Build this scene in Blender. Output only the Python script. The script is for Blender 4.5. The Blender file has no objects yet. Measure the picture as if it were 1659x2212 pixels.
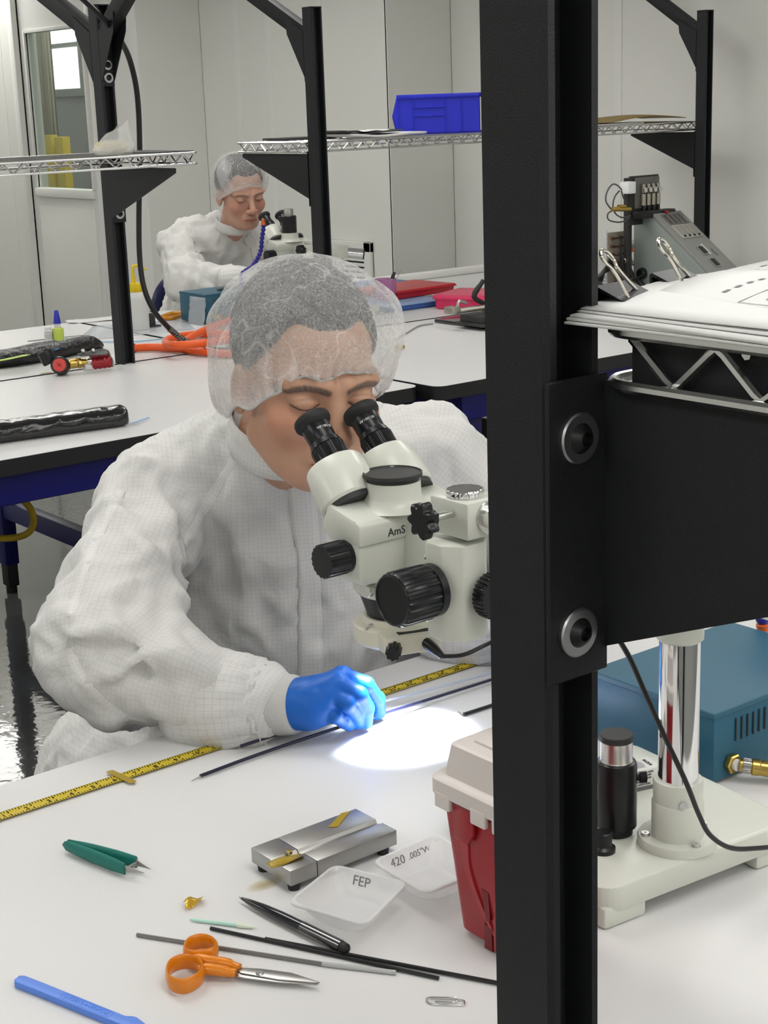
import bpy, bmesh, math, random
import numpy as np
from mathutils import Vector, Matrix, Quaternion
random.seed(7)
SC = bpy.context.scene
COL = SC.collection
# ------------------------------------------------------------------ camera
CAM_F = 3400.0; W_PX, H_PX = 1659.0, 2212.0
YAW, PITCH, ROLL = 0.6623947, 0.2566855, -0.0351355
BZ = 0.86                                    # bench height
CAM_Z = BZ + 0.692294
_f = np.array([math.cos(PITCH)*math.sin(YAW), math.cos(PITCH)*math.cos(YAW), -math.sin(PITCH)])
_r0 = np.array([math.cos(YAW), -math.sin(YAW), 0.0]); _u0 = np.cross(_r0, _f)
_r = math.cos(ROLL)*_r0 + math.sin(ROLL)*_u0
_u = -math.sin(ROLL)*_r0 + math.cos(ROLL)*_u0
cd = bpy.data.cameras.new('camera'); cam = bpy.data.objects.new('camera', cd); COL.objects.link(cam)
cam.matrix_world = Matrix(((_r[0], _u[0], -_f[0], 0), (_r[1], _u[1], -_f[1], 0), (_r[2], _u[2], -_f[2], CAM_Z), (0, 0, 0, 1)))
cd.sensor_fit = 'HORIZONTAL'; cd.sensor_width = 36.0; cd.lens = CAM_F/W_PX*36.0
cd.clip_start = 0.02; cd.clip_end = 60
SC.camera = cam
# ------------------------------------------------------------------ world, lights, exposure
wd = bpy.data.worlds.new('world'); SC.world = wd; wd.use_nodes = True
wd.node_tree.nodes['Background'].inputs[0].default_value = (0.75, 0.78, 0.82, 1)
wd.node_tree.nodes['Background'].inputs[1].default_value = 0.6
SC.view_settings.view_transform = 'Standard'; SC.view_settings.look = 'None'
SC.view_settings.gamma = 1.0; SC.view_settings.use_curve_mapping = False
SC.view_settings.exposure = 0.12
PANEL_E = 6.0          # emission of the ceiling light panels
RING_W = 36.0           # watts of the ring light under the microscope

def pray(px, py):
    return _f + (px - W_PX/2)/CAM_F*_r - (py - H_PX/2)/CAM_F*_u
def onz(px, py, z=BZ):
    v = pray(px, py); v = v*((z - CAM_Z)/v[2]); return Vector((v[0], v[1], z))
def onY(px, py, Y):
    v = pray(px, py); v = v*(Y/v[1]); return Vector((v[0], Y, v[2] + CAM_Z))
def onX(px, py, X):
    v = pray(px, py); v = v*(X/v[0]); return Vector((X, v[1], v[2] + CAM_Z))

# ------------------------------------------------------------------ materials
def mat(name, col, rough=0.5, metal=0.0, noise=0.0, nscale=40.0, bump=0.0, bscale=200.0, spec=0.5,
        trans=0.0, alpha=1.0, emit=None, estr=0.0, coat=0.0, sss=0.0, ior=1.45):
    m = bpy.data.materials.new(name); m.use_nodes = True
    nt = m.node_tree; b = nt.nodes['Principled BSDF']
    c = tuple(col) + (1.0,)
    b.inputs['Base Color'].default_value = c
    b.inputs['Roughness'].default_value = rough; b.inputs['Metallic'].default_value = metal
    b.inputs['Specular IOR Level'].default_value = spec
    b.inputs['Transmission Weight'].default_value = trans
    b.inputs['Alpha'].default_value = alpha
    b.inputs['Coat Weight'].default_value = coat
    b.inputs['IOR'].default_value = ior
    if sss:
        b.inputs['Subsurface Weight'].default_value = sss
        b.inputs['Subsurface Radius'].default_value = (1.0, 0.4, 0.25); b.inputs['Subsurface Scale'].default_value = 0.006
    if emit:
        b.inputs['Emission Color'].default_value = tuple(emit) + (1.0,); b.inputs['Emission Strength'].default_value = estr
    tc = nt.nodes.new('ShaderNodeTexCoord')
    if noise:
        n = nt.nodes.new('ShaderNodeTexNoise'); n.inputs['Scale'].default_value = nscale; n.inputs['Detail'].default_value = 4
        nt.links.new(tc.outputs['Object'], n.inputs['Vector'])
        r = nt.nodes.new('ShaderNodeMapRange'); r.inputs['To Min'].default_value = 1 - noise; r.inputs['To Max'].default_value = 1 + noise
        nt.links.new(n.outputs['Fac'], r.inputs['Value'])
        x = nt.nodes.new('ShaderNodeVectorMath'); x.operation = 'SCALE'; x.inputs[0].default_value = col
        nt.links.new(r.outputs[0], x.inputs['Scale']); nt.links.new(x.outputs[0], b.inputs['Base Color'])
    if bump:
        n = nt.nodes.new('ShaderNodeTexNoise'); n.inputs['Scale'].default_value = bscale; n.inputs['Detail'].default_value = 3
        nt.links.new(tc.outputs['Object'], n.inputs['Vector'])
        bp = nt.nodes.new('ShaderNodeBump'); bp.inputs['Strength'].default_value = bump; bp.inputs['Distance'].default_value = 0.002
        nt.links.new(n.outputs['Fac'], bp.inputs['Height']); nt.links.new(bp.outputs['Normal'], b.inputs['Normal'])
    return m
M = {}
M['wall'] = mat('wall_paint', (0.80, 0.80, 0.755), 0.45, noise=0.02, nscale=3)
M['trim'] = mat('trim_paint', (0.82, 0.82, 0.785), 0.4, noise=0.01)
M['ceil'] = mat('ceiling_tile', (0.75, 0.75, 0.74), 0.8, noise=0.02)
M['lam'] = mat('white_laminate', (0.66, 0.655, 0.65), 0.33, noise=0.012, nscale=9, spec=0.35)
M['edge'] = mat('black_edge_band', (0.012, 0.012, 0.014), 0.4, noise=0.1)
M['blue'] = mat('blue_steel', (0.0008, 0.001, 0.115), 0.4, noise=0.06, bump=0.05, bscale=300)
M['post'] = mat('black_powder_coat', (0.016, 0.017, 0.019), 0.5, noise=0.08, nscale=60, bump=0.25, bscale=900, spec=0.3)
M['chrome'] = mat('chrome', (0.80, 0.80, 0.80), 0.08, metal=1.0, noise=0.01)
M['steel'] = mat('brushed_steel', (0.40, 0.395, 0.38), 0.38, metal=1.0, noise=0.06, nscale=25)
M['wire'] = mat('shelf_wire_chrome', (0.62, 0.62, 0.61), 0.2, metal=1.0, noise=0.02)
M['zinc'] = mat('zinc_washer', (0.55, 0.56, 0.58), 0.3, metal=1.0, noise=0.05)
M['blackp'] = mat('black_plastic', (0.010, 0.010, 0.011), 0.35, noise=0.08)
M['rubber'] = mat('black_rubber', (0.012, 0.012, 0.013), 0.6, noise=0.1)
M['base'] = mat('black_cove_base', (0.006, 0.006, 0.008), 0.5, noise=0.1)

# ------------------------------------------------------------------ mesh helpers
class MB:
    def __init__(s): s.bm = bmesh.new()
    def _new(s, verts, faces):
        vs = [s.bm.verts.new(v) for v in verts]
        for f in faces:
            try: s.bm.faces.new([vs[i] for i in f])
            except ValueError: pass
        return vs
    def box(s, lo, hi, bev=0.0, seg=2, M4=None):
        lo = Vector(lo); hi = Vector(hi); t = bmesh.new()
        bmesh.ops.create_cube(t, size=1.0)
        for v in t.verts: v.co = Vector(((lo[i]+hi[i])/2 + v.co[i]*(hi[i]-lo[i]) for i in range(3)))
        if bev > 0: bmesh.ops.bevel(t, geom=list(t.edges), offset=bev, segments=seg, profile=0.5, affect='EDGES')
        if M4 is not None: t.transform(M4)
        s.add(t); return s
    def add(s, t):
        me = bpy.data.meshes.new('t'); t.to_mesh(me); t.free(); s.bm.from_mesh(me); bpy.data.meshes.remove(me)
    def ring(s, rings, closed=True, cap0=True, cap1=True, loop=False):
        R = [[s.bm.verts.new(p) for p in r] for r in rings]
        n = len(R[0]); K = len(R)
        for k in range(K if loop else K-1):
            a = R[k]; b = R[(k+1) % K]
            for i in range(n if closed else n-1):
                j = (i+1) % n
                try: s.bm.faces.new((a[i], a[j], b[j], b[i]))
                except ValueError: pass
        if not loop and closed:
            if cap0: s.bm.faces.new(R[0][::-1])
            if cap1: s.bm.faces.new(R[-1])
        return s
    def lathe(s, prof, p0=(0, 0, 0), axis=(0, 0, 1), n=24, cap0=True, cap1=True, xref=None):
        ax = Vector(axis).normalized(); p0 = Vector(p0)
        x = Vector(xref) if xref else (Vector((1, 0, 0)) if abs(ax.x) < 0.9 else Vector((0, 1, 0)))
        x = (x - ax*x.dot(ax)).normalized(); y = ax.cross(x)
        rings = [[p0 + ax*h + (x*math.cos(2*math.pi*i/n) + y*math.sin(2*math.pi*i/n))*max(r, 1e-5) for i in range(n)] for r, h in prof]
        return s.ring(rings, True, cap0, cap1)
    def cyl(s, p0, p1, r0, r1=None, n=20, bev=0.0):
        p0 = Vector(p0); p1 = Vector(p1); L = (p1-p0).length; r1 = r0 if r1 is None else r1
        if bev: prof = [(r0-bev, 0), (r0, bev), (r1, L-bev), (r1-bev, L)]
        else: prof = [(r0, 0), (r1, L)]
        return s.lathe(prof, p0, p1-p0, n)
    def tube(s, pts, r, n=8, loop=False, smooth=0):
        P = [Vector(p) for p in pts]
        if smooth: P = spline(P, smooth, loop)
        K = len(P); rad = r if isinstance(r, (list, tuple)) else [r]*K
        if len(rad) != K: rad = [rad[min(int(i/(K-1)*(len(rad)-1)+0.5), len(rad)-1)] for i in range(K)]
        rings = []; nrm = None
        for k in range(K):
            a = P[(k-1) % K] if (loop or k > 0) else P[k]; b = P[(k+1) % K] if (loop or k < K-1) else P[k]
            t = (b-a).normalized()
            if nrm is None:
                nrm = t.orthogonal().normalized()
            else:
                nrm = (nrm - t*nrm.dot(t));  nrm = nrm.normalized() if nrm.length > 1e-6 else t.orthogonal().normalized()
            bi = t.cross(nrm)
            rings.append([P[k] + (nrm*math.cos(2*math.pi*i/n) + bi*math.sin(2*math.pi*i/n))*rad[k] for i in range(n)])
        return s.ring(rings, True, True, True, loop)
    def prism(s, poly, o, ux, uy, h, bev=0.0):
        """extrude polygon (2D pts in frame ux,uy at o) by vector h"""
        o = Vector(o); ux = Vector(ux); uy = Vector(uy); h = Vector(h)
        t = bmesh.new(); vs = [t.verts.new(o + ux*a + uy*b) for a, b in poly]
        f = t.faces.new(vs); r = bmesh.ops.extrude_face_region(t, geom=[f])
        for g in r['geom']:
            if isinstance(g, bmesh.types.BMVert): g.co += h
        bmesh.ops.recalc_face_normals(t, faces=list(t.faces))
        if bev: bmesh.ops.bevel(t, geom=list(t.edges), offset=bev, segments=2, profile=0.5, affect='EDGES', clamp_overlap=True)
        s.add(t); return s
    def ell(s, c, r, n=16, m=10, R3=None):
        c = Vector(c); rr = (r, r, r) if not hasattr(r, '__len__') else r
        rings = []
        for k in range(m+1):
            th = math.pi*k/m
            ring = []
            for i in range(n):
                ph = 2*math.pi*i/n
                v = Vector((rr[0]*math.sin(th)*math.cos(ph), rr[1]*math.sin(th)*math.sin(ph), rr[2]*math.cos(th)))
                if k in (0, m): v += Vector((math.cos(ph), math.sin(ph), 0))*1e-5
                ring.append(c + (R3 @ v if R3 else v))
            rings.append(ring)
        return s.ring(rings)
    def grid(s, P):
        """sheet from a 2D list of points"""
        V = [[s.bm.verts.new(p) for p in row] for row in P]
        for a, b in zip(V[:-1], V[1:]):
            for i in range(len(a)-1): s.bm.faces.new((a[i], a[i+1], b[i+1], b[i]))
        return s
    def xf(s, M4): s.bm.transform(M4); return s
def spline(P, sub, loop=False):
    K = len(P); out = []
    for k in range(K if loop else K-1):
        p0 = P[(k-1) % K] if (loop or k > 0) else P[k]*2 - P[k+1]
        p1 = P[k]; p2 = P[(k+1) % K]
        p3 = P[(k+2) % K] if (loop or k < K-2) else P[k+1]*2 - P[k]
        for i in range(sub):
            t = i/sub
            out.append(0.5*((2*p1) + (p2-p0)*t + (2*p0-5*p1+4*p2-p3)*t*t + (3*p1-p0-3*p2+p3)*t**3))
    if not loop: out.append(P[-1])
    return out
ROOTM = {}
def link(o, parent=None):
    COL.objects.link(o)
    if parent is not None: o.parent = parent
def ob(name, mb, m, parent=None, ang=35.0, smooth=True, label=None, thick=None, sub=0):
    me = bpy.data.meshes.new(name)
    bm = mb.bm if isinstance(mb, MB) else mb
    bmesh.ops.recalc_face_normals(bm, faces=list(bm.faces))
    if parent is not None and parent.name in ROOTM: bm.transform(ROOTM[parent.name])
    bm.to_mesh(me); bm.free()
    if smooth and len(me.polygons):
        me.polygons.foreach_set('use_smooth', [True]*len(me.polygons))
        if ang < 179: me.set_sharp_from_angle(angle=math.radians(ang))
    mm = m if isinstance(m, bpy.types.Material) else M[m]
    me.materials.append(mm)
    o = bpy.data.objects.new(name, me); link(o, parent)
    if parent is not None and parent.name in ROOTM: ROOTM[o.name] = ROOTM[parent.name]
    if thick:
        md = o.modifiers.new('solid', 'SOLIDIFY'); md.thickness = thick; md.offset = 0
    if sub:
        md = o.modifiers.new('sub', 'SUBSURF'); md.levels = sub; md.render_levels = sub
    if label: o['label'] = label
    return o
def tag(o, label, cat, group=None):
    o['label'] = label; o['category'] = cat
    if group: o['group'] = group
    return o
def root(name, label, cat, loc, rz=0.0, group=None):
    o = bpy.data.objects.new(name, None); o.empty_display_size = 0.05
    o.location = loc; o.rotation_euler = (0, 0, rz); COL.objects.link(o)
    ROOTM[o.name] = (Matrix.Translation(Vector(loc)) @ Matrix.Rotation(rz, 4, 'Z')).inverted()
    return tag(o, label, cat, group)
def struct(name, mb, m, **k):
    o = ob(name, mb, m, **k); o['kind'] = 'structure'; return o
def copy_tree(o, parent=None):
    c = o.copy(); COL.objects.link(c)
    if parent is not None: c.parent = parent
    for ch in list(o.children): copy_tree(ch, c)
    return c
def T(x, y, z): return Matrix.Translation((x, y, z))
def RZ(a): return Matrix.Rotation(a, 4, 'Z')
def RX(a): return Matrix.Rotation(a, 4, 'X')
def RY(a): return Matrix.Rotation(a, 4, 'Y')
def frame(o, ux, uy):
    ux = Vector(ux).normalized(); uz = ux.cross(Vector(uy)).normalized(); uy = uz.cross(ux)
    return Matrix(((ux.x, uy.x, uz.x, o[0]), (ux.y, uy.y, uz.y, o[1]), (ux.z, uy.z, uz.z, o[2]), (0, 0, 0, 1)))
# ------------------------------------------------------------------ setting
XA, XC, XE = 4.071, 4.439, 4.805
YB, YD = 7.061, 5.556
CZ = 2.45; XW, YS, YN = -2.6, -3.0, 9.6
# floor: glossy grey epoxy with a slight orange-peel
fm = mat('grey_epoxy_floor', (0.125, 0.129, 0.125), 0.05, noise=0.06, nscale=1.2, spec=0.55)
nt = fm.node_tree; b = nt.nodes['Principled BSDF']
tc = nt.nodes.new('ShaderNodeTexCoord'); n1 = nt.nodes.new('ShaderNodeTexNoise'); n1.inputs['Scale'].default_value = 28; n1.inputs['Detail'].default_value = 2
nt.links.new(tc.outputs['Object'], n1.inputs['Vector'])
bp = nt.nodes.new('ShaderNodeBump'); bp.inputs['Strength'].default_value = 0.05; bp.inputs['Distance'].default_value = 0.01
nt.links.new(n1.outputs['Fac'], bp.inputs['Height']); nt.links.new(bp.outputs['Normal'], b.inputs['Normal'])
struct('floor', MB().box((XW, YS, -0.1), (6.6, 14.1, 0)), fm)
ceil = struct('ceiling', MB().box((XW, YS, CZ), (XA+0.12, YB, CZ+0.1)).box((XW, YB, CZ), (XA+0.12, YN, CZ+0.1)).box((XA+0.12, YS, CZ), (XE+0.12, YB, CZ+0.1)), 'ceil')
def slab_wall(name, lo, hi): return struct(name, MB().box(lo, hi), 'wall')
slab_wall('wall_south', (XW-0.1, YS-0.1, 0), (6.6, YS, CZ))
slab_wall('wall_west', (XW-0.1, YS, 0), (XW, YN, CZ))
slab_wall('wall_north', (XW, YN, 0), (XA+0.12, YN+0.1, CZ))
wall_e = slab_wall('wall_east', (XE+0.012, YS, 0), (XE+0.12, YD+0.12, CZ))
wall_d = slab_wall('wall_return', (XC+0.012, YD+0.012, 0), (XE+0.12, YD+0.13, CZ))
wall_c = slab_wall('wall_middle', (XC+0.012, YD+0.012, 0), (XC+0.12, YB+0.13, CZ))
wall_b = slab_wall('wall_recess', (XA+0.012, YB+0.012, 0), (XC+0.05, YB+0.13, CZ))
# wall panels (proud of the wall, recessed joints between)
def panels_x(wall, X, ys, z0=0.0, z1=CZ):
    for a, b in zip(ys[:-1], ys[1:]):
        y0, y1 = min(a, b)+0.0010, max(a, b)-0.0010
        ob('panel', MB().box((X, y0, z0), (X+0.012, y1, z1), 0.002, 1), 'wall', wall)
def batten_x(wall, X, y, w=0.035):
    ob('joint_strip', MB().box((X-0.006, y-w/2, 0), (X+0.002, y+w/2, CZ), 0.002, 1), 'trim', wall)
def panels_y(wall, Y, xs):
    for a, b in zip(xs[:-1], xs[1:]):
        ob('panel', MB().box((min(a, b), Y, 0), (max(a, b)+0.002, Y+0.012, CZ), 0.002, 1), 'wall', wall)
yc = [onX(x, 200, XC).y for x in (517, 586, 697)]
panels_x(wall_c, XC, [YB, yc[0], yc[1], yc[2], YD]);
for y in yc: batten_x(wall_c, XC, y)
ye = onX(1336, 200, XE).y
panels_x(wall_e, XE, [YD, ye, ye-1.2, ye-2.4, ye-3.6, ye-4.8, YS]); batten_x(wall_e, XE, ye, 0.04)
panels_y(wall_d, YD, [XC, XE]); panels_y(wall_b, YB, [XA, XC])
# black cove base
for nm, lo, hi in (('baseboard_east', (XE-0.012, YS, 0), (XE, YD, 0.10)), ('baseboard_return', (XC, YD-0.012, 0), (XE, YD, 0.10)),
                   ('baseboard_middle', (XC-0.012, YD, 0), (XC, YB, 0.10)), ('baseboard_recess', (XA, YB-0.012, 0), (XC, YB, 0.10))):
    struct(nm, MB().box(lo, hi, 0.003, 1), 'base')
# ---- door wall with glazed door
dl, dr = onX(50, 250, XA).y, onX(205, 250, XA).y        # door opening, left (far) and right (near)
wl, wr = 8.30, 7.655; wz0, wz1 = 1.135, 1.965            # window in the door
dz = 2.30
wa = struct('wall_door', MB().box((XA+0.012, YB+0.13, 0), (XA+0.12, dr, CZ)).box((XA+0.012, dl, 0), (XA+0.12, YN, CZ)).box((XA+0.012, dr, dz), (XA+0.12, dl, CZ)), 'wall')
yl = onX(20, 300, XA).y
ob('panel', MB().box((XA, yl, 0), (XA+0.012, YN, CZ), 0.002, 1), 'wall', wa)
ob('panel', MB().box((XA, dl+0.06, 0), (XA+0.012, yl-0.002, CZ), 0.002, 1), 'wall', wa)
ob('panel', MB().box((XA, YB+0.013, 0), (XA+0.012, dr-0.06, CZ), 0.002, 1), 'trim', wa)
ob('panel', MB().box((XA, dr-0.06, dz+0.06), (XA+0.012, dl+0.06, CZ), 0.002, 1), 'wall', wa)
struct('trim_1', MB().box((XA-0.02, dr-0.06, 0), (XA+0.03, dr, dz), 0.004).box((XA-0.02, dl, 0), (XA+0.03, dl+0.06, dz), 0.004).box((XA-0.02, dr-0.06, dz), (XA+0.03, dl+0.06, dz+0.06), 0.004), 'trim')
door = struct('door_1', MB().box((XA+0.02, dr+0.0005, 0.005), (XA+0.06, wr, dz-0.001)).box((XA+0.02, wl, 0.005), (XA+0.06, dl-0.0005, dz-0.001))
              .box((XA+0.02, wr, 0.005), (XA+0.06, wl, wz0)).box((XA+0.02, wr, wz1), (XA+0.06, wl, dz-0.004)), 'trim')
ob('window_sill', MB().box((XA-0.005, wr-0.01, wz0-0.05), (XA+0.03, wl+0.01, wz0), 0.008), 'trim', door)
ob('window_bead', MB().box((XA+0.008, wr-0.02, wz0), (XA+0.03, wr, wz1+0.02), 0.003).box((XA+0.008, wl, wz0), (XA+0.03, wl+0.02, wz1+0.02), 0.003).box((XA+0.008, wr, wz1), (XA+0.03, wl, wz1+0.02), 0.003), 'trim', door)
ob('lower_panel', MB().box((XA+0.012, wr+0.0, 0.12), (XA+0.022, wl-0.0, wz0-0.10), 0.004), 'wall', door)
glass = bpy.data.materials.new('clear_glass'); glass.use_nodes = True
nt = glass.node_tree; nt.nodes.clear(); out = nt.nodes.new('ShaderNodeOutputMaterial'); mx = nt.nodes.new('ShaderNodeMixShader')
tb = nt.nodes.new('ShaderNodeBsdfTransparent'); gb = nt.nodes.new('ShaderNodeBsdfGlossy'); gb.inputs['Roughness'].default_value = 0.03
tb.inputs[0].default_value = (0.86, 0.9, 0.86, 1)
mx.inputs[0].default_value = 0.07
nt.links.new(tb.outputs[0], mx.inputs[1]); nt.links.new(gb.outputs[0], mx.inputs[2]); nt.links.new(mx.outputs[0], out.inputs[0])
M['glass'] = glass
ob('pane', MB().box((XA+0.037, wr, wz0), (XA+0.041, wl, wz1)), 'glass', door)
# ---- room beyond the door
BX = 6.0
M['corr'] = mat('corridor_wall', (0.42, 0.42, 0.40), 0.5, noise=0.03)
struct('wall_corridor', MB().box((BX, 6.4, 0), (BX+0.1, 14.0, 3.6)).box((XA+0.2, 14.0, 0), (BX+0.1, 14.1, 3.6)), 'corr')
def bxp(px, py, X=BX): return onX(px, py, X)
w0, w1 = bxp(117, 65), bxp(181, 190)
M['sky'] = mat('daylight_window', (1, 1, 1), 0.5, emit=(0.93, 0.98, 1.0), estr=1.6, noise=0.01)
winr = struct('window_1', MB().box((BX-0.03, w1.y-0.06, w1.z-0.06), (BX-0.005, w0.y+0.06, w0.z+0.45), 0.004), 'corr')
ob('pane', MB().box((BX-0.035, w1.y, w1.z), (BX-0.03, w0.y, bxp(150, 103).z)), 'sky', winr)
ob('pane', MB().box((BX-0.035, w1.y, bxp(150, 92).z), (BX-0.03, w0.y, w0.z+0.4)), 'sky', winr)
c0, c1 = bxp(72, 200, 5.6), bxp(112, 200, 5.6)
M['beige'] = mat('beige_curtain', (0.36, 0.34, 0.25), 0.7, noise=0.05)
fold = MB()
K = 40; rows = []
for z in (0.0, 3.4):
    rows.append([Vector((5.6 + 0.03*math.sin(i*1.9), c1.y + (c0.y-c1.y)*i/K, z)) for i in range(K+1)])
fold.grid(rows)
tag(ob('curtain', fold, 'beige', thick=0.004), 'beige strip curtain hanging beyond the door window', 'curtain')
M['yel'] = mat('safety_yellow', (0.55, 0.42, 0.03), 0.5, noise=0.1, nscale=8)
for i, (a, bb, top) in enumerate(((95, 113, 292), (120, 138, 296))):
    q0, q1 = bxp(a, 340, 5.3), bxp(bb, 340, 5.3); zt = bxp(a, top, 5.3).z
    o = ob('guard_post', MB().box((5.3, q1.y, 0), (5.36, q0.y, zt), 0.006), 'yel')
    tag(o, ('left' if i == 0 else 'right') + '-hand yellow steel guard post seen through the door window', 'post')
# ---- ceiling lights
M['lamp'] = mat('light_panel', (1, 1, 1), 0.5, emit=(1.0, 0.985, 0.95), estr=PANEL_E, noise=0.001)
LP = [(x, y) for x in (-1.2, 0.9, 3.0) for y in (-1.6, 0.3, 2.2, 4.1, 6.0, 7.9)] + [(3.74, 8.95)]
LP.remove((3.0, 7.9))
LP += [(-0.15, -2.3), (1.95, -2.3), (1.95, -0.65)]  # added fill panels behind the camera, brightening the front bench and gown
for x, y in LP:
    t = root('ceiling_light', 'white recessed troffer light panel in the ceiling, some of the set added for fill', 'lamp', (x, y, CZ), 0, 'ceiling light panels')
    ob('frame', MB().box((x-0.31, y-0.61, CZ-0.012), (x-0.28, y+0.61, CZ)).box((x+0.28, y-0.61, CZ-0.012), (x+0.31, y+0.61, CZ)).box((x-0.28, y-0.61, CZ-0.012), (x+0.28, y-0.58, CZ)).box((x-0.28, y+0.58, CZ-0.012), (x+0.28, y+0.61, CZ)), 'trim', t)
    ob('diffuser', MB().box((x-0.28, y-0.58, CZ-0.008), (x+0.28, y+0.58, CZ)), 'lamp', t)
t = root('ceiling_light', 'added square light panel brightening the corridor beyond the door', 'lamp', (5.2, 9.05, 3.55), 0)  # added lamp, lifts the dark view through the door glass
ob('frame', MB().box((4.45, 8.05, 3.545), (5.95, 10.05, 3.6)), 'trim', t)
ob('diffuser', MB().box((4.48, 8.08, 3.54), (5.92, 10.02, 3.546)), 'lamp', t)
# ---- vent on the middle wall
va, vb = onX(718, 517, XC), onX(806, 523, XC); vz = onX(806, 600, XC).z
v = root('wall_vent', 'white louvred return-air vent low on the wall behind the second worker', 'vent', (XC, (va.y+vb.y)/2, vz-0.05))
fy0, fy1, fz0, fz1 = vb.y, va.y, va.z-0.34, va.z
fb = MB()
for lo, hi in (((XC-0.02, fy0, fz0), (XC, fy0+0.05, fz1)), ((XC-0.02, fy1-0.02, fz0), (XC, fy1, fz1)), ((XC-0.02, fy0, fz1-0.045), (XC, fy1, fz1)), ((XC-0.02, fy0, fz0), (XC, fy1, fz0+0.04))): fb.box(lo, hi, 0.003, 1)
ob('vent_frame', fb, 'trim', v); ob('backing', MB().box((XC-0.004, fy0, fz0), (XC, fy1, fz1)), 'base', v)
for k in range(11):
    z = fz1-0.058-k*0.0235
    ob('louvre', MB().box((XC-0.017, fy0+0.04, z-0.0075), (XC-0.004, fy1-0.01, z+0.0075), 0.002, 1), 'trim', v)
# ------------------------------------------------------------------ benches
def rrect(x0, y0, x1, y1, r=0.03, n=6):
    P = []
    for cx, cy, a0 in ((x1-r, y0+r, -90), (x1-r, y1-r, 0), (x0+r, y1-r, 90), (x0+r, y0+r, 180)):
        for i in range(n+1):
            a = math.radians(a0 + 90*i/n); P.append((cx + r*math.cos(a), cy + r*math.sin(a)))
    return P
def bench(label, x0, y0, x1, y1, legs, front=-1):
    b = root('workbench', label, 'workbench', ((x0+x1)/2, (y0+y1)/2, 0), 0)
    top = ob('worktop', MB().prism(rrect(x0, y0, x1, y1), (0, 0, BZ-0.001), (1, 0, 0), (0, 1, 0), (0, 0, 0.001)), 'lam', b)
    ob('edge_band', MB().prism(rrect(x0, y0, x1, y1), (0, 0, BZ-0.036), (1, 0, 0), (0, 1, 0), (0, 0, 0.035)), 'edge', b)
    ins = 0.025
    ap = MB().box((x0+0.1, y0+ins, BZ-0.105), (x1-0.1, y0+ins+0.02, BZ-0.036), 0.002, 1).box((x0+0.1, y1-ins-0.02, BZ-0.105), (x1-0.1, y1-ins, BZ-0.036), 0.002, 1)
    ap.box((x0+0.1, y0+ins+0.02, BZ-0.105), (x0+0.13, y1-ins-0.02, BZ-0.036)).box((x1-0.13, y0+ins+0.02, BZ-0.105), (x1-0.1, y1-ins-0.02, BZ-0.036))
    ob('apron', ap, 'blue', b)
    for lx in legs:
        for ly in (y0+0.06, y1-0.10):
            lg = ob('leg', MB().box((lx, ly, 0.10), (lx+0.048, ly+0.06, BZ-0.036), 0.004), 'blue', b)
            ob('foot_tube', MB().box((lx+0.005, ly+0.005, 0.025), (lx+0.043, ly+0.055, 0.11), 0.003).cyl((lx+0.024, ly+0.03, 0.0), (lx+0.024, ly+0.03, 0.03), 0.018), 'rubber', lg)
        ob('side_rail', MB().box((lx+0.004, y0+0.12, 0.265), (lx+0.044, y1-0.10, 0.325), 0.003), 'blue', b)
    return b
bench('white topped workbench the blue-gloved worker leans on', 0.39, 0.566, 2.26, 1.4778, (0.52, 2.05))
bench('white topped workbench at left carrying the black wrapped package', 0.60, 2.9785, 2.452, 3.885, (0.66, 2.10))
bench('white topped workbench behind the worker with the black tray and vise', 2.47, 2.934, 4.72, 3.885, (2.62, 4.5))
bench('far left white workbench with the glue bottle and hoses', 0.60, 3.905, 2.452, 4.81, (0.66, 2.085))
bench('far white workbench where the second worker sits', 2.47, 3.905, 4.72, 4.81, (2.62, 4.5))
struct('trim_2', MB().box((3.2, 4.775, BZ), (4.74, 4.81, BZ+0.028), 0.006), 'trim')
# ------------------------------------------------------------------ uprights
PW, PD = 0.040, 0.048
def upright(name, label, x, y, top=1.815, washers=(), brk=None, arms=(), group='black steel uprights'):
    """channel post with slots on its two Y faces; brk = (side, +/-X edge of plate, z0, z1, reach, ztip)"""
    u = root(name, label, 'upright', (x, y, 0), 0, group)
    w, d, s, t = PW/2, PD/2, 0.0125, 0.022
    poly = []
    def c(a, b, q=0.003):
        sa, sb = (1 if a > 0 else -1), (1 if b > 0 else -1); return [(a-sa*q, b), (a, b-sb*q)] if sa*sb < 0 else [(a, b-sb*q), (a-sa*q, b)]
    poly = [(-s, -d+t), (-s, -d), (-w+0.003, -d), (-w, -d+0.003), (-w, d-0.003), (-w+0.003, d), (-s, d), (-s, d-t), (s, d-t), (s, d), (w-0.003, d), (w, d-0.003), (w, -d+0.003), (w-0.003, -d), (s, -d), (s, -d+t)]
    ob('post', MB().prism(poly, (x, y, 0), (1, 0, 0), (0, 1, 0), (0, 0, top)), 'post', u)
    ob('end_cap', MB().box((x-w, y-d, top), (x+w, y+d, top+0.004), 0.0015, 1), 'blackp', u)
    return u
def bolt(par, p, ax, r=0.0135):
    w = ob('washer', MB().lathe([(r*0.62, 0), (r, 0), (r, 0.0022), (r-0.001, 0.003), (r*0.62, 0.003)], p, ax, 28), 'zinc', par)
    ob('bolt_head', MB().lathe([(r*0.60, 0.001), (r*0.60, 0.003), (r*0.42, 0.006), (r*0.27, 0.007), (r*0.27, 0.0035), (0, 0.0035)], p, ax, 24), 'blackp', w)
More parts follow.
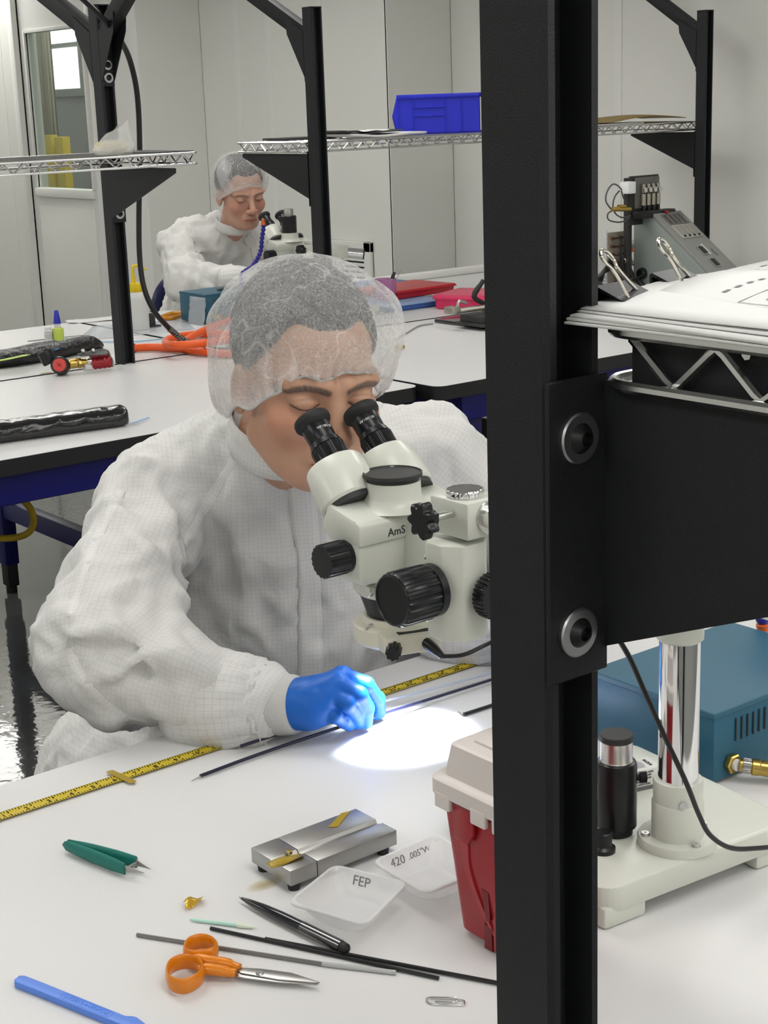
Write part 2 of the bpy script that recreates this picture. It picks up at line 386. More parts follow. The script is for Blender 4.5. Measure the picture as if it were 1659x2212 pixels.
def bracket(u, x, y, side, edge, z0, z1, reach, tip, zt0=None, lift=0.0):
    """flange on the side face (side=-1: -Y face) and a tapering gusset plate reaching along side*Y"""
    d = PD/2; yf = y + side*d
    fl = MB().box((x-0.022, min(yf, yf+side*0.003), z0-0.012), (x+0.022, max(yf, yf+side*0.003), z1+0.004), 0.001, 1)
    px = x + edge*0.0205
    pl = [(0, z0 if zt0 is None else zt0), (0, z1)] + ([(.022, z1), (.022, z1+lift)] if lift else []) + [(reach, z1+lift), (reach, tip)]
    br = ob('shelf_bracket', fl.prism(pl, (px-0.0015, yf, 0), (0, side, 0), (0, 0, 1), (0.003, 0, 0)), 'post', u)
    return br
LPX, LPY = 2.136, 3.894
lp = upright('bench_upright', 'black channel post at left with the black cable beside it', LPX, LPY)
mp = upright('bench_upright', 'black channel post beside the second worker, shelf bracket pointing left', 2.835, LPY)
rp = upright('bench_upright', 'black channel post at far right behind the grey console', 4.572, LPY)
FPX, FPY = 0.565, 0.587
fp = upright('bench_upright', 'large black channel post nearest the lens', FPX, FPY, top=2.2)
# ------------------------------------------------------------------ brackets, arms, wire shelves
def arm(u, x, y, side, slope, L=0.62, zb=1.621, w=0.034):
    yf = y + side*PD/2
    g = MB().box((x-0.018, min(yf, yf+side*0.003), zb-0.012), (x+0.018, max(yf, yf+side*0.003), zb+0.14), 0.001, 1)
    for ex in (-1, 1):
        px = x + ex*0.0185
        g.prism([(0, zb), (0, zb+0.128), (0.088, zb+0.175), (0.08, zb+0.125)], (px-0.001, yf, 0), (0, side, 0), (0, 0, 1), (0.002, 0, 0))
    ob('arm_gusset', g, 'post', u)
    a = math.atan(slope); d = Vector((0, side*math.cos(a), math.sin(a))); n = Vector((0, -side*math.sin(a), math.cos(a)))
    o = Vector((x-0.016, yf+side*0.004, zb+0.098))
    ob('arm', MB().prism([(0, 0), (0.012, 0.044), (L, 0.044), (L, 0)], o, d, n, (0.032, 0, 0), 0.002), 'post', u)
br = bracket(lp, LPX, LPY, -1, -1, 1.262, 1.40, 0.35, 1.388); bolt(br, (LPX+0.003, LPY-PD/2-0.003, 1.273), (0, -1, 0)); bolt(br, (LPX+0.003, LPY-PD/2-0.003, 1.381), (0, -1, 0))
br = bracket(mp, 2.835, LPY, 1, -1, 1.258, 1.40, 0.35, 1.388, 1.268); bolt(br, (2.838, LPY+PD/2+0.003, 1.27), (0, 1, 0)); bolt(br, (2.838, LPY+PD/2+0.003, 1.381), (0, 1, 0))
br = bracket(rp, 4.572, LPY, 1, 1, 1.248, 1.395, 0.35, 1.383); bolt(br, (4.569, LPY+PD/2+0.003, 1.27), (0, 1, 0)); bolt(br, (4.569, LPY+PD/2+0.003, 1.381), (0, 1, 0))
fb_ = bracket(fp, FPX, FPY, -1, 1, 1.262, 1.408, 0.35, 1.400, lift=.023)
bolt(fb_, (FPX-0.001, FPY-PD/2-0.003, 1.381), (0, -1, 0), 0.0135); bolt(fb_, (FPX-0.002, FPY-PD/2-0.003, 1.2765), (0, -1, 0), 0.0135)
arm(lp, LPX, LPY, -1, 0.69); arm(lp, LPX, LPY, 1, 0.45)
for z in (1.631, 1.664): bolt(lp, (LPX, LPY-PD/2-0.003, z), (0, -1, 0))
arm(mp, 2.835, LPY, 1, 0.48); arm(rp, 4.572, LPY, 1, 0.62)
tp = upright('bench_upright', 'black channel post whose arm gusset shows in the top right corner', 0.855, 0.585, top=1.815)
arm(tp, 0.855, 0.585, 1, 0.9, L=0.5, zb=1.55)
def wire_shelf(label, x0, x1, y0, y1, zt):
    """chrome wire shelf: double rim with zigzag truss, wires across, three ribs along"""
    s = root('wire_shelf', label, 'shelf', ((x0+x1)/2, (y0+y1)/2, zt-0.03), 0, 'chrome wire shelves')
    r = 0.0032; zb = zt-0.027
    for nm, z in (('top_rim', zt), ('bottom_rim', zb)):
        P = [Vector((x, y, z)) for x, y in rrect(x0, y0, x1, y1, 0.02, 5)]
        ob(nm, MB().tube(P, r, 8, loop=True), 'wire', s)
    tr = MB()
    def zig(a, b, inw):
        a = Vector(a); b = Vector(b); L = (b-a).length; n = max(2, int(L/0.027)); inw = Vector(inw)*0.004; P = []
        for i in range(n+1):
            p = a.lerp(b, i/n); up = i % 2 == 0
            q = p + inw; q.z = zt-0.002 if up else zb+0.001; P.append(q)
        R = []
        for i, p in enumerate(P):                       # rounded peaks
            for t in ((-0.16, 0.0, 0.16) if 0 < i < n else (0,)):
                R.append(p.lerp(P[i+1] if t > 0 else P[i-1], abs(t)) if t else p - Vector((0, 0, 0.0012 if i % 2 == 0 else -0.0012)))
        tr.tube(R, 0.0023, 6)
    for side in range(4):
        c = [(x0+.02, y0, 0), (x1-.02, y0, 0), (x1, y0+.02, 0), (x1, y1-.02, 0), (x1-.02, y1, 0), (x0+.02, y1, 0), (x0, y1-.02, 0), (x0, y0+.02, 0)]
        a, b = c[side*2], c[side*2+1]
        zig(a, b, [(0, 1, 0), (-1, 0, 0), (0, -1, 0), (1, 0, 0)][side])
    ob('truss', tr, 'wire', s)
    for k in range(1, 4):
        y = y0 + (y1-y0)*k/4
        ob('rib', MB().tube([(x0+.004, y, zt-0.004), (x1-.004, y, zt-0.004)], 0.0028, 6), 'wire', s)
    n = int((x1-x0)/0.028)
    me = None
    for i in range(1, n):
        x = x0 + (x1-x0)*i/n
        if me is None:
            first = ob('cross_wire', MB().tube([(x, y0, zt+0.0008), (x, y1, zt+0.0008)], 0.0019, 6), 'wire', s); fx = x
        else: pass
        me = first.data
        if i > 1:
            c = first.copy(); c.location.x = x-fx; COL.objects.link(c)
    return s
SZ = 1.436
wire_shelf('chrome wire shelf at left holding a crumpled clear bag', 0.42, 2.175, 3.50, 3.862, SZ)
wire_shelf('long chrome wire shelf holding the blue bin', 2.80, 4.60, 3.93, 4.285, SZ-0.004)
wire_shelf('chrome wire shelf in front under the clipped papers', 0.574, 2.40, 0.19, 0.556, SZ)
# ------------------------------------------------------------------ things on the shelves
M['clear'] = mat('clear_film', (0.80, 0.80, 0.78), 0.22, alpha=0.42, noise=0.02, spec=0.7)
M['cream'] = mat('cream_filling', (0.62, 0.56, 0.36), 0.6, noise=0.1, nscale=60)
def crumple(P, amp, seed):
    rr = random.Random(seed)
    for row in P:
        for i, p in enumerate(row): row[i] = p + Vector((rr.uniform(-amp, amp), rr.uniform(-amp, amp), rr.uniform(-amp, amp)))
    return P
def sheet(o, ux, uy, nu, nv, fn):
    o = Vector(o); ux = Vector(ux); uy = Vector(uy)
    return [[o + ux*(i/nu) + uy*(j/nv) + fn(i/nu, j/nv) for i in range(nu+1)] for j in range(nv+1)]
# clear bag on the left shelf
bb = onY(245, 338, 3.66); bz = SZ+0.003
bg = root('plastic_bag', 'crumpled clear plastic bag standing on the left wire shelf', 'bag', (bb.x, 3.66, bz))
bagm = MB()
prof = [(0.00, 0.052, 0.040), (0.014, 0.058, 0.045), (0.030, 0.050, 0.032), (0.048, 0.042, 0.018), (0.066, 0.034, 0.006)]
rr = random.Random(3); rings = []
for h, a, d in prof:
    rings.append([Vector((bb.x + a*math.cos(2*math.pi*i/18)*rr.uniform(.86, 1.1) + h*0.25, 3.66 + d*math.sin(2*math.pi*i/18)*rr.uniform(.8, 1.15), bz + h + 0.25*h*math.cos(2*math.pi*i/18) + rr.uniform(-.003, .003)*(h > 0))) for i in range(18)])
ob('film', bagm.ring(rings, True, True, False), 'clear', bg, ang=180)
ff = MB()
for i in range(5): ff.ell((bb.x-0.03+0.013*i, 3.66+rr.uniform(-.01, .01), bz+0.018+0.003*(i % 2)), (0.02, 0.016, 0.014), 10, 6)
ob('contents', ff, 'cream', bg)
# dark sheet on the end of the left shelf
tag(ob('dark_sheet', MB().prism([(2.07, 3.55), (2.185, 3.54), (2.185, 3.80), (2.05, 3.82)], (0, 0, SZ+0.0028), (1, 0, 0), (0, 1, 0), (0, 0, 0.002)), 'blackp'), 'dark sheet lying at the end of the left wire shelf', 'sheet')
# blue bin
M['bin'] = mat('blue_polypropylene', (0.012, 0.020, 0.52), 0.42, noise=0.04, nscale=10)
bl_ = onY(853, 288, 4.20)
bn = root('storage_bin', 'bright blue plastic stacking bin on the far wire shelf', 'bin', (bl_.x, bl_.y, SZ), math.radians(-38))
RM = T(bl_.x, bl_.y, SZ-0.001) @ RZ(math.radians(-38))
L, Dp, Hh, t = 0.285, 0.14, 0.125, 0.003
def bob(nm, mb): return ob(nm, mb.xf(RM), 'bin', bn)
side = [(0.006, 0), (L, 0), (L, Hh), (0.012, Hh), (-0.006, 0.055)]
bm_ = MB().prism(side, (0, 0, 0), (1, 0, 0), (0, 0, 1), (0, t, 0)).prism(side, (0, Dp-t, 0), (1, 0, 0), (0, 0, 1), (0, t, 0))
bm_.box((0.006, 0, 0), (L, Dp, t)).box((L-t, 0, 0), (L, Dp, Hh)).prism([(0.006, 0), (-0.006, 0.055), (-0.003, 0.055), (0.009, 0)], (0, 0, 0), (1, 0, 0), (0, 0, 1), (0, Dp, 0))
bob('bin_shell', bm_)
bob('rim', MB().box((0.010, -0.006, Hh-0.012), (L+0.004, 0.004, Hh+0.002), 0.002).box((0.010, Dp-0.004, Hh-0.012), (L+0.004, Dp+0.006, Hh+0.002), 0.002).box((L-0.004, -0.006, Hh-0.012), (L+0.006, Dp+0.006, Hh+0.002), 0.002))
rb = MB()
for xa in (0.012, 0.062, 0.168, 0.222): rb.box((xa, -0.005, 0.004), (xa+0.004, 0.001, Hh-0.010), 0.001, 1)
for za in (0.056, 0.083): rb.box((0.064, -0.005, za), (0.170, 0.001, za+0.003), 0.001, 1)
bob('moulded_ribs', rb)
# magazines on the same shelf
M['paper'] = mat('white_paper', (0.64, 0.64, 0.625), 0.6, noise=0.02, nscale=30)
M['darkcover'] = mat('dark_glossy_cover', (0.05, 0.048, 0.045), 0.3, noise=0.5, nscale=18)
m0 = onY(745, 296, 4.03); mz = SZ-0.001
def booklet(nm, x0, x1, y0, y1, z, th, m, curl, label, cat, seed):
    def fn(u, v): return Vector((0, 0, curl*(abs(2*u-1)**3) + 0.002*math.sin(9*u+seed)))
    P = sheet((x0, y0, z+th/2), (x1-x0, 0, 0), (0, y1-y0, 0), 14, 4, fn)
    return tag(ob(nm, MB().grid(P), m, thick=th, ang=180), label, cat)
booklet('magazine', m0.x, m0.x+0.30, 3.99, 4.19, mz+0.002, 0.007, 'paper', 0.004, 'white edged magazine lying at the bottom of the pile on the far shelf', 'magazine', 1)
booklet('magazine', m0.x-0.02, m0.x+0.21, 4.00, 4.18, mz+0.0125, 0.003, 'darkcover', 0.009, 'dark covered magazine on top of the white one on the far shelf', 'magazine', 2)
booklet('leaflet', m0.x+0.035, m0.x+0.16, 4.005, 4.12, mz+0.020, 0.001, 'paper', 0.004, 'small folded white leaflet topmost on the magazine pile', 'leaflet', 3)
tag(ob('folder', MB().box((2.90, 4.16, SZ-0.001), (3.13, 4.28, SZ+0.007), 0.001), 'darkcover'), 'dark folder lying behind the post on the far shelf', 'folder')
# envelope on the right end of the far shelf
M['kraft'] = mat('kraft_paper', (0.30, 0.21, 0.07), 0.6, noise=0.08, nscale=12)
e0, e1 = onY(1300, 262, 4.0), onY(1476, 262, 4.0)
P = sheet((e0.x-0.05, 3.985, SZ+0.004), (e1.x-e0.x+0.05, 0, 0), (0, 0.22, 0), 16, 6, lambda u, v: Vector((0, 0, 0.004 + 0.020*max(0, math.sin(math.pi*min(1, max(0, (u-0.2)/0.85))))*(0.6+0.4*math.sin(2.5*v+0.4)))))
tag(ob('envelope', MB().grid(P), 'kraft', thick=0.0016, ang=180), 'bulging brown kraft envelope on the right end of the far shelf', 'envelope')
tag(ob('document', MB().box((e0.x-0.06, 3.965, SZ-0.001), (e0.x+0.18, 4.16, SZ+0.003), 0.001), 'paper'), 'white papers lying under the brown envelope', 'papers')
# black cable hanging beside the left post
CB = [onY(150, -30, 3.80), onY(210, 28, 3.80), onY(240, 60, 3.82), onY(262, 90, 3.90), onY(282, 135, 3.94), onY(297, 210, 3.95), onY(302, 330, 3.96), onY(300, 470, 3.97), onY(302, 560, 3.97), onY(312, 625, 3.96), onY(335, 675, 3.95), onY(368, 712, 3.95)]
cab = root('power_cable', 'thick black cable curving down beside the left post to a braided end', 'cable', (CB[-1].x, 3.95, BZ))
ob('cable_jacket', MB().tube(CB, 0.0078, 10, smooth=6), 'blackp', cab)
brm = mat('braided_sleeve', (0.05, 0.05, 0.05), 0.6)
nt = brm.node_tree; b = nt.nodes['Principled BSDF']; tc = nt.nodes.new('ShaderNodeTexCoord')
ck = nt.nodes.new('ShaderNodeTexChecker'); ck.inputs['Scale'].default_value = 210; ck.inputs[1].default_value = (0.012, 0.012, 0.012, 1); ck.inputs[2].default_value = (0.22, 0.22, 0.21, 1)
nt.links.new(tc.outputs['Object'], ck.inputs['Vector']); nt.links.new(ck.outputs['Color'], b.inputs['Base Color'])
CB2 = [onY(366, 710, 3.95), onY(395, 733, 3.94), onY(430, 750, 3.93), onY(470, 768, 3.92), onY(510, 776, 3.92)]
CB2[-1].z = max(CB2[-1].z, BZ+0.01); 
ob('braided_sleeve', MB().tube(CB2, 0.0092, 12, smooth=6), brm, cab)
# ------------------------------------------------------------------ things on the front bench
def text_mesh(name, s, size, M4, m, parent=None, ext=0.0002, align='CENTER', bold=0.0):
    cu = bpy.data.curves.new('t', 'FONT'); cu.body = s; cu.size = size; cu.extrude = ext; cu.align_x = align; cu.align_y = 'CENTER'; cu.offset = bold
    cu.resolution_u = 3
    to = bpy.data.objects.new('t', cu); COL.objects.link(to)
    dg = bpy.context.evaluated_depsgraph_get(); dg.update()
    me = bpy.data.meshes.new_from_object(to.evaluated_get(dg)); bpy.data.objects.remove(to)
    mb = MB(); mb.bm.from_mesh(me); bpy.data.meshes.remove(me); mb.xf(M4)
    return ob(name, mb, m, parent, smooth=False)
M['ink'] = mat('black_ink', (0.015, 0.015, 0.017), 0.5, noise=0.05)
M['pencil'] = mat('pen_scrawl', (0.16, 0.15, 0.16), 0.6, noise=0.1)
M['tape'] = mat('yellow_tape_blade', (0.55, 0.42, 0.015), 0.38, noise=0.10, nscale=35)
M['kapton'] = mat('amber_polyimide_tape', (0.42, 0.29, 0.03), 0.22, alpha=0.80, noise=0.08, nscale=60)
# --- tape measure
ta, tb_ = onz(-30, 1776, BZ+0.001), onz(1042, 1428, BZ+0.001)
d = (tb_-ta); Lt = d.length; tm = root('tape_measure', 'yellow printed measuring tape lying along the front of the bench', 'tape measure', ta)
FM = frame(ta, d, Vector((0, 0, 1)).cross(d))
tw = 0.0085
P = [[Vector((Lt*i/60, tw*(2*j/6-1), 0.0012*(2*j/6-1)**2 + 0.0004)) for j in range(7)] for i in range(61)]
ob('blade', MB().grid(P).xf(FM), 'tape', tm, thick=0.0003, ang=180)
tk = MB()
n = int(Lt/0.0016)
for i in range(0, int(Lt/0.003175)):
    x = i*0.003175; big = i % 8 == 0; h = 0.0060 if big else (0.0042 if i % 4 == 0 else 0.0026)
    z = 0.0018
    tk.box((x, tw-h-0.0006, 0.0006), (x+0.0006, tw-0.0006, 0.00195)); tk.box((x, -tw+0.0006, 0.0006), (x+0.0006, -tw+h*0.8+0.0006, 0.00195))
o = ob('tick_marks', tk.xf(FM), 'ink', tm, smooth=False)
for k in range(1, int(Lt/0.0254)):
    text_mesh('numeral', str(k % 100), 0.0095, FM @ T(k*0.0254-0.006, -0.0005, 0.0010) @ RZ(math.pi/2*0), 'ink', tm)
kp = onz(262, 1680, BZ+0.0015)
KM = frame(kp, onz(290, 1697)-onz(238, 1673), Vector((0, 0, 1)).cross(onz(290, 1697)-onz(238, 1673)))
Lk = (onz(290, 1697)-onz(238, 1673)).length
tag(ob('amber_tape', MB().prism([(-Lk/2, -.0042), (Lk/2-.001, -.0042), (Lk/2+.002, -.001), (Lk/2, .0042), (-Lk/2+.001, .0042), (-Lk/2-.001, 0)], (0, 0, .0012), (1, 0, 0), (0, 1, 0), (0, 0, .0004)).xf(KM), 'kapton'), 'strip of amber tape stuck across the yellow measuring tape', 'tape')
# --- tubing being worked on
M['navy'] = mat('dark_navy_tubing', (0.012, 0.012, 0.035), 0.35, noise=0.05)
M['cleartube'] = mat('clear_tubing', (0.50, 0.56, 0.66), 0.15, alpha=0.75, noise=0.03)
t1 = root('catheter_tube', 'long dark tube pinched between gloved thumb and finger with a fine tip at left', 'tube', onz(430, 1678))
q = [onz(433, 1676, BZ+.003), onz(560, 1629, BZ+.004), onz(735, 1570, BZ+.008), onz(840, 1538, BZ+.010), onz(1068, 1466, BZ+.008)]
ob('shaft', MB().tube(q, 0.0020, 8, smooth=5), 'navy', t1)
ob('fine_tip', MB().tube([onz(414, 1687, BZ+.002), onz(440, 1674, BZ+.003)], [0.0004, 0.0009], 6), 'steel', t1)
t2 = root('catheter_tube', 'second dark tube running under the gloved wrist, clear beyond the fingers', 'tube', onz(600, 1590))
q = [onz(520, 1612, BZ+.010), onz(660, 1566, BZ+.011), onz(760, 1532, BZ+.012)]
ob('shaft', MB().tube(q, 0.0020, 8), 'navy', t2)
ob('clear_end', MB().tube([onz(760, 1532, BZ+.012), onz(835, 1514, BZ+.012), onz(1068, 1452, BZ+.010)], 0.0016, 8), 'cleartube', t2, label='clear end of the tube beyond the fingers')
t3 = root('needle_probe', 'short dark probe with a fine tip lying right of the lit spot', 'probe', onz(1040, 1530))
ob('shaft', MB().tube([onz(1002, 1543, BZ+.003), onz(1110, 1508, BZ+.003)], 0.0022, 8), 'blackp', t3)
ob('fine_tip', MB().tube([onz(990, 1537, BZ+.003), onz(1000, 1546, BZ+.002), onz(1004, 1543, BZ+.003)], 0.0005, 6), 'steel', t3)
# --- machined block
bk = root('machined_block', 'grooved grey machined metal block on small black feet', 'block', (0.779, 1.107, BZ))
x0, x1, y0, y1, zt, zb = 0.7174, 0.8405, 1.0755, 1.1390, BZ+0.0225, BZ+0.0075
gy = onz(815, 1772, zt).y; jx = onz(585, 1862, zt).x; jx2 = x0+0.030
prof = [(y0, zb), (y1, zb), (y1, zt), (gy+0.0035, zt), (gy+0.0015, zt-0.0035), (gy-0.0055, zt-0.0035), (gy-0.0075, zt), (y0, zt)]
ob('block_body', MB().prism(prof, (jx2+0.0004, 0, 0), (0, 1, 0), (0, 0, 1), (x1-jx2-0.0004, 0, 0), 0.0005), 'steel', bk)
prof2 = [(y0, zb), (y1, zb), (y1, zt), (gy+0.0035, zt), (gy-0.002, zt-0.007), (gy-0.0075, zt), (y0, zt)]
ob('end_block', MB().prism(prof2, (x0, 0, 0), (0, 1, 0), (0, 0, 1), (jx2-x0-0.0004, 0, 0), 0.0005), 'steel', bk)
for fx in (x0+.008, x1-.012):
    for fy in (y0+.007, y1-.008):
        ob('foot', MB().cyl((fx, fy, BZ), (fx, fy, zb), 0.0055, 0.0065, 14), 'rubber', bk)
def patch(px, z, label, nm='amber_tape', m='kapton', th=0.0003):
    P = [onz(a, b, z) for a, b in px]
    return tag(ob(nm, MB().prism([(p.x, p.y) for p in P], (0, 0, z), (1, 0, 0), (0, 1, 0), (0, 0, th)), m), label, 'tape')
patch([(709, 1787), (730, 1786), (757, 1752), (737, 1757)], zt+.0002, 'amber tape piece near the far end of the metal block')
pf = sheet(onz(575, 1868, zt+.0006), onz(648, 1842, zt)-onz(575, 1868, zt), onz(586, 1878, zt)-onz(575, 1868, zt), 10, 3, lambda u, v: Vector((0, 0, 0.0025*math.sin(5*u)*math.sin(3*v+.6)+.0012)))
tag(ob('amber_tape', MB().grid(pf), 'kapton', thick=0.0003, ang=180), 'crinkled amber tape folded over the left end of the metal block', 'tape')
tag(ob('amber_tape', MB().box((onz(621, 1846, zt).x, onz(621, 1846, zt).y-.002, zt-.001), (onz(621, 1846, zt).x+.005, onz(621, 1846, zt).y+.003, zt+.0035), 0.001, 1), mat('gold_foil', (0.85, 0.70, 0.30), 0.15, metal=1.0, noise=0.1)), 'tiny shiny gold tab stuck at the joint of the metal block', 'tab')
# --- weigh boats
M['boat'] = mat('translucent_polystyrene', (0.82, 0.82, 0.82), 0.35, alpha=0.40, noise=0.02, spec=0.4)
def boat(px, label, words):
    C = [onz(a, b, BZ+.024) for a, b in px]           # left, top, right, bottom
    c = sum(C, Vector())/4
    w = root('weigh_boat', label, 'weigh boat', (c.x, c.y, BZ), 0, 'translucent weigh boats')
    def rs(s, z, r, n=6):
        o = []
        for k in range(4):
            a, b, d_ = C[k], C[(k+1) % 4], C[(k-1) % 4]
            p = c + (a-c)*s; e1 = ((b-a)*s)*r; e0 = ((d_-a)*s)*r
            for i in range(n+1):
                t = i/n; o.append(((p+e0)*(1-t)**2 + p*2*t*(1-t) + (p+e1)*t*t).to_3d()); o[-1].z = z
        return o
    ob('dish', MB().ring([rs(1.0, BZ+.0195, .14), rs(1.0, BZ+.0215, .14), rs(.99, BZ+.022, .14), rs(.93, BZ+.022, .15), rs(.915, BZ+.0205, .18), rs(.80, BZ+.010, .30), rs(.66, BZ+.0022, .38), rs(.60, BZ+.0012, .35)], True, False, True), 'boat', w, thick=0.0006)
    for k in range(4):
        p = c + (C[k]-c)*0.86; ob('corner_nub', MB().ell((p.x, p.y, BZ+.020), (.003, .003, .0022), 10, 6), 'boat', w)
    A, B = C[0]+(C[1]-C[0])*1.0, C[2]                  # inner wall of the far side: between top and right
    for txt, k0, t, size in words:
        a_, b_ = C[k0], C[(k0+1) % 4]; e_ = (b_-a_); m_ = a_ + e_*t
        lo_ = c + (m_-c)*.80; lo_.z = BZ+.010; hi_ = c + (m_-c)*.915; hi_.z = BZ+.0205
        ux__ = e_.normalized(); ux__.z = 0
        fr = frame((lo_+hi_)/2, ux__, hi_-lo_)
        text_mesh('handwriting', txt, size, fr @ T(0, -.001, 0.0006), 'pencil', w, 0.0001)
boat([(619, 1944), (722, 1862), (883, 1901), (790, 1994)], 'nearer clear weigh boat, handwritten FEP on its wall', [('FEP', 1, .40, .0125)])
boat([(802, 1855), (944, 1796), (1059, 1868), (919, 1926)], 'clear weigh boat against the red container, handwritten 420 inside', [('420', 0, .30, .0115), ('.005"W', 0, .68, .0085)])
# --- tweezers
M['teal'] = mat('teal_foam_grip', (0.004, 0.155, 0.125), 0.5, noise=0.06, bump=0.15, bscale=500)
a, b_ = onz(140, 1840, BZ), onz(300, 1893, BZ); d = b_-a; L = d.length
tz = root('tweezers', 'teal cushion-grip tweezers with fine steel tips', 'tweezers', a)
TM = frame(a, d, Vector((0, 0, 1)).cross(d))
for sgn, nm in ((1, 'grip'), (-1, 'grip')):
    rings = []
    K = 22
    for k in range(K+1):
        t = k/K; x = t*L*0.90
        w = 0.0052*math.sin(math.pi*min(1, t*3.2+.12)/2) if t < .28 else 0.0052
        w *= (1 - 0.30*max(0, (t-.8)/.2)**2)
        if t < .06: w *= math.sqrt(max(.02, 1-(1-t/.06)**2))
        hgt = (math.sqrt(max(.02, 1-(1-t/.06)**2)) if t < .06 else 1)*0.0072*(0.55+0.45*math.sin(math.pi*min(1, t*1.6+.15)/2))*(1-0.15*max(0, (t-.75)/.25))
        off = sgn*(0.0022 + 0.0058*max(0, t-.15)/.85)
        cz = 0.0085
        rings.append([Vector((x, off + w*0.62*math.cos(q_), cz + hgt*math.sin(q_))) for q_ in [2*math.pi*i/14 for i in range(14)]])
    ob(nm, MB().ring(rings).xf(TM), 'teal', tz)
    tip = []
    for k in range(9):
        t = k/8; x = L*(0.86 + 0.26*t); off = sgn*(0.0078*(1-t)+0.0042*t); w = 0.0022*(1-t)+.0003; h = 0.0036*(1-t)**1.3+.0003
        tip.append([Vector((x, off+sgn*0-w*.35, 0.0085-h)), Vector((x, off+w*.35, 0.0085-h)), Vector((x, off+w*.35, 0.0085+h)), Vector((x, off-w*.35, 0.0085+h))])
    ob('tip', MB().ring(tip).xf(TM), 'steel', tz)
ob('alignment_pin', MB().cyl((L*.92, -.006, .0085), (L*.92, .006, .0085), .002, n=10).xf(TM), 'steel', tz)
# --- gold foil scrap
gf = sheet(onz(396, 1955, BZ+.002), onz(432, 1938, BZ)-onz(396, 1955, BZ), onz(404, 1966, BZ)-onz(396, 1955, BZ), 8, 4, lambda u, v: Vector((0.002*math.sin(4*v), 0, 0.003*math.sin(5*u+3*v)+.0025)))
tag(ob('foil_scrap', MB().grid(gf), mat('gold_leaf', (0.72, 0.45, 0.04), 0.2, metal=0.6, noise=0.1), thick=0.0002, ang=60), 'small crinkled gold foil scrap on the white bench', 'foil')
# --- swab
a, b_ = onz(411, 1986, BZ+.002), onz(556, 2004, BZ+.002); sw = root('swab', 'pale mint plastic swab with a pointed foam tip', 'swab', a)
c_ = a.lerp(b_, .70)
ob('stick', MB().tube([a, a.lerp(b_, .12), c_], [.0009, .0016, .0017], 10), mat('mint_plastic', (0.45, 0.70, 0.60), 0.35, noise=0.03), sw)
ob('foam_tip', MB().tube([c_, c_.lerp(b_, .12), c_.lerp(b_, .55), b_], [.0021, .0025, .0018, .0003], 10), mat('swab_foam', (0.68, 0.74, 0.62), 0.8, noise=0.05), sw)
# --- stylus pen
a, b_ = onz(517, 1938, BZ+.005), onz(752, 2052, BZ+.006); d = b_-a; L = d.length
pn = root('stylus_pen', 'glossy black pen with dark metal upper half and rubber stylus end', 'pen', a)
M['gloss'] = mat('glossy_black_lacquer', (0.006, 0.006, 0.010), 0.12, noise=0.05, coat=0.5)
M['gun'] = mat('gunmetal', (0.16, 0.16, 0.165), 0.2, metal=1.0, noise=0.05)
ob('point', MB().lathe([(.0006, -.0), (.0009, .004)], a, d, 14), 'steel', pn)
ob('barrel', MB().lathe([(.0012, .003), (.0030, .016), (.0046, .035), (.0053, .055), (.0055, L*.60)], a, d, 28), 'gloss', pn)
ob('upper_barrel', MB().lathe([(.0056, L*.60), (.0056, L*.66), (.0055, L*.93), (.0052, L*.945)], a, d, 28), 'gun', pn)
ob('stylus_tip', MB().lathe([(.0046, L*.94), (.0050, L*.955), (.0046, L*.985), (.0030, L*.998), (.0005, L*1.004)], a, d, 20), 'rubber', pn)
# --- rods
def rod(label, p, r, m, nm='metal_rod'):
    t = root(nm, label, 'rod', p[0]); ob('rod', MB().tube(p, r, 10), m, t); return t
M['drod'] = mat('dark_rod', (0.045, 0.045, 0.047), 0.3, metal=0.7, noise=0.1)
M['grod'] = mat('grey_rod', (0.27, 0.26, 0.255), 0.3, metal=0.8, noise=0.1)
rg = rod('grey metal rod passing behind the scissors, clear sleeve at its end', [onz(296, 2019, BZ+.002), onz(702, 2083, BZ+.002)], .0018, 'grod')
ob('clear_sleeve', MB().tube([onz(696, 2082, BZ+.0022), onz(855, 2101, BZ+.0022)], .0021, 10), mat('frosted_sleeve', (0.42, 0.43, 0.43), 0.3, noise=0.03), rg, label='frosted clear sleeve')
rod('shorter dark rod, the left one of the crossing dark pair', [onz(455, 2005, BZ+.002), onz(948, 2113, BZ+.002)], .0017, 'drod')
rod('longer dark rod running behind the black post', [onz(573, 2028, BZ+.0022), onz(1100, 2128, BZ+.0022)], .0018, 'drod')
# --- scissors
M['orange'] = mat('orange_plastic', (0.66, 0.20, 0.005), 0.28, noise=0.04, coat=0.2)
sc = root('scissors', 'small scissors with orange loop handles, closed', 'scissors', onz(560, 2108))
def zx(px, py): return 0 + px*.3737, 1760 + py*.3737
def loop(pts, z, rz_, rr_):
    P = [onz(*zx(*p), z) for p in pts]; P = spline(P, 5, True); K = len(P); rings = []
    for k in range(K):
        t = (P[(k+1) % K]-P[k-1]).normalized(); s_ = Vector((-t.y, t.x, 0)).normalized()
        rings.append([P[k] + s_*(rr_*math.cos(q_)) + Vector((0, 0, rz_*math.sin(q_)*(1 if abs(math.sin(q_)) < .9 else 1))) for q_ in [2*math.pi*i/12 for i in range(12)]])
    return rings
lp1 = [(1070, 800), (1092, 752), (1160, 730), (1222, 742), (1252, 778), (1225, 812), (1150, 822), (1095, 822)]
lp2 = [(968, 925), (990, 875), (1060, 848), (1140, 860), (1172, 905), (1145, 955), (1065, 992), (990, 975)]
hz = BZ+.009
h1 = MB().ring(loop(lp1, hz, .0072, .0019), True, False, False, True)
h1.tube([onz(*zx(1085, 820), hz), onz(*zx(1200, 845), hz), onz(*zx(1300, 858), hz-.001), onz(*zx(1385, 885), hz-.002)], [.0030, .0052, .0048, .0036], 12, smooth=4)
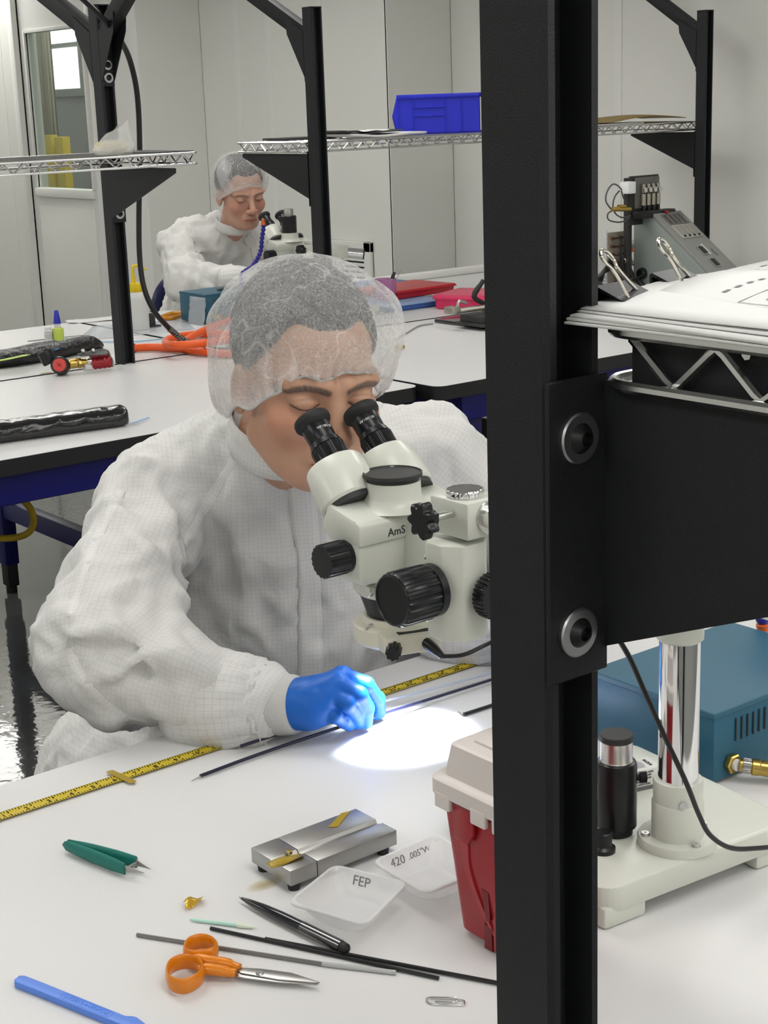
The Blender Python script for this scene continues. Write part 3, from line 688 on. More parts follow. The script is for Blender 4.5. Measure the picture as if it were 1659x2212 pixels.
h2 = MB().ring(loop(lp2, hz, .0072, .0019), True, False, False, True)
h2.tube([onz(*zx(1150, 890), hz), onz(*zx(1215, 893), hz), onz(*zx(1290, 903), hz-.001), onz(*zx(1363, 916), hz-.002)], [.0032, .0050, .0048, .0038], 12, smooth=4)
ob('handle', h1, 'orange', sc); ob('handle', h2, 'orange', sc)
def blade(px, z):
    P = [onz(a, b, z) for a, b in px]
    return MB().prism([(p.x, p.y) for p in P], (0, 0, z), (1, 0, 0), (0, 1, 0), (0, 0, .0012), 0.0003)
ob('blade', blade([(508, 2092), (565, 2095), (632, 2104), (691, 2124), (682, 2125), (600, 2118), (520, 2104)], BZ+.0055), 'steel', sc)
ob('blade', blade([(505, 2102), (560, 2098), (640, 2112), (690, 2125), (684, 2129), (600, 2124), (530, 2115), (507, 2110)], BZ+.0042), 'steel', sc)
pv = onz(561, 2103, BZ+.0065)
ob('pivot_screw', MB().lathe([(.0034, 0), (.0034, .0006), (.0026, .0012)], pv, (0, 0, 1), 18), 'zinc', sc)
# --- scalpel
M['scblue'] = mat('periwinkle_plastic', (0.10, 0.23, 0.72), 0.4, noise=0.03)
a, b_ = onz(36, 2118, BZ+.003), onz(300, 2225, BZ+.003); d = b_-a; L = d.length
sp = root('scalpel', 'periwinkle blue disposable scalpel handle with embossed lettering', 'scalpel', a)
SM = frame(a, d, Vector((0, 0, 1)).cross(d)); hw = .0058
out = [(0.001, -.0035), (.004, -hw), (L*.22, -hw*.92), (L*1.4, -hw*.92), (L*1.42, .004), (L*1.02, .0055), (L*.93, .0088), (L*.90, .0085), (L*.86, hw*.95), (L*.2, hw), (.004, hw*.95), (0, .003)]
ob('handle', MB().prism(out, (0, 0, -.0028), (1, 0, 0), (0, 1, 0), (0, 0, .0062), .0009).xf(SM), 'scblue', sp)
fr_ = [(L*.36 + .045*(i/20 if i <= 20 else 1)*0, 0) for i in range(1)]
lab = rrect(L*.385, -.0036, L*.79, .0036, .0034, 5)
ob('label_border', MB().tube([(x, y, .0034) for x, y in lab], .00035, 6, loop=True).xf(SM), 'scblue', sp)
text_mesh('embossed_lettering', 'DYSERO-MEDICAL', .0060, SM @ T(L*.587, 0, .0034), mat('embossed_blue', (0.14, 0.30, 0.80), 0.35, noise=0.02), sp, .0004)
# --- paper clip
cl = [(930, 2158), (995, 2160), (1003, 2164), (1003, 2170), (990, 2171), (935, 2169), (922, 2163), (923, 2156), (935, 2154), (980, 2155), (987, 2158), (986, 2163), (975, 2165), (940, 2164)]
tag(ob('paper_clip', MB().tube([onz(x, y, BZ+.0012) for x, y in cl], .0006, 6, smooth=3), 'wire'), 'silver paper clip lying near the post foot', 'paper clip')
# --- amber stain on the laminate
sm = bpy.data.materials.new('amber_stain'); sm.use_nodes = True
nt = sm.node_tree; b = nt.nodes['Principled BSDF']; b.inputs['Base Color'].default_value = (0.60, 0.50, 0.22, 1); b.inputs['Roughness'].default_value = .5
tc = nt.nodes.new('ShaderNodeTexCoord'); gr = nt.nodes.new('ShaderNodeTexGradient'); gr.gradient_type = 'SPHERICAL'
mp_ = nt.nodes.new('ShaderNodeMapping'); mp_.inputs['Scale'].default_value = (50, 90, 1)
nt.links.new(tc.outputs['Object'], mp_.inputs[0]); nt.links.new(mp_.outputs[0], gr.inputs[0])
mm_ = nt.nodes.new('ShaderNodeMath'); mm_.operation = 'MULTIPLY'; mm_.inputs[1].default_value = .4
nt.links.new(gr.outputs['Fac'], mm_.inputs[0]); nt.links.new(mm_.outputs[0], b.inputs['Alpha'])
st_ = onz(570, 1911, BZ+.0003); so = ob('stain', MB().prism(rrect(-.02, -.011, .02, .011, .01), (0, 0, 0), (1, 0, 0), (0, 1, 0), (0, 0, .0002)), sm)
so.location = st_; tag(so, 'faint amber stain on the bench beside the metal block', 'stain')
# --- sharps container
M['red'] = mat('red_polypropylene', (0.30, 0.008, 0.016), 0.28, noise=0.05, nscale=12, sss=0.0)
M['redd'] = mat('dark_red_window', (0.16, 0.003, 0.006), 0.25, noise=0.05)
M['lid'] = mat('frosted_white_lid', (0.62, 0.57, 0.54), 0.4, noise=0.03, trans=0.0)
sh = root('sharps_container', 'red sharps container with a frosted white lid, half hidden by the black post', 'container', (0.825, 0.887, BZ))
X0, X1, Y0, Y1 = .787, .850, .8475, .9265
def rr4(e, z, r): return [Vector((x, y, z)) for x, y in rrect(X0-e, Y0-e, X1+e, Y1+e, r, 5)]
hb = .137
ob('tub', MB().ring([rr4(-.006, BZ, .012), rr4(0, BZ+.006, .012), rr4(.0105, BZ+hb, .012)], True, True, True), 'red', sh)
ob('lid', MB().ring([rr4(.0135, BZ+hb-.006, .012), rr4(.0165, BZ+hb-.006, .012), rr4(.0165, BZ+hb+.007, .012), rr4(.013, BZ+hb+.010, .012), rr4(.0085, BZ+hb+.0105, .012), rr4(.003, BZ+hb+.036, .006), rr4(.001, BZ+hb+.0375, .006)], True, False, True), 'lid', sh)
ob('lid_plate', MB().box((X0+.012, Y0+.02, BZ+hb+.036), (X1-.012, Y1-.012, BZ+hb+.0395), .001).box((X0+.040, Y1-.03, BZ+hb+.039), (X1-.012, Y1-.002, BZ+hb+.050), .003), 'lid', sh)
def side_pt(dy, z, out=0.0): return Vector((X0 - .0105*(z-BZ)/hb - out, dy, z))
# rim tabs, latch and ribs on the left face
for ya, yb in ((.9325, .914), (.888, .870), (.862, .846)):
    ob('rim_tab', MB().box((X0-.0175, yb, BZ+hb-.017), (X0-.0125, ya, BZ+hb-.003), .0015), 'lid', sh)
ob('latch', MB().prism([(0.913, BZ+hb-.004), (.889, BZ+hb-.004), (.889, BZ+hb-.03), (.897, BZ+hb-.042), (.913, BZ+hb-.040)], (X0-.0135, 0, 0), (0, 1, 0), (0, 0, 1), (.004, 0, 0), .001), 'red', sh)
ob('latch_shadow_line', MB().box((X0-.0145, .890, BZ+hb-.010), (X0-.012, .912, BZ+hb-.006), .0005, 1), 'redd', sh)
rib = []
for k in range(17):
    t = k/16; z = BZ+hb-.04 - t*.083; yy = .906 - .0005*k + .004*math.sin(t*math.pi*.9) - .036*max(0, t-.25)**1.4; w = .010*(1-t)+.0035*t
    rib.append([side_pt(yy+w/2, z, -.0005), side_pt(yy+w/2, z, .0012), side_pt(yy-w/2, z, .0012), side_pt(yy-w/2, z, -.0005)])
ob('curved_rib', MB().ring(rib), mat('red_rib', (0.36, 0.03, 0.035), 0.3, noise=0.04), sh)
wz = BZ+.036
ob('window_slot', MB().prism([(.8905, wz+.020), (.8815, wz+.019), (.8800, wz-.006), (.8850, wz-.008)], (X0-.0044, 0, 0), (0, 1, 0), (0, 0, 1), (.002, 0, 0)), 'redd', sh)
ob('lower_recess', MB().prism([(.889, wz-.012), (.8800, wz-.014), (.8790, BZ+.0015), (.889, BZ+.001)], (X0-.0030, 0, 0), (0, 1, 0), (0, 0, 1), (.003, 0, 0)), 'redd', sh)
ob('panel_step', MB().prism([(.8775, BZ+hb-.03), (.856, BZ+hb-.03), (.856, BZ+.003), (.8775, BZ+.003)], (X0-.0035, 0, 0), (0, 1, 0), (0, 0, 1), (.003, 0, 0), .001), 'red', sh)
# ------------------------------------------------------------------ microscopes
M['scope'] = mat('cream_enamel', (0.60, 0.615, 0.55), 0.32, noise=0.02, bump=0.03, bscale=900, coat=0.15)
M['ringw'] = mat('cream_plastic', (0.62, 0.60, 0.50), 0.35, noise=0.02)
M['knob'] = mat('black_knob', (0.007, 0.007, 0.009), 0.30, noise=0.08)
M['matte'] = mat('matte_black_cap', (0.028, 0.028, 0.028), 0.55, noise=0.05)
M['led'] = mat('led_ring', (1, 1, 1), 0.4, emit=(0.80, 0.88, 1.0), estr=9.0, noise=0.001)
M['scrw'] = mat('screw_metal', (0.62, 0.62, 0.6), 0.3, metal=1.0, noise=0.05)
def gear(n, r, dr, h0, h1, p0, axis, K=5, bev=0.001):
    """ribbed knob: rounded-lobe cross-section"""
    ax = Vector(axis).normalized(); x = (Vector((1, 0, 0)) if abs(ax.x) < .9 else Vector((0, 1, 0))); x = (x-ax*x.dot(ax)).normalized(); y = ax.cross(x)
    rings = []
    for h, f in ((h0, .94), (h0+bev, 1), (h1-bev, 1), (h1, .94)):
        R = []
        for i in range(n*K):
            a = 2*math.pi*i/(n*K); ph = (i % K)/K
            rad = (r - (dr if 0.30 < ph < 0.75 else 0))*f
            R.append(Vector(p0) + ax*h + (x*math.cos(a)+y*math.sin(a))*rad)
        rings.append(R)
    return rings
def stereo_head(s, O, full=True, rzh=0.0):
    """stereo microscope head; O = optical axis at the bench surface height; +Y side carries the eyepieces"""
    Q = T(*O) @ RZ(rzh)
    V = lambda x, y, z: Q @ Vector((x, y, z))
    dirv = lambda x, y, z: (Q.to_3x3() @ Vector((x, y, z)))
    body = MB().prism([(-.032, .240), (.020, .238), (.036, .252), (.024, .279), (-.024, .2685), (-.032, .264)], V(-.0725, 0, 0), dirv(0, 1, 0), dirv(0, 0, 1), dirv(.145, 0, 0), .0075)
    bd = ob('body', body, 'scope', s)
    ob('lower_body', MB().prism([(-.066, .196), (.066, .196), (.0715, .204), (.0715, .246), (-.0715, .246), (-.0715, .204)], V(0, -.0285, 0), dirv(1, 0, 0), dirv(0, 0, 1), dirv(0, .055, 0), .004), 'scope', s)
    ob('lens_mount', MB().lathe([(.044, .173), (.048, .178), (.048, .197)], V(0, 0, 0), dirv(0, 0, 1), 36), 'scope', s)
    ob('objective', MB().lathe([(.034, .138), (.0345, .150), (.0415, .172), (.040, .174)], V(0, 0, 0), dirv(0, 0, 1), 36), 'knob', s)
    pm = MB().lathe([(.044, .268), (.034, .274), (.0305, .281), (.030, .297)], V(-.002, -.002, 0), dirv(0, 0, 1), 40)
    ob('camera_port', pm, 'scope', s)
    if full:
        ob('port_cap', MB().lathe([(.0285, .293), (.0285, .301), (.0322, .3015), (.0322, .3055), (.0305, .306), (.0300, .3045), (.0, .3045)], V(-.002, -.002, 0), dirv(0, 0, 1), 40), 'matte', s)
    else:
        ob('camera_tube', MB().lathe([(.026, .296), (.026, .352), (.024, .354)], V(-.002, -.002, 0), dirv(0, 0, 1), 30), 'knob', s)
        ob('camera_adapter', MB().lathe([(.0165, .354), (.0165, .374), (.0155, .376)], V(-.002, -.002, 0), dirv(0, 0, 1), 26), 'steel', s)
    e = dirv(0, .707, .707); er = dirv(1, 0, 0)
    for sx, nm in ((-1, 'eyepiece'), (1, 'eyepiece')):
        c = V(sx*.0375, .026, .272)
        prof = [(.0335, .000), (.036, .003), (.0365, .028), (.0345, .048), (.0325, .0505)]
        # prism housing: wide oval drum, tapering towards the eyepiece on its outer side
        rings = []
        for r, h in prof:
            rings.append([c + e*h*1.0 + er*(math.cos(q_)*r*1.0) + er.cross(e)*(math.sin(q_)*r*.86) + er*sx*(-.004)*(h/.05) for q_ in [2*math.pi*i/36 for i in range(36)]])
        dr = ob('prism_housing', MB().ring(rings), 'scope', s)
        ob('dark_seam', MB().ring([[c + e*h + er*(math.cos(q_)*r) + er.cross(e)*(math.sin(q_)*r*.86) for q_ in [2*math.pi*i/30 for i in range(30)]] for r, h in ((.0325, -.006), (.0325, .002))]), 'matte', dr)
        ob('set_screw', MB().lathe([(.0024, 0), (.0024, .0012), (.0010, .0012), (.0010, .0006)], c + e*.012 - dirv(0, .42, -.42).normalized()*0 + er.cross(e)*(.0303) + er*(-sx*.008), er.cross(e), 14), 'scrw', dr)
        p = c + er*(sx*-.0035+.005) + e*.045
        ey = MB().lathe([(.0150, .0), (.0150, .010), (.0165, .011)], p, e, 32)
        ep = ob('eyepiece', ey.lathe([(.0150, .034), (.0160, .036), (.0165, .056), (.0150, .060)], p, e, 32), 'knob', s)
        ob('diopter_ring', MB().ring(gear(30, .0195, .0011, .0115, .029, p, e, 6)).lathe([(.0195, .004), (.0198, .0115)], p, e, 36).lathe([(.0190, .029), (.0170, .036)], p, e, 36), 'knob', ep)
        ob('eyecup', MB().lathe([(.0155, .056), (.0200, .060), (.0212, .0625), (.0212, .067), (.0200, .0695), (.0175, .0695), (.0150, .064), (.0, .064)], p, e, 36), 'rubber', ep)
        if full:
            tx = 'WF10X/20' if sx < 0 else 'WF10X/20'
            u = -er.cross(e)*-1.0                         # outward normal on the visible side
            for k, chh in enumerate(tx):
                a = -1.05*(k-3.5)/7.5 + (0.55 if sx > 0 else 0.0)
                nrm = (er.cross(e)*math.cos(a) + er*math.sin(-a)).normalized()
                o_ = p + e*.0475 + nrm*.01640
                xx = e.cross(nrm)
                text_mesh('engraving', chh, .0042, frame(o_, -xx if (xx.cross(e)).dot(nrm) > 0 and False else (xx if xx.cross(e).dot(nrm) > 0 else -xx), e), mat_white, ep, .0001)
    # zoom knob on the left side, locking screw below
    z0 = V(-.062, -.006, .2270); ax = dirv(-1, 0, 0)
    zk = ob('zoom_knob', MB().lathe([(.0135, 0), (.0175, .002), (.0178, .012), (.0165, .013)], z0, ax, 32).ring(gear(18, .0185, .0010, .014, .042, z0, ax, 6)).lathe([(.0165, .012), (.0165, .015)], z0, ax, 24), 'knob', s)
    if full:
        for k, t_ in enumerate(('1', '.8', '2')):
            a = [0.9, -.35, 0.3][k]
            nrm = dirv(0, -math.cos(a), math.sin(a)); o_ = z0 + ax*.0065 + nrm*.01785
            text_mesh('engraving', t_, .0045, frame(o_, dirv(1, 0, 0), nrm.cross(dirv(1, 0, 0))), mat_white, zk, .0001)
    ob('zoom_knob', MB().lathe([(.0175, .0), (.0185, .012), (.018, .042)], V(.066, -.006, .2235), -ax, 24), 'knob', s)
    ob('lock_screw', MB().lathe([(.0035, 0), (.0035, .006), (.0075, .0065), (.0075, .013), (.0065, .014)], V(-.044, -.014, .187), dirv(-.95, -.3, 0), 16), 'scrw', s)
    return Q, V, dirv
mat_white = mat('white_print', (0.75, 0.75, 0.75), 0.5, noise=0.02)
AX, AY = 1.020, 1.290
ms = root('microscope', 'cream stereo microscope on a boom stand that the front worker looks through', 'microscope', (1.02, 1.0, BZ))
Q, V, DV = stereo_head(ms, (AX, AY, BZ))
text_mesh('lettering', 'AmS', .0125, frame(V(-.0230, -.0322, .2495), DV(1, 0, 0), DV(0, 0, 1)) @ T(0, 0, 0.0002), 'ink', ms, .0002)
# ring light
rl = ob('ring_light', MB().lathe([(.030, .1175), (.046, .1175), (.0495, .121), (.0495, .137), (.046, .1395), (.040, .1405), (.0375, .147), (.034, .147), (.034, .1185)], V(0, 0, 0), DV(0, 0, 1), 48, False, False), 'ringw', ms, label='cream ring light')
CBm = Q @ T(-.0220, -.0580, 0) @ RZ(math.radians(-20))
ob('control_box', MB().prism([(-.029, 0), (.027, 0), (.031, .006), (.034, .05), (-.034, .03), (-.033, .006)], (0, 0, .1185), (1, 0, 0), (0, 1, 0), (0, 0, .0205), .003).xf(CBm), 'ringw', rl)
ob('name_plate', MB().box((-.016, .0095, .1390), (.022, .0185, .1394)).xf(CBm), 'ink', rl)
ob('dimmer_knob', MB().ring(gear(8, .0085, .0012, -.002, .015, CBm @ Vector((-.024, .002, .128)), CBm.to_3x3() @ Vector((-.45, -1, -.15)), 6)), 'knob', rl)
ob('clip_screw', MB().box((-.044, -.006, .1385), (-.026, -.002, .1435), .001).cyl((-.0470, -.004, .141), (-.0470, -.004, .133), .0022, n=8).xf(Q), 'scrw', rl)
ob('led_strip', MB().lathe([(.0325, .1172), (.0445, .1172)], V(0, 0, 0), DV(0, 0, 1), 40, False, False), 'led', rl)
ld = bpy.data.lights.new('ring_lamp', 'SPOT'); ld.energy = RING_W; ld.color = (0.78, 0.87, 1.0); ld.spot_size = math.radians(64); ld.spot_blend = 0.6; ld.shadow_soft_size = 0.03
lo = bpy.data.objects.new('ring_lamp', ld); COL.objects.link(lo); lo.location = V(0, 0, .112); lo.parent = None
lo.rotation_euler = (0, 0, 0); tag(lo, 'white light of the ring under the microscope', 'lamp')
# power lead of the ring light
cq = lambda x, y, z: CBm @ Vector((x, y, z))
pl_ = [cq(.012, .002, .129), cq(.016, -.010, .126), cq(.022, -.020, .119), cq(.045, -.024, .119), cq(.075, -.022, .127), V(.06, -.125, .140), V(.12, -.16, .15), V(.2, -.25, .17)]
ob('light_plug', MB().tube([pl_[0], pl_[1], pl_[2]], [.0062, .0058, .0035], 12), 'knob', rl)
ob('light_lead', MB().tube(pl_[2:], .0024, 8, smooth=6), 'knob', rl)
# focusing rack
rk = [(-.034, -.095), (-.044, -.105), (-.044, -.128), (-.030, -.147), (.000, -.147), (.012, -.135), (.012, -.095)]
ob('focus_rack', MB().prism(rk, V(0, 0, .155), DV(1, 0, 0), DV(0, 1, 0), DV(0, 0, .102), .003), 'scope', ms)
ob('head_holder', MB().prism([(-.012, -.097), (.010, -.097), (.012, -.026), (-.010, -.026)], V(0, 0, .168), DV(1, 0, 0), DV(0, 1, 0), DV(0, 0, .088), .004), 'scope', ms)
k0 = V(-.044, -.120, .2105)
fk = ob('focus_knob', MB().lathe([(.0245, .002), (.0275, .004), (.0275, .012), (.026, .013)], k0, DV(-1, 0, 0), 40).ring(gear(22, .0285, .0012, .013, .056, k0, DV(-1, 0, 0), 6, .003)).lathe([(.0262, .050), (.0262, .0578), (.0245, .0585), (.0240, .0572), (.0, .0572)], k0, DV(-1, 0, 0), 40), 'knob', ms)
k1 = V(-.002, -.147, .203)
ob('tension_knob', MB().lathe([(.012, 0), (.012, .008)], k1, DV(0, -1, 0), 20).ring(gear(30, .0245, .0014, .006, .022, k1, DV(0, -1, 0), 6, .002)), 'knob', ms)
for dz in (-.033, .033): ob('grub_screw', MB().lathe([(.003, 0), (.003, .0015), (.001, .0015)], V(-.0385, -.099, .205+dz), DV(-.7, .7, 0), 12), 'scrw', ms)
# clamp block at the boom end
ob('clamp_block', MB().box((-.026, -.150, .262), (.026, -.092, .3005), .0025).xf(Q), 'scope', ms)
ob('clamp_disc', MB().ring(gear(12, .0195, .0008, .3005, .3085, V(-.004, -.122, 0), DV(0, 0, 1), 6, .0015)), 'chrome', ms)
s0 = V(-.038, -.128, .2875)
sk = MB()
ax_ = DV(-1, 0, 0)
sk.lathe([(.0090, .014), (.0090, .022)], s0, ax_, 20)
Rr = []
for h, f in ((.020, .93), (.0215, 1), (.031, 1), (.033, .9)):
    Rr.append([s0 + ax_*h + (DV(0, 1, 0)*math.cos(a) + DV(0, 0, 1)*math.sin(a))*((.0165+.0030*math.cos(7*a))*f) for a in [2*math.pi*i/70 for i in range(70)]])
sk.ring(Rr); st = ob('star_knob', sk, 'knob', ms); ob('screw_shank', MB().cyl(s0-ax_*.009, s0+ax_*.015, .0042, n=14), 'scrw', st)
bE = V(.003, -.150, .2826); PX_, PY_ = .993, .862
bA = Vector((PX_+.002, PY_+.02, BZ+.2826))
bo = ob('boom', MB().cyl(bE + DV(0, .02, 0), Vector((PX_-.002, PY_-.14, BZ+.2826)), .0125, n=32), 'chrome', ms)
ob('boom_collar', MB().lathe([(.0175, 0), (.0175, .003), (.0125, .0035)], bE, DV(0, -1, 0), 32), 'scrw', bo)
# pillar and base
bd_ = Vector((PX_, PY_, BZ))
sl = MB().prism(rrect(0, 0, .232, .235, .022, 6), (0, 0, .014), (1, 0, 0), (0, 1, 0), (0, 0, .024), .004)
for cx_, cy_ in ((.0, .0), (.180, .0), (.0, .205), (.180, .205)): sl.box((cx_+.003 if cx_ else .002, cy_+.002, 0), (cx_+.052-.002, cy_+.028, .02), .004)
BM = T(.8765, .8400, BZ) @ RZ(math.radians(-5.5))
ob('stand_base', sl.xf(BM), 'scope', ms)
zt_ = .038
fl_ = ob('pillar_flange', MB().lathe([(.0355, zt_), (.0355, zt_+.0065), (.0345, zt_+.0085), (.0232, zt_+.0085), (.0232, zt_+.040), (.0218, zt_+.042), (.0222, zt_+.060), (.0215, zt_+.062), (.0175, zt_+.062)], bd_, (0, 0, 1), 44), 'scope', ms)
for a in (-105, -10, 145): ob('flange_screw', MB().lathe([(.0042, 0), (.0042, .0012), (.0035, .0026), (.0012, .0026), (.0012, .0015)], bd_ + Vector((.029*math.cos(math.radians(a)), .029*math.sin(math.radians(a)), zt_+.0085)), (0, 0, 1), 16), 'scrw', fl_)
ob('set_screw', MB().lathe([(.0035, 0), (.0035, .0015), (.001, .0015)], bd_ + Vector((-.0135, -.0180, zt_+.046)), (-.6, -.8, 0), 12), 'scrw', fl_)
ob('pillar', MB().cyl(bd_ + Vector((0, 0, zt_+.05)), bd_ + Vector((0, 0, .345)), .0180, n=48), 'chrome', ms)
ob('stop_collar', MB().lathe([(.0182, .230), (.0205, .232), (.0205, .246), (.0245, .251), (.0245, .264), (.0182, .266)], bd_, (0, 0, 1), 44), 'scope', ms)
ob('boom_carrier', MB().box((-.028, -.03, .266), (.028, .03, .312), .004).xf(T(*bd_)), 'scope', ms)
# lead hanging over the base
w = [onY(1335, 1378, .82), onY(1362, 1425, .815), onY(1395, 1500, .81), onY(1440, 1600, .805), onY(1482, 1690, .80), onY(1510, 1760, .80), onY(1535, 1805, .80), onY(1580, 1832, .80), onY(1640, 1832, .80), onY(1700, 1825, .80)]
tag(ob('power_lead', MB().tube(w, .0022, 10, smooth=6), 'blackp'), 'thin black lead hanging in front of the chrome pillar', 'cable')
# camera adapter standing on the base
ca = onz(1331, 1797, BZ+.038); ct = root('camera_adapter', 'black cylinder with silver neck and black cap standing on the microscope base', 'adapter', ca)
ob('barrel', MB().lathe([(.0150, 0), (.0150, .006), (.0185, .008), (.0187, .066), (.0175, .070), (.0145, .071)], ca, (0, 0, 1), 36), 'knob', ct)
ob('neck', MB().lathe([(.0148, .070), (.0152, .0715), (.0145, .073), (.0145, .092)], ca, (0, 0, 1), 32), mat('satin_aluminium', (.72, .70, .68), .28, metal=1, noise=.03), ct, label='satin silver neck')
ob('cap', MB().lathe([(.0151, .0905), (.0153, .0955), (.0146, .0965)], ca, (0, 0, 1), 32), 'matte', ct)
ob('thumb_screw', MB().lathe([(.003, 0), (.003, .003), (.0055, .0035), (.0055, .0095), (.0045, .010)], ca + Vector((.0150, -.0095, .052)), (.84, -.54, 0), 14), 'knob', ct)
cb = onz(1303, 1838, BZ+.038)
tag(ob('dust_cap', MB().lathe([(.0110, 0), (.0110, .004), (.0080, .006), (.0080, .018), (.007, .019)], cb, (0, 0, 1), 28), 'knob'), 'small black flanged cap on the base beside the post', 'cap')
# razor blade box
rb0 = onz(1424, 1712, BZ+.038); RBm = frame(onz(1402, 1704, BZ+.0382), (1, -.28, 0), (.28, 1, 0))
rz_ = root('blade_box', 'small white printed razor blade box behind the black cylinder', 'box', onz(1402, 1704, BZ+.038))
ob('carton', MB().box((-.034, .0, .004), (.014, .026, .021), .0008).box((-.034, 0, 0), (.014, .026, .0042)).xf(RBm), 'paper', rz_)
ob('dark_band', MB().box((-.0343, -.0003, 0), (.0143, .0263, .004)).xf(RBm), mat('grey_band', (.12, .12, .12), .5, noise=.1), rz_)
ob('blade_picture', MB().prism([(-.020, .005), (-.001, .005), (-.001, .009), (.0005, .009), (.0005, .017), (-.001, .017), (-.001, .021), (-.020, .021), (-.020, .017), (-.0215, .017), (-.0215, .009), (-.020, .009)], (0, 0, .0212), (1, 0, 0), (0, 1, 0), (0, 0, .0002)).xf(RBm), mat('grey_print', (.35, .35, .36), .5, noise=.1), rz_)
text_mesh('printed_text', 'RAZOR', .0045, RBm @ T(.006, .013, .0213) @ RZ(-math.pi/2), 'ink', rz_)
for k in range(5): text_mesh('printed_text', ('SINGLE EDGE BLADES', 'CAUTION: SHARP', 'No. 9  100 BLADES', 'KEEP DRY', 'USE WITH CARE')[k], .0026, RBm @ T(-.008, -.0002, .018-.003*k) @ RX(math.pi/2), 'ink', rz_)
# --- blue light source box
M['tealbox'] = mat('blue_hammer_paint', (0.015, 0.095, 0.155), 0.42, noise=0.05, nscale=30, bump=0.08, bscale=500)
def light_box(label, x0, y0, w, d, h, z=BZ, slot=True, px=None):
    b = root('light_source', label, 'light source', (x0+w/2, y0+d/2, z), 0)
    ob('cabinet', MB().box((x0, y0, z+.004), (x0+w, y0+d, z+h), .0012).box((x0-.0012, y0-.0012, z+h-.006), (x0+w+.001, y0+d+.001, z+h+.001), .001, 1), 'tealbox', b)
    for fx in (x0+.02, x0+w-.02):
        for fy in (y0+.02, y0+d-.02): ob('foot', MB().cyl((fx, fy, z), (fx, fy, z+.005), .007, n=12), 'rubber', b)
    for k in range(7):
        xs = x0+.032+.0093*k
        ob('vent_slot', MB().box((xs, y0-.0018, z+h*.52), (xs+.0022, y0-.0006, z+h*.84), .0004, 1), 'ink', b)
    return b
lb = light_box('blue metal light source box with vent slots beside the chrome pillar', 1.170, .969, .235, .175, .0790)
M['brass'] = mat('brass', (0.52, 0.36, 0.10), 0.28, metal=1.0, noise=0.1, nscale=60)
f0 = Vector((1.1955, .9685, BZ+.0195)); fa = Vector((.62, -.72, -.10)).normalized()
ob('hex_nut', MB().lathe([(.0095, 0), (.0108, .001), (.0108, .006), (.0095, .0075)], f0, (0, -1, 0), 6), 'brass', lb)
ob('thread_tape', MB().lathe([(.0060, .006), (.0062, .011)], f0, (0, -1, 0), 16), 'paper', lb)
hs = root('hose_fitting', 'brass quick connector and hose screwed to the blue light box', 'fitting', f0 + Vector((.03, -.03, -.01)))
g0 = f0 + Vector((.002, -.0105, 0))
ob('coupler', MB().lathe([(.0066, 0), (.0072, .003), (.0072, .012), (.0086, .013), (.0086, .020), (.0078, .021), (.0083, .028), (.0083, .040), (.0074, .042), (.0074, .060)], g0, fa, 24), 'brass', hs)
ob('knurl', MB().ring(gear(20, .0080, .0007, .003, .0115, g0, fa, 4, .0005)), 'steel', hs)
ob('hose', MB().tube([g0+fa*.055, g0+fa*.09, g0+fa*.14+Vector((0, 0, .0005)), g0+fa*.24+Vector((.05, .02, .008))], .0072, 12, smooth=4), 'blackp', hs)
# --- segmented coolant arm
M['seg'] = mat('blue_segment_hose', (0.02, 0.015, 0.23), 0.35, noise=0.05)
M['nozz'] = mat('orange_nozzle', (0.62, 0.12, 0.02), 0.35, noise=0.05)
def seg_hose(label, P, r=.0075, tip=.03):
    P = spline([Vector(p) for p in P], 8); s = root('segmented_hose', label, 'hose', P[0])
    L = [0]
    for a, b in zip(P[:-1], P[1:]): L.append(L[-1]+(b-a).length)
    def at(t):
        for i in range(len(L)-1):
            if L[i+1] >= t: return P[i].lerp(P[i+1], (t-L[i])/max(1e-6, L[i+1]-L[i])), (P[i+1]-P[i]).normalized()
        return P[-1], (P[-1]-P[-2]).normalized()
    t = 0; st_ = r*1.75
    while t < L[-1]-tip:
        p, d_ = at(t)
        ob('segment', MB().lathe([(r*.62, -st_*.15), (r*.95, st_*.05), (r*1.05, st_*.25), (r*.98, st_*.50), (r*.70, st_*.68), (r*.62, st_*.9)], p, d_, 14), 'seg', s); t += st_
    p, d_ = at(L[-1]-tip)
    ob('nozzle', MB().lathe([(r*.6, -.002), (r*1.0, 0), (r*.95, tip*.3), (r*.55, tip*.95), (r*.50, tip)], p, d_, 16), 'nozz', s)
    return s
p1_ = onz(1647, 1345, BZ+.080); 
tipz = onY(1648, 1372, 1.12); top_ = onY(1648, 1305, 1.12)
seg_hose('blue segmented coolant arm with orange tip hanging at the right edge', [(1.60, 1.18, BZ), (1.62, 1.17, BZ+.10), (1.56, 1.15, BZ+.20), (1.45, 1.13, BZ+.215), (top_.x+.005, 1.12, top_.z+.03), (top_.x, 1.12, top_.z), (tipz.x, 1.12, tipz.z)], .0082, .014)
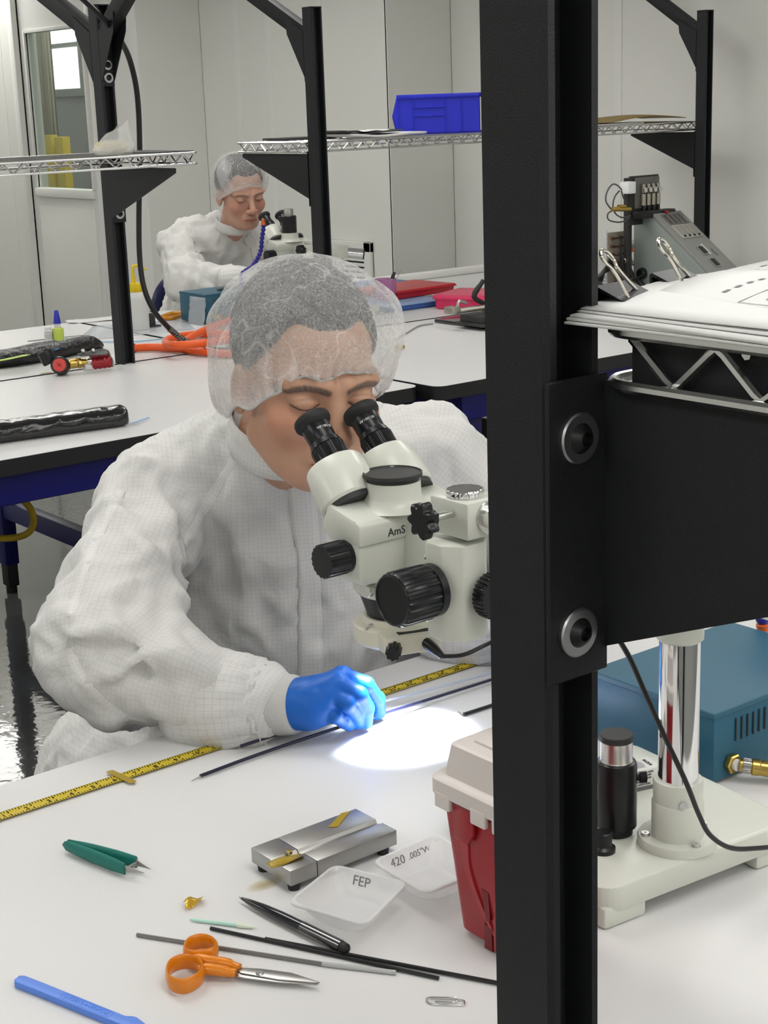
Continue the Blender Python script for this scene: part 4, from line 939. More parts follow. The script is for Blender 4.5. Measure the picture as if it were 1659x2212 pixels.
# --- clipped papers on the front shelf
pz = SZ+.0045
pp = root('paper_stack', 'thick stack of white printed papers lying on the front wire shelf', 'papers', (0.72, 0.47, pz), 0)
pc = Vector((.556, .561, 0)); ux_ = Vector((.945, .215, 0)).normalized(); uy_ = Vector((-.03, -1, 0)).normalized()
def page(z0, w, h, curl, rot, off, seed):
    def fn(u, v): return Vector((0, 0, curl*.15*(u**2)*(1-v)**1.3 + curl*.35*max(0, 1-((u-.28)/.26)**2)*(1-v*.6) + .0006*math.sin(7*u+seed+3*v)))
    a = ux_*math.cos(rot) + Vector((-ux_.y, ux_.x, 0))*math.sin(rot); b_ = uy_*math.cos(rot) + Vector((-uy_.y, uy_.x, 0))*math.sin(rot)
    o = Vector((pc.x, pc.y, z0)) + a*off[0] + b_*off[1]
    return sheet(o, a*w, b_*h, 14, 10, fn), o, a, b_, fn
layers = [(0, .285, .216, .000, 0.0, (0, 0)), (.0012, .283, .214, .001, .02, (.002, .0)), (.0026, .28, .214, .0025, -.02, (.004, .001)), (.0042, .28, .213, .006, .01, (.012, .0)), (.0056, .28, .213, .011, .03, (.016, .0)), (.0068, .25, .20, .015, -.04, (.052, .012))]
for i, (z, w_, h_, cu, ro, of) in enumerate(layers):
    P, o, a, b_, fn = page(pz+z+.0004, w_, h_, cu, ro, of, i)
    ob('page', MB().grid(P), 'paper', pp, thick=.0011 if i < 3 else .0004, ang=180)
M['print'] = mat('grey_print_ink', (.22, .22, .23), .6, noise=.1)
M['blueprint'] = mat('blue_print_ink', (.05, .06, .22), .6, noise=.1)
def on_page(u, v): return o + a*(.25*u) + b_*(.20*v) + fn(u, v) + Vector((0, 0, .0006))
pr_ = MB()
rr = random.Random(5)
def dash(u0, v0, u1, v1, w=.0006):
    q = [on_page(u0+(u1-u0)*t/6, v0+(v1-v0)*t/6) for t in range(7)]
    n_ = (q[-1]-q[0]).cross(Vector((0, 0, 1))).normalized()*w
    pr_.grid([[p-n_ for p in q], [p+n_ for p in q]])
for (u0, v0, u1, v1) in ((.06, .30, .06, .95), (.06, .30, .9, .30), (.10, .36, .10, .95), (.10, .36, .9, .36)): dash(u0, v0, u1, v1, .0004)
for k in range(26):
    v = .40 + .022*k; u = .13
    while u < .88:
        l = rr.uniform(.008, .035); dash(u, v, min(u+l, .9), v, .0005); u += l + .008
for k in range(7): dash(.12+.05*k, .20, .145+.05*k, .20, .0012)
ob('printed_lines', pr_, 'print', pp, smooth=False)
P2, o, a, b_, fn = page(pz+.0056+.0004, .28, .213, .011, .03, (.016, .0), 4)
def on2(u, v): return o + a*(.28*u) + b_*(.213*v) + fn(u, v) + Vector((0, 0, .0006))
hd = MB()
def blk(u0, v0, u1, v1, mb):
    mb.grid([[on2(u0+(u1-u0)*t/4, v0) for t in range(5)], [on2(u0+(u1-u0)*t/4, v1) for t in range(5)]])
blk(.86, .025, .97, .05, hd); blk(.80, .055, .86, .075, hd)
ob('printed_logo', hd, 'blueprint', pp, smooth=False)
h2_ = MB()
for k, (u, v) in enumerate(((.70, .05), (.72, .07), (.60, .06), (.62, .075), (.42, .045), (.44, .06))): blk(u, v, u+.035, v+.008, h2_)
ob('printed_words', h2_, 'print', pp, smooth=False)
# binder clips
M['clipsteel'] = mat('nickel_wire', (.72, .69, .60), .2, metal=1.0, noise=.05)
M['clipblack'] = mat('binder_clip_black', (.008, .008, .012), .25, noise=.05, coat=.3)
def binder(label, p, px_tip, px_wide):
    c = root('binder_clip', label, 'binder clip', p, 0, 'binder clips on the paper stack')
    n_ = Vector((-.2, .98, 0)).normalized(); t_ = Vector((.98, .2, 0)).normalized(); up = Vector((0, 0, 1))
    w = .016
    prof = [(-.004, .012), (-.016, .0035), (-.016, .0028), (.001, .013), (.002, .0), (-.015, -.0065), (-.015, -.0075), (.004, -.003), (.004, .014)]
    ob('spring_body', MB().prism([(-.016, .0055), (.003, .0135), (.0045, .0125), (.0045, -.004), (.003, -.005), (-.016, -.0015), (-.016, -.0008), (.0025, -.0035), (.0030, .0115), (-.016, .0048)], p - t_*w, n_, up, t_*(2*w), 0), 'clipblack', c)
    for sg in (1,):
        A, B = p - t_*w*.72 + n_*-.010 + up*.008 - n_*w*.25, p + t_*w*.72 + n_*-.010 + up*.008 + n_*w*.25
        d_ = (n_*.10 + up*.72 + t_*-.72).normalized(); L = .034
        q = [A, A.lerp(B, .22)+d_*L*.35, A.lerp(B, .30)+d_*L*.62, A.lerp(B, .16)+d_*L*.80, A.lerp(B, .22)+d_*L*.96, A.lerp(B, .5)+d_*L*1.04, A.lerp(B, .78)+d_*L*.96, A.lerp(B, .84)+d_*L*.80, A.lerp(B, .70)+d_*L*.62, A.lerp(B, .78)+d_*L*.35, B]
        ob('wire_handle', MB().tube(q, .00105, 8, smooth=5), 'clipsteel', c)
        q2 = [A-up*.012, A.lerp(B, .12)-up*.014+n_*.018, A.lerp(B, .5)-up*.015+n_*.034, A.lerp(B, .88)-up*.014+n_*.018, B-up*.012]
        ob('wire_handle', MB().tube(q2, .00105, 8, smooth=5), 'clipsteel', c)
    return c
binder('left binder clip on the paper stack with its wire loop raised', Vector((.607, .5735, pz+.001)), None, None)
binder('right binder clip on the paper stack, behind the curled pages', Vector((.668, .590, pz+.001)), None, None)
# ------------------------------------------------------------------ second worker's bench
M['film'] = mat('clear_bag_film', (0.72, 0.76, 0.80), 0.18, alpha=0.35, noise=0.03, spec=0.7)
M['bwrap'] = mat('black_plastic_film', (0.005, 0.005, 0.006), 0.16, noise=0.1, coat=0.6)
def bumpy(m, scale, strength, dist):
    nt = m.node_tree; b = nt.nodes['Principled BSDF']; tc = nt.nodes.new('ShaderNodeTexCoord')
    n = nt.nodes.new('ShaderNodeTexNoise'); n.inputs['Scale'].default_value = scale; n.inputs['Detail'].default_value = 3; n.inputs['Distortion'].default_value = 1.5
    bp = nt.nodes.new('ShaderNodeBump'); bp.inputs['Strength'].default_value = strength; bp.inputs['Distance'].default_value = dist
    nt.links.new(tc.outputs['Object'], n.inputs['Vector']); nt.links.new(n.outputs['Fac'], bp.inputs['Height']); nt.links.new(bp.outputs['Normal'], b.inputs['Normal'])
bumpy(M['bwrap'], 13, 0.8, 0.007)
# wrapped package on the near left bench
a, b_ = onz(-160, 983), onz(284, 921); d = b_-a; L = d.length; up = Vector((0, 0, 1))
pk = root('wrapped_package', 'long package wrapped in shiny black plastic film on the left bench', 'package', a)
PM = frame(a, d, up.cross(d))
rings = []; rr = random.Random(11); K = 40
for k in range(K+1):
    x = L*k/K; e = min(1, (K-k)/1.0 + .0) if k > K-1 else 1
    rg = []
    for (yy, zz) in ((0, 0), (-.002, .014), (-.001, .028), (.003, .040), (.018, .044), (.040, .045), (.062, .043), (.070, .030), (.070, 0)):
        rg.append(Vector((x, yy + rr.uniform(-.0025, .0025)*(zz > .005), zz + rr.uniform(-.0028, .0028)*(zz > .005))))
    rings.append(rg)
ob('film_wrap', MB().ring(rings).xf(PM), 'bwrap', pk, ang=180, sub=1)
tag(ob('drinking_tube', MB().tube([onz(286, 914, BZ+.006), onz(322, 902, BZ+.004)], .0016, 8), mat('pale_blue_tube', (.25, .45, .75), .4, noise=.02)), 'thin pale blue tube sticking out of the black package end', 'tube')
# --- bundle of bagged tools on the far left bench
bu = root('bagged_bundle', 'bundle of long tools in black plastic bags with coloured edges beside the glue bottle', 'bundle', onz(60, 790))
def lump(nm, p, w, h, m, par, seed, z=0.0, n=22, jit=.004):
    P = spline([Vector(q) for q in p], 6); rr = random.Random(seed); R = []
    for k, c in enumerate(P):
        t = (P[min(k+1, len(P)-1)]-P[max(k-1, 0)]).normalized(); s_ = Vector((-t.y, t.x, 0)).normalized()
        f = math.sin(math.pi*min(1, max(.08, min(k, len(P)-1-k)/4+.1))/2)
        R.append([c + s_*(w*math.cos(q)*f + rr.uniform(-jit, jit)) + up*(max(0, h*(1+math.sin(q))*f/2*1.0) + z + abs(rr.uniform(-jit, jit))*.6) for q in [2*math.pi*i/n for i in range(n)]])
    return ob(nm, MB().ring(R), m, par, ang=180)
M['bbag'] = mat('black_bag', (0.010, 0.010, 0.011), 0.3, noise=0.1)
bumpy(M['bbag'], 40, 0.6, 0.01)
lump('black_bag', [onz(-60, 800), onz(30, 790), onz(110, 776), onz(170, 762), onz(222, 752)], .040, .044, 'bbag', bu, 1)
lump('black_bag', [onz(-60, 785), onz(20, 775), onz(90, 760), onz(150, 752)], .03, .028, 'bbag', bu, 2)
lump('purple_edge', [onz(-60, 776, BZ+.03), onz(10, 768, BZ+.03), onz(80, 760, BZ+.03), onz(120, 755, BZ+.028)], .006, .004, mat('purple_film', (.10, .03, .14), .35, noise=.08), bu, 3, jit=.001)
lump('green_edge', [onz(-60, 786, BZ+.034), onz(0, 780, BZ+.036), onz(40, 772, BZ+.036), onz(66, 766, BZ+.034)], .010, .003, mat('lime_label', (.42, .58, .10), .5, noise=.08), bu, 4, jit=.001)
tag(lump('blue_film', [onz(88, 764, BZ+.022), onz(120, 755, BZ+.026), onz(160, 744, BZ+.022), onz(178, 738, BZ+.012)], .030, .010, mat('blue_film', (.04, .22, .56), .3, noise=.12, nscale=60), None, 5), 'crumpled blue plastic film lying on the black bundle', 'film')
# --- valve assembly
va_ = root('valve_assembly', 'pneumatic valve fittings with a red dial and red couplings lying beside the post', 'valve', onz(190, 782))
M['vred'] = mat('red_anodised', (0.30, 0.010, 0.020), 0.3, noise=0.08)
ax_ = (onz(250, 770, 0)-onz(135, 790, 0)); ax_ = (onz(250, 780)-onz(135, 795)).normalized()
q0 = onz(140, 788, BZ+.024)
fc = Vector((-.55, -.80, .25)).normalized()
ob('regulator_knob', MB().lathe([(.0185, -.028), (.0205, -.024), (.0205, .004), (.0180, .008)], q0, fc, 28), 'knob', va_)
ob('red_dial', MB().lathe([(.0150, .0065), (.0150, .0095), (.0135, .011)], q0, fc, 26), mat('red_dial_face', (.55, .05, .035), .3, noise=.1), va_)
ob('dial_pointer', MB().box((-.004, -.0012, 0), (.004, .0012, .002)).box((-.0012, -.006, 0), (.0012, .006, .002)).xf(frame(q0+fc*.0095, fc.orthogonal(), fc.cross(fc.orthogonal()))), 'vred', va_)
ob('second_knob', MB().lathe([(.015, 0), (.017, .004), (.017, .030), (.014, .033)], q0 + ax_*-.026 + up*.010 - fc*.030, Vector((-.3, .3, .9)), 24), 'knob', va_)
for i, (t0, r, l, m) in enumerate(((.020, .011, .020, 'brass'), (.040, .013, .010, 'brass'), (.050, .009, .020, 'brass'), (.062, .010, .014, 'scrw'))):
    ob('coupling', MB().lathe([(r*.85, 0), (r, .002), (r, l-.002), (r*.85, l)], q0 + ax_*t0, ax_, 6 if i == 1 else 18), m, va_)
ob('white_fitting', MB().cyl(q0 + ax_*.058 - fc*-.004 + up*-.012, q0 + ax_*.078 + up*-.012, .009, n=14, bev=.001), 'paper', va_)
ob('lever', MB().prism([(0, -.006), (.062, -.011), (.072, -.006), (.072, .008), (.060, .012), (0, .006)], q0 + ax_*.048 + up*.016 + fc*.012, ax_, (up*.6 - fc*.8 + ax_*-.5).normalized(), fc*.006, .0015), mat('grey_lever', (.07, .072, .068), .4, noise=.06), va_)
for i, (t0, dz) in enumerate(((.092, .010), (.100, -.008))):
    c_ = q0 + ax_*t0 + up*dz - fc*(.010 if i == 0 else -.004)
    rg = []
    for k in range(13):
        x = -.02 + .046*k/12; r = (.0125 if k % 3 else .0112)
        rg.append([c_ + ax_*x + (up*math.cos(q) + fc*math.sin(q))*r for q in [2*math.pi*j/16 for j in range(16)]])
    ob('red_coupling', MB().ring(rg), 'vred', va_); ob('end_ring', MB().lathe([(.0118, .026), (.0118, .029), (.008, .029)], c_, ax_, 16), 'paper', va_)
for t0, dz in ((.060, .024), (.085, .022)): ob('rivet', MB().ell(q0 + ax_*t0 + up*dz + fc*.014, .005, 10, 6), 'scrw', va_)
va_.scale = (1.2, 1.2, 1.2)
tag(ob('foil_piece', MB().prism([(0, 0), (.035, .004), (.028, .016), (.004, .012)], onz(88, 808, BZ+.0008), ax_, (0, 1, 0), (0, 0, .0008)), mat('cream_tab', (.6, .5, .3), .4, noise=.1)), 'small cream tab lying in the seam near the valve fittings', 'tab')
# --- glue bottle, vial, rod
g = onz(127, 737); gl = root('glue_bottle', 'glue bottle with yellow-green liquid and a blue cone cap', 'bottle', g)
ob('body', MB().lathe([(.0165, 0), (.0180, .002), (.0180, .036), (.0155, .041), (.010, .043)], g, up, 26), mat('yellow_green_liquid', (.50, .62, .10), .15, noise=.05, alpha=.92, sss=.0), gl)
ob('neck', MB().lathe([(.0105, .042), (.0105, .056), (.009, .058)], g, up, 22), mat('milky_plastic', (.62, .64, .58), .35, noise=.03), gl)
ob('cone_cap', MB().lathe([(.0115, .055), (.0112, .060), (.0062, .094), (.0050, .096)], g, up, 22), mat('blue_cap', (.015, .025, .38), .35, noise=.04), gl)
vl = onz(106, 739); v_ = root('glass_vial', 'small labelled glass vial beside the glue bottle', 'vial', vl)
ob('glass', MB().lathe([(.0118, 0), (.0125, .002), (.0125, .036), (.010, .039)], vl, up, 22), 'film', v_)
ob('label', MB().lathe([(.0127, .008), (.0127, .030)], vl, up, 22, False, False), mat('vial_label', (.62, .62, .60), .6, noise=.1, nscale=200), v_)
for k in range(5): ob('label_line', MB().lathe([(.01285, .011+.0035*k), (.01285, .0122+.0035*k)], vl, up, 22, False, False), 'print', v_)
ob('cap', MB().lathe([(.0112, .038), (.0112, .046), (.010, .047)], vl, up, 22), mat('vial_cap', (.68, .68, .64), .4, noise=.03), v_)
rod('thin dark rod lying behind the glue bottle', [onz(60, 737, BZ+.002), onz(193, 722, BZ+.002)], .0016, 'grod', 'thin_rod')
# --- film sheets, papers
def flat_sheet(nm, px, m, label, cat, z=.0012, wav=.004, seed=0):
    A, B, C_, D = [onz(a, b, BZ) for a, b in px]; rr = random.Random(seed); P = []
    for j in range(9):
        v = j/8; row = []
        for i in range(13):
            u = i/12; p = A*(1-u)*(1-v) + B*u*(1-v) + C_*u*v + D*(1-u)*v
            row.append(p + Vector((0, 0, z + wav*(.5+.5*math.sin(7*u+5*v+seed))*rr.uniform(.4, 1))))
        P.append(row)
    return tag(ob(nm, MB().grid(P), m, thick=.0003, ang=60), label, cat)
flat_sheet('plastic_bag', [(165, 738), (420, 712), (400, 690), (200, 706)], 'film', 'flat clear plastic bag spread around the foot of the squeeze bottle', 'bag', seed=1)
flat_sheet('tissue', [(150, 700), (255, 692), (245, 684), (140, 694)], 'paper', 'white tissue lying at the far edge left of the black post', 'tissue', seed=2, wav=.003)
tag(ob('tubing', MB().tube([onz(130, 726, BZ+.003), onz(170, 738, BZ+.003), onz(230, 738, BZ+.003), onz(300, 737, BZ+.003), onz(380, 727, BZ+.003), onz(450, 715, BZ+.003)], .0020, 8, smooth=5), mat('blue_tubing', (.30, .52, .72), .35, noise=.03)), 'thin light blue tubing lying across the far left bench', 'tube')
# --- squeeze bottle
s_ = onz(301, 712); sq = root('squeeze_bottle', 'translucent squeeze bottle with a yellow cap and bent yellow spout', 'bottle', s_)
M['ldpe'] = mat('translucent_polythene', (.66, .68, .66), .35, noise=.02, alpha=.88)
ob('bottle', MB().lathe([(.030, 0), (.034, .003), (.034, .100), (.031, .112), (.022, .122)], s_, up, 30), 'ldpe', sq)
M['ylw'] = mat('yellow_plastic', (.68, .50, .01), .35, noise=.03)
ob('cap', MB().ring(gear(30, .0225, .0008, .120, .150, s_, up, 4, .002)), 'ylw', sq)
ob('spout', MB().tube([s_+Vector((-.008, 0, .148)), s_+Vector((-.008, 0, .195)), s_+Vector((-.004, 0, .203)), s_+Vector((.010, -.008, .204)), s_+Vector((.030, -.02, .190))], [.0062, .0050, .0048, .0044, .003], 12, smooth=5), 'ylw', sq)
k_ = onz(330, 708); ks = root('small_stand', 'small black L-shaped stand beside the squeeze bottle', 'stand', k_)
ob('upright_block', MB().box((k_.x-.012, k_.y-.008, BZ+.004), (k_.x+.008, k_.y+.010, BZ+.048), .002), 'matte', ks); ob('foot_plate', MB().box((k_.x-.012, k_.y-.012, BZ), (k_.x+.026, k_.y+.012, BZ+.008), .002), 'matte', ks)
# --- orange hose and pliers
M['hose'] = mat('orange_hose', (.80, .11, .015), .38, noise=.04)
ho = root('orange_hose', 'coiled orange air hose beside the foot of the left post', 'hose', onz(380, 750))
H = BZ+.0135
hp = [onz(287, 752, H), onz(330, 750, H), onz(385, 753, H), onz(440, 760, H), onz(500, 764, H), onz(560, 755, H), onz(570, 730, H), onz(500, 722, H), onz(430, 722, H), onz(380, 728, H+.003), onz(358, 738, H+.004), onz(372, 746, H+.024), onz(430, 742, H+.026), onz(480, 736, H+.022), onz(530, 728, H+.02)]
ob('hose_tube', MB().tube(hp, .0115, 12, smooth=5), 'hose', ho)
ob('hose_end', MB().cyl(onz(272, 752, H), onz(292, 752, H), .0135, n=16, bev=.001), mat('dark_ferrule', (.05, .03, .035), .45, noise=.1), ho)
tag(ob('orange_hose', MB().tube([onz(398, 738, H+.012), onz(425, 722, H+.014), onz(460, 706, H+.010), onz(520, 684, H), onz(600, 660, H)], .0115, 12, smooth=5), 'hose'), 'straight run of orange hose rising behind the coil', 'hose')
pl0 = onz(374, 684, BZ+.008)
op = root('orange_pliers', 'orange handled snips lying left of the small blue light box', 'snips', onz(374, 684))
ob('handle', MB().tube([onz(352, 684, BZ+.008), onz(370, 678, BZ+.010), onz(395, 676, BZ+.010)], .008, 10, smooth=4), mat('amber_handle', (.58, .24, .01), .3, noise=.06), op)
ob('handle', MB().tube([onz(354, 688, BZ+.008), onz(372, 687, BZ+.009), onz(395, 681, BZ+.009)], .007, 10, smooth=4), mat('amber_handle_low', (.52, .20, .01), .3, noise=.06), op)
# --- her light box
lb2 = light_box('small blue light source box in front of the second worker', 2.708, 4.371, .235, .162, .097)
gq = Vector((2.735, 4.3705, BZ+.025))
ob('hex_nut', MB().lathe([(.010, 0), (.0112, .001), (.0112, .008), (.010, .0095)], gq, (0, -1, 0), 6), 'brass', lb2)
ob('coupler', MB().lathe([(.007, .008), (.0085, .010), (.0085, .03), (.0075, .032)], gq, (.25, -1, 0), 18), 'brass', lb2)
pf = [[onz(446-38*(1-u)+4*v*0, 702, BZ) for u in (0, 1)]]
bA, bB = Vector((2.688, 4.455, BZ+.001)), Vector((2.690, 4.362, BZ+.001))
P = []
for j in range(10):
    v = j/9; P.append([bA.lerp(bB, i/8) + Vector((.012*v, 0, .088*v)) + Vector((rr.uniform(-.002, .002), rr.uniform(-.002, .002), 0)) for i in range(9)])
tag(ob('plastic_bag', MB().grid(P), 'film', thick=.0003, ang=60), 'small clear bag leaning on the corner of the small blue box', 'bag')
tag(ob('metal_pen', MB().tube([Vector((2.79, 4.43, BZ+.103)), Vector((2.90, 4.46, BZ+.103))], .0045, 10), 'steel'), 'slim metal pen lying on top of the small blue box', 'pen')
# --- second microscope
m2 = root('microscope', 'cream stereo microscope with a black camera tube in front of the second worker', 'microscope', (3.085, 4.30, BZ))
O2 = (3.085, 4.42, BZ-.031)
Q2, V2, DV2 = stereo_head(m2, O2, full=False)
ob('ring_light', MB().lathe([(.030, .1175), (.048, .1175), (.0495, .121), (.0495, .137), (.040, .1405), (.034, .147)], V2(0, 0, 0), DV2(0, 0, 1), 36, False, False), 'ringw', m2)
ob('focus_rack', MB().prism(rk, V2(0, 0, .155), DV2(1, 0, 0), DV2(0, 1, 0), DV2(0, 0, .102), .003), 'scope', m2)
ob('head_holder', MB().box((-.012, -.097, .168), (.010, -.026, .256), .003).xf(Q2), 'scope', m2)
ob('focus_knob', MB().ring(gear(22, .0265, .0010, .004, .054, V2(-.044, -.12, .20), DV2(-1, 0, 0), 6, .003)), 'knob', m2)
DZ = -.036
ob('clamp_block', MB().box((-.026, -.150, .262+DZ), (.026, -.092, .3005+DZ), .0025).xf(Q2), 'scope', m2)
ob('clamp_disc', MB().ring(gear(12, .0195, .0008, .3005+DZ, .3085+DZ, V2(-.004, -.122, 0), DV2(0, 0, 1), 6, .0015)), 'scrw', m2)
ob('star_knob', MB().ring(gear(7, .0195, .003, .012, .030, V2(-.026, -.128, .283+DZ), DV2(-1, 0, 0), 6, .003)).cyl(V2(-.02, -.128, .283+DZ), V2(-.045, -.128, .283+DZ), .004, n=10), 'knob', m2)
be0 = V2(.01, -.128, .2826+DZ); be1 = onY(784, 549, 4.20)
ob('boom', MB().cyl(be0, be1, .0175, n=26), 'chrome', m2)
ob('boom_plug', MB().lathe([(.0165, 0), (.0180, .001), (.0180, .004), (.014, .005), (.014, .002), (0, .002)], be1, (be1-be0), 26), 'knob', m2)
pb = be0.lerp(be1, .36); pb0 = Vector((pb.x, pb.y-.035, BZ))
ob('pillar', MB().cyl(pb0+up*.02, pb0+up*(pb.z-BZ), .016, n=26), 'chrome', m2)
ob('boom_carrier', MB().box((pb0.x-.024, pb0.y-.024, pb.z-.022), (pb0.x+.024, pb0.y+.055, pb.z+.022), .005), 'scope', m2)
ob('stand_base', MB().box((pb0.x-.11, pb0.y-.10, BZ), (pb0.x+.09, pb0.y+.10, BZ+.03), .01), 'scope', m2)
# segmented arm rising in front of her gown
t_ = onY(566, 472, 4.36)
seg_hose('blue segmented coolant arm with orange tip rising beside the second microscope', [(2.83, 4.27, BZ+.002), (2.835, 4.30, BZ+.05), onY(520, 600, 4.34), onY(546, 574, 4.35), onY(562, 545, 4.36), onY(566, 515, 4.36), onY(569, 490, 4.36), t_], .0078, .022)
# --- pink, red and blue boxes, cup
def lid_box(nm, label, x0, y0, x1, y1, h, m, mlid, rot=0.0, z=BZ, r=.012, lip=.006, cat='box'):
    c = Vector(((x0+x1)/2, (y0+y1)/2, z)); b = root(nm, label, cat, c, rot); w, d_ = (x1-x0)/2, (y1-y0)/2
    R_ = T(*c) @ RZ(rot)
    ring = lambda e, zz: [Vector((x, y, zz)) for x, y in rrect(-w-e, -d_-e, w+e, d_+e, r, 4)]
    ob('tub', MB().ring([ring(-.008, 0), ring(-.002, .003), ring(0, h*.72)]).xf(R_), m, b)
    ob('lid', MB().ring([ring(lip, h*.70), ring(lip, h*.80), ring(lip-.004, h*.97), ring(lip-.010, h)]).xf(R_), mlid, b)
    return b
M['pink'] = mat('pink_translucent_plastic', (.72, .035, .13), .28, noise=.04, alpha=.95)
M['redlid'] = mat('red_plastic_box', (.46, .012, .025), .3, noise=.05)
M['bluetray'] = mat('blue_plastic_tray', (.04, .13, .42), .35, noise=.05)
M['ltblue'] = mat('light_blue_lid', (.26, .38, .60), .35, noise=.04)
pb_ = onz(942, 667)
lid_box('pink_box', 'translucent pink plastic box on the bench beside the black post', 3.446, 3.912, 3.646, 4.112, .050, 'pink', 'pink', math.radians(23), cat='box')
bl2 = lid_box('blue_tray', 'flat blue plastic case under the red box', 3.26, 4.115, 3.50, 4.40, .026, 'bluetray', 'ltblue', 0.0, cat='case')
lid_box('red_box', 'flat red plastic box lying on the blue case', 3.36, 4.21, 3.64, 4.42, .030, 'redlid', 'redlid', math.radians(4), z=BZ+.026)
lid_box('blue_case', 'second flat blue case at the back of the far bench', 3.40, 4.52, 3.72, 4.70, .035, 'bluetray', 'bluetray', 0.0, cat='case')
cp = onz(833, 664); cu = root('pen_cup', 'purple tinted transparent pen cup on the far bench', 'cup', cp)
ob('cup', MB().lathe([(.034, 0), (.036, .003), (.040, .098), (.0385, .098), (.034, .006), (.0, .005)], cp, up, 28, False, False), mat('purple_tint_plastic', (.62, .26, .50), .2, noise=.03, alpha=.55), cu)
cpen = root('marker_pen', 'black and grey marker leaning in the purple cup', 'pen', cp + Vector((.01, 0, .006)))
p0, p1 = cp + Vector((-.012, 0, .008)), onY(852, 588, cp.y)
ob('barrel', MB().tube([p0, p0.lerp(p1, .86)], .0055, 10), mat('grey_marker', (.35, .36, .36), .35, noise=.05), cpen); ob('cap', MB().tube([p0.lerp(p1, .80), p1], [.0066, .0055], 10), 'blackp', cpen)
tag(ob('wire_pick', MB().tube([cp + Vector((.006, .01, .008)), onY(866, 583, cp.y)], .0012, 6), 'steel'), 'thin wire pick leaning in the purple cup', 'pick')
# --- black tray with a vise
tr0 = Vector((3.204, 3.470, BZ)); tr = root('black_tray', 'flat black mat tray on the bench behind the worker', 'tray', (3.45, 3.65, BZ))
ob('tray_plate', MB().box((3.204, 3.47, BZ), (3.72, 3.815, BZ+.012), .003), mat('glossy_black_tray', (.012, .010, .011), .12, noise=.05, coat=.4), tr)
vz = BZ+.012; vb = onz(1030, 700, vz); vi = root('bench_vise', 'small metal and black bench vise standing on the black tray', 'vise', vb)
ob('vise_base', MB().box((vb.x-.035, vb.y-.06, vz), (vb.x+.09, vb.y+.04, vz+.030), .004).box((vb.x-.045, vb.y-.075, vz), (vb.x+.10, vb.y+.055, vz+.008), .002), 'matte', vi)
M['cast'] = mat('cast_steel', (.42, .40, .34), .4, metal=.9, noise=.1)
ob('slide_bar', MB().cyl((vb.x-.075, vb.y+.02, vz+.045), (vb.x+.10, vb.y-.04, vz+.055), .009, n=16), 'cast', vi)
ob('jaw', MB().box((vb.x-.095, vb.y+.0, vz+.038), (vb.x-.062, vb.y+.045, vz+.060), .004), 'cast', vi)
ob('jaw', MB().box((vb.x+.03, vb.y-.05, vz+.030), (vb.x+.075, vb.y+.01, vz+.070), .005), 'cast', vi)
ob('clamp_arm', MB().tube([(vb.x-.06, vb.y+.02, vz+.058), (vb.x-.055, vb.y+.015, vz+.075), (vb.x-.03, vb.y+.01, vz+.066)], .005, 8, smooth=3), 'scrw', vi)
ob('clamp_arm', MB().tube([(vb.x+.02, vb.y-.02, vz+.07), (vb.x+.06, vb.y-.05, vz+.095), (vb.x+.10, vb.y-.06, vz+.10)], .006, 8, smooth=3), 'scrw', vi)
ob('lever', MB().tube([(vb.x+.025, vb.y-.01, vz+.060), onY(1024, 640, vb.y+.0), onY(1044, 606, vb.y+.0)], [.007, .008, .0085, .007], 10, smooth=4), 'rubber', vi)
nb = onz(864, 756, BZ); nf = root('brass_fitting', 'small brass threaded fitting on the bench behind the worker', 'fitting', nb)
ob('hex', MB().lathe([(.008, 0), (.009, .001), (.009, .008), (.008, .009)], nb + Vector((-.012, 0, .0085)), (1, -.2, 0), 6), 'brass', nf); ob('thread', MB().ring(gear(2, .006, .0, .008, .024, nb + Vector((-.012, 0, .0085)), (1, -.2, 0), 8)), 'brass', nf)
tag(ob('grey_cord', MB().tube([onz(850, 735, BZ+.003), onz(880, 718, BZ+.003), onz(905, 704, BZ+.003), onz(935, 699, BZ+.003)], .0024, 8, smooth=5), mat('grey_cord', (.32, .32, .31), .5, noise=.05)), 'thin grey cord leading to the corner of the black tray', 'cord')
# ------------------------------------------------------------------ control console at the right
M['console'] = mat('grey_green_enamel', (.28, .315, .295), .38, noise=.02)
M['conf'] = mat('grey_console_front', (.27, .275, .26), .38, noise=.02)
Xc, Xw = 4.14, .142
cs = root('control_console', 'grey sloped-front control console on the right bench', 'console', (Xc+Xw/2, 3.6, BZ))
ytop0, ytop1, zt0 = 3.835, 3.742, 1.120
yf, zf = 3.42, BZ+.015
sidep = [(3.835, BZ+.004), (3.835, zt0), (3.742, zt0+.006), (3.742-.016, zt0-.006), (yf, zf+.02), (yf, BZ+.004)]
ob('cabinet', MB().prism(sidep, (Xc, 0, 0), (0, 1, 0), (0, 0, 1), (Xw, 0, 0), .006), 'console', cs)
sd = Vector((0, yf-3.742, zf+.02-(zt0+.006))).normalized(); sn = Vector((0, sd.z, -sd.y)); sn = sn if sn.y < 0 else -sn
FO = Vector((Xc, 3.742, zt0+.006)); Ls = Vector((0, yf-3.742, zf+.02-(zt0+.006))).length
CM = frame(FO, (1, 0, 0), -sd) @ Matrix.Diagonal((.71, 1, 1, 1))   # x right, y up the slope
if (CM.to_3x3() @ Vector((0, 0, 1))).y > 0: print('flip')
ob('front_plate', MB().box((-.004, -Ls, -.002), (.204, .012, .010), .005).xf(CM), 'conf', cs)
ob('display_strip', MB().box((.035, -.060, .010), (.175, -.004, .0125), .001).xf(CM), mat('grey_window', (.17, .16, .15), .3, noise=.05), cs)
for k in range(4): ob('display', MB().box((.043+.033*k, -.056, .0122), (.062+.033*k, -.010, .0135), .0006, 1).xf(CM), mat('dark_display', (.06, .055, .05), .25, noise=.1), cs)
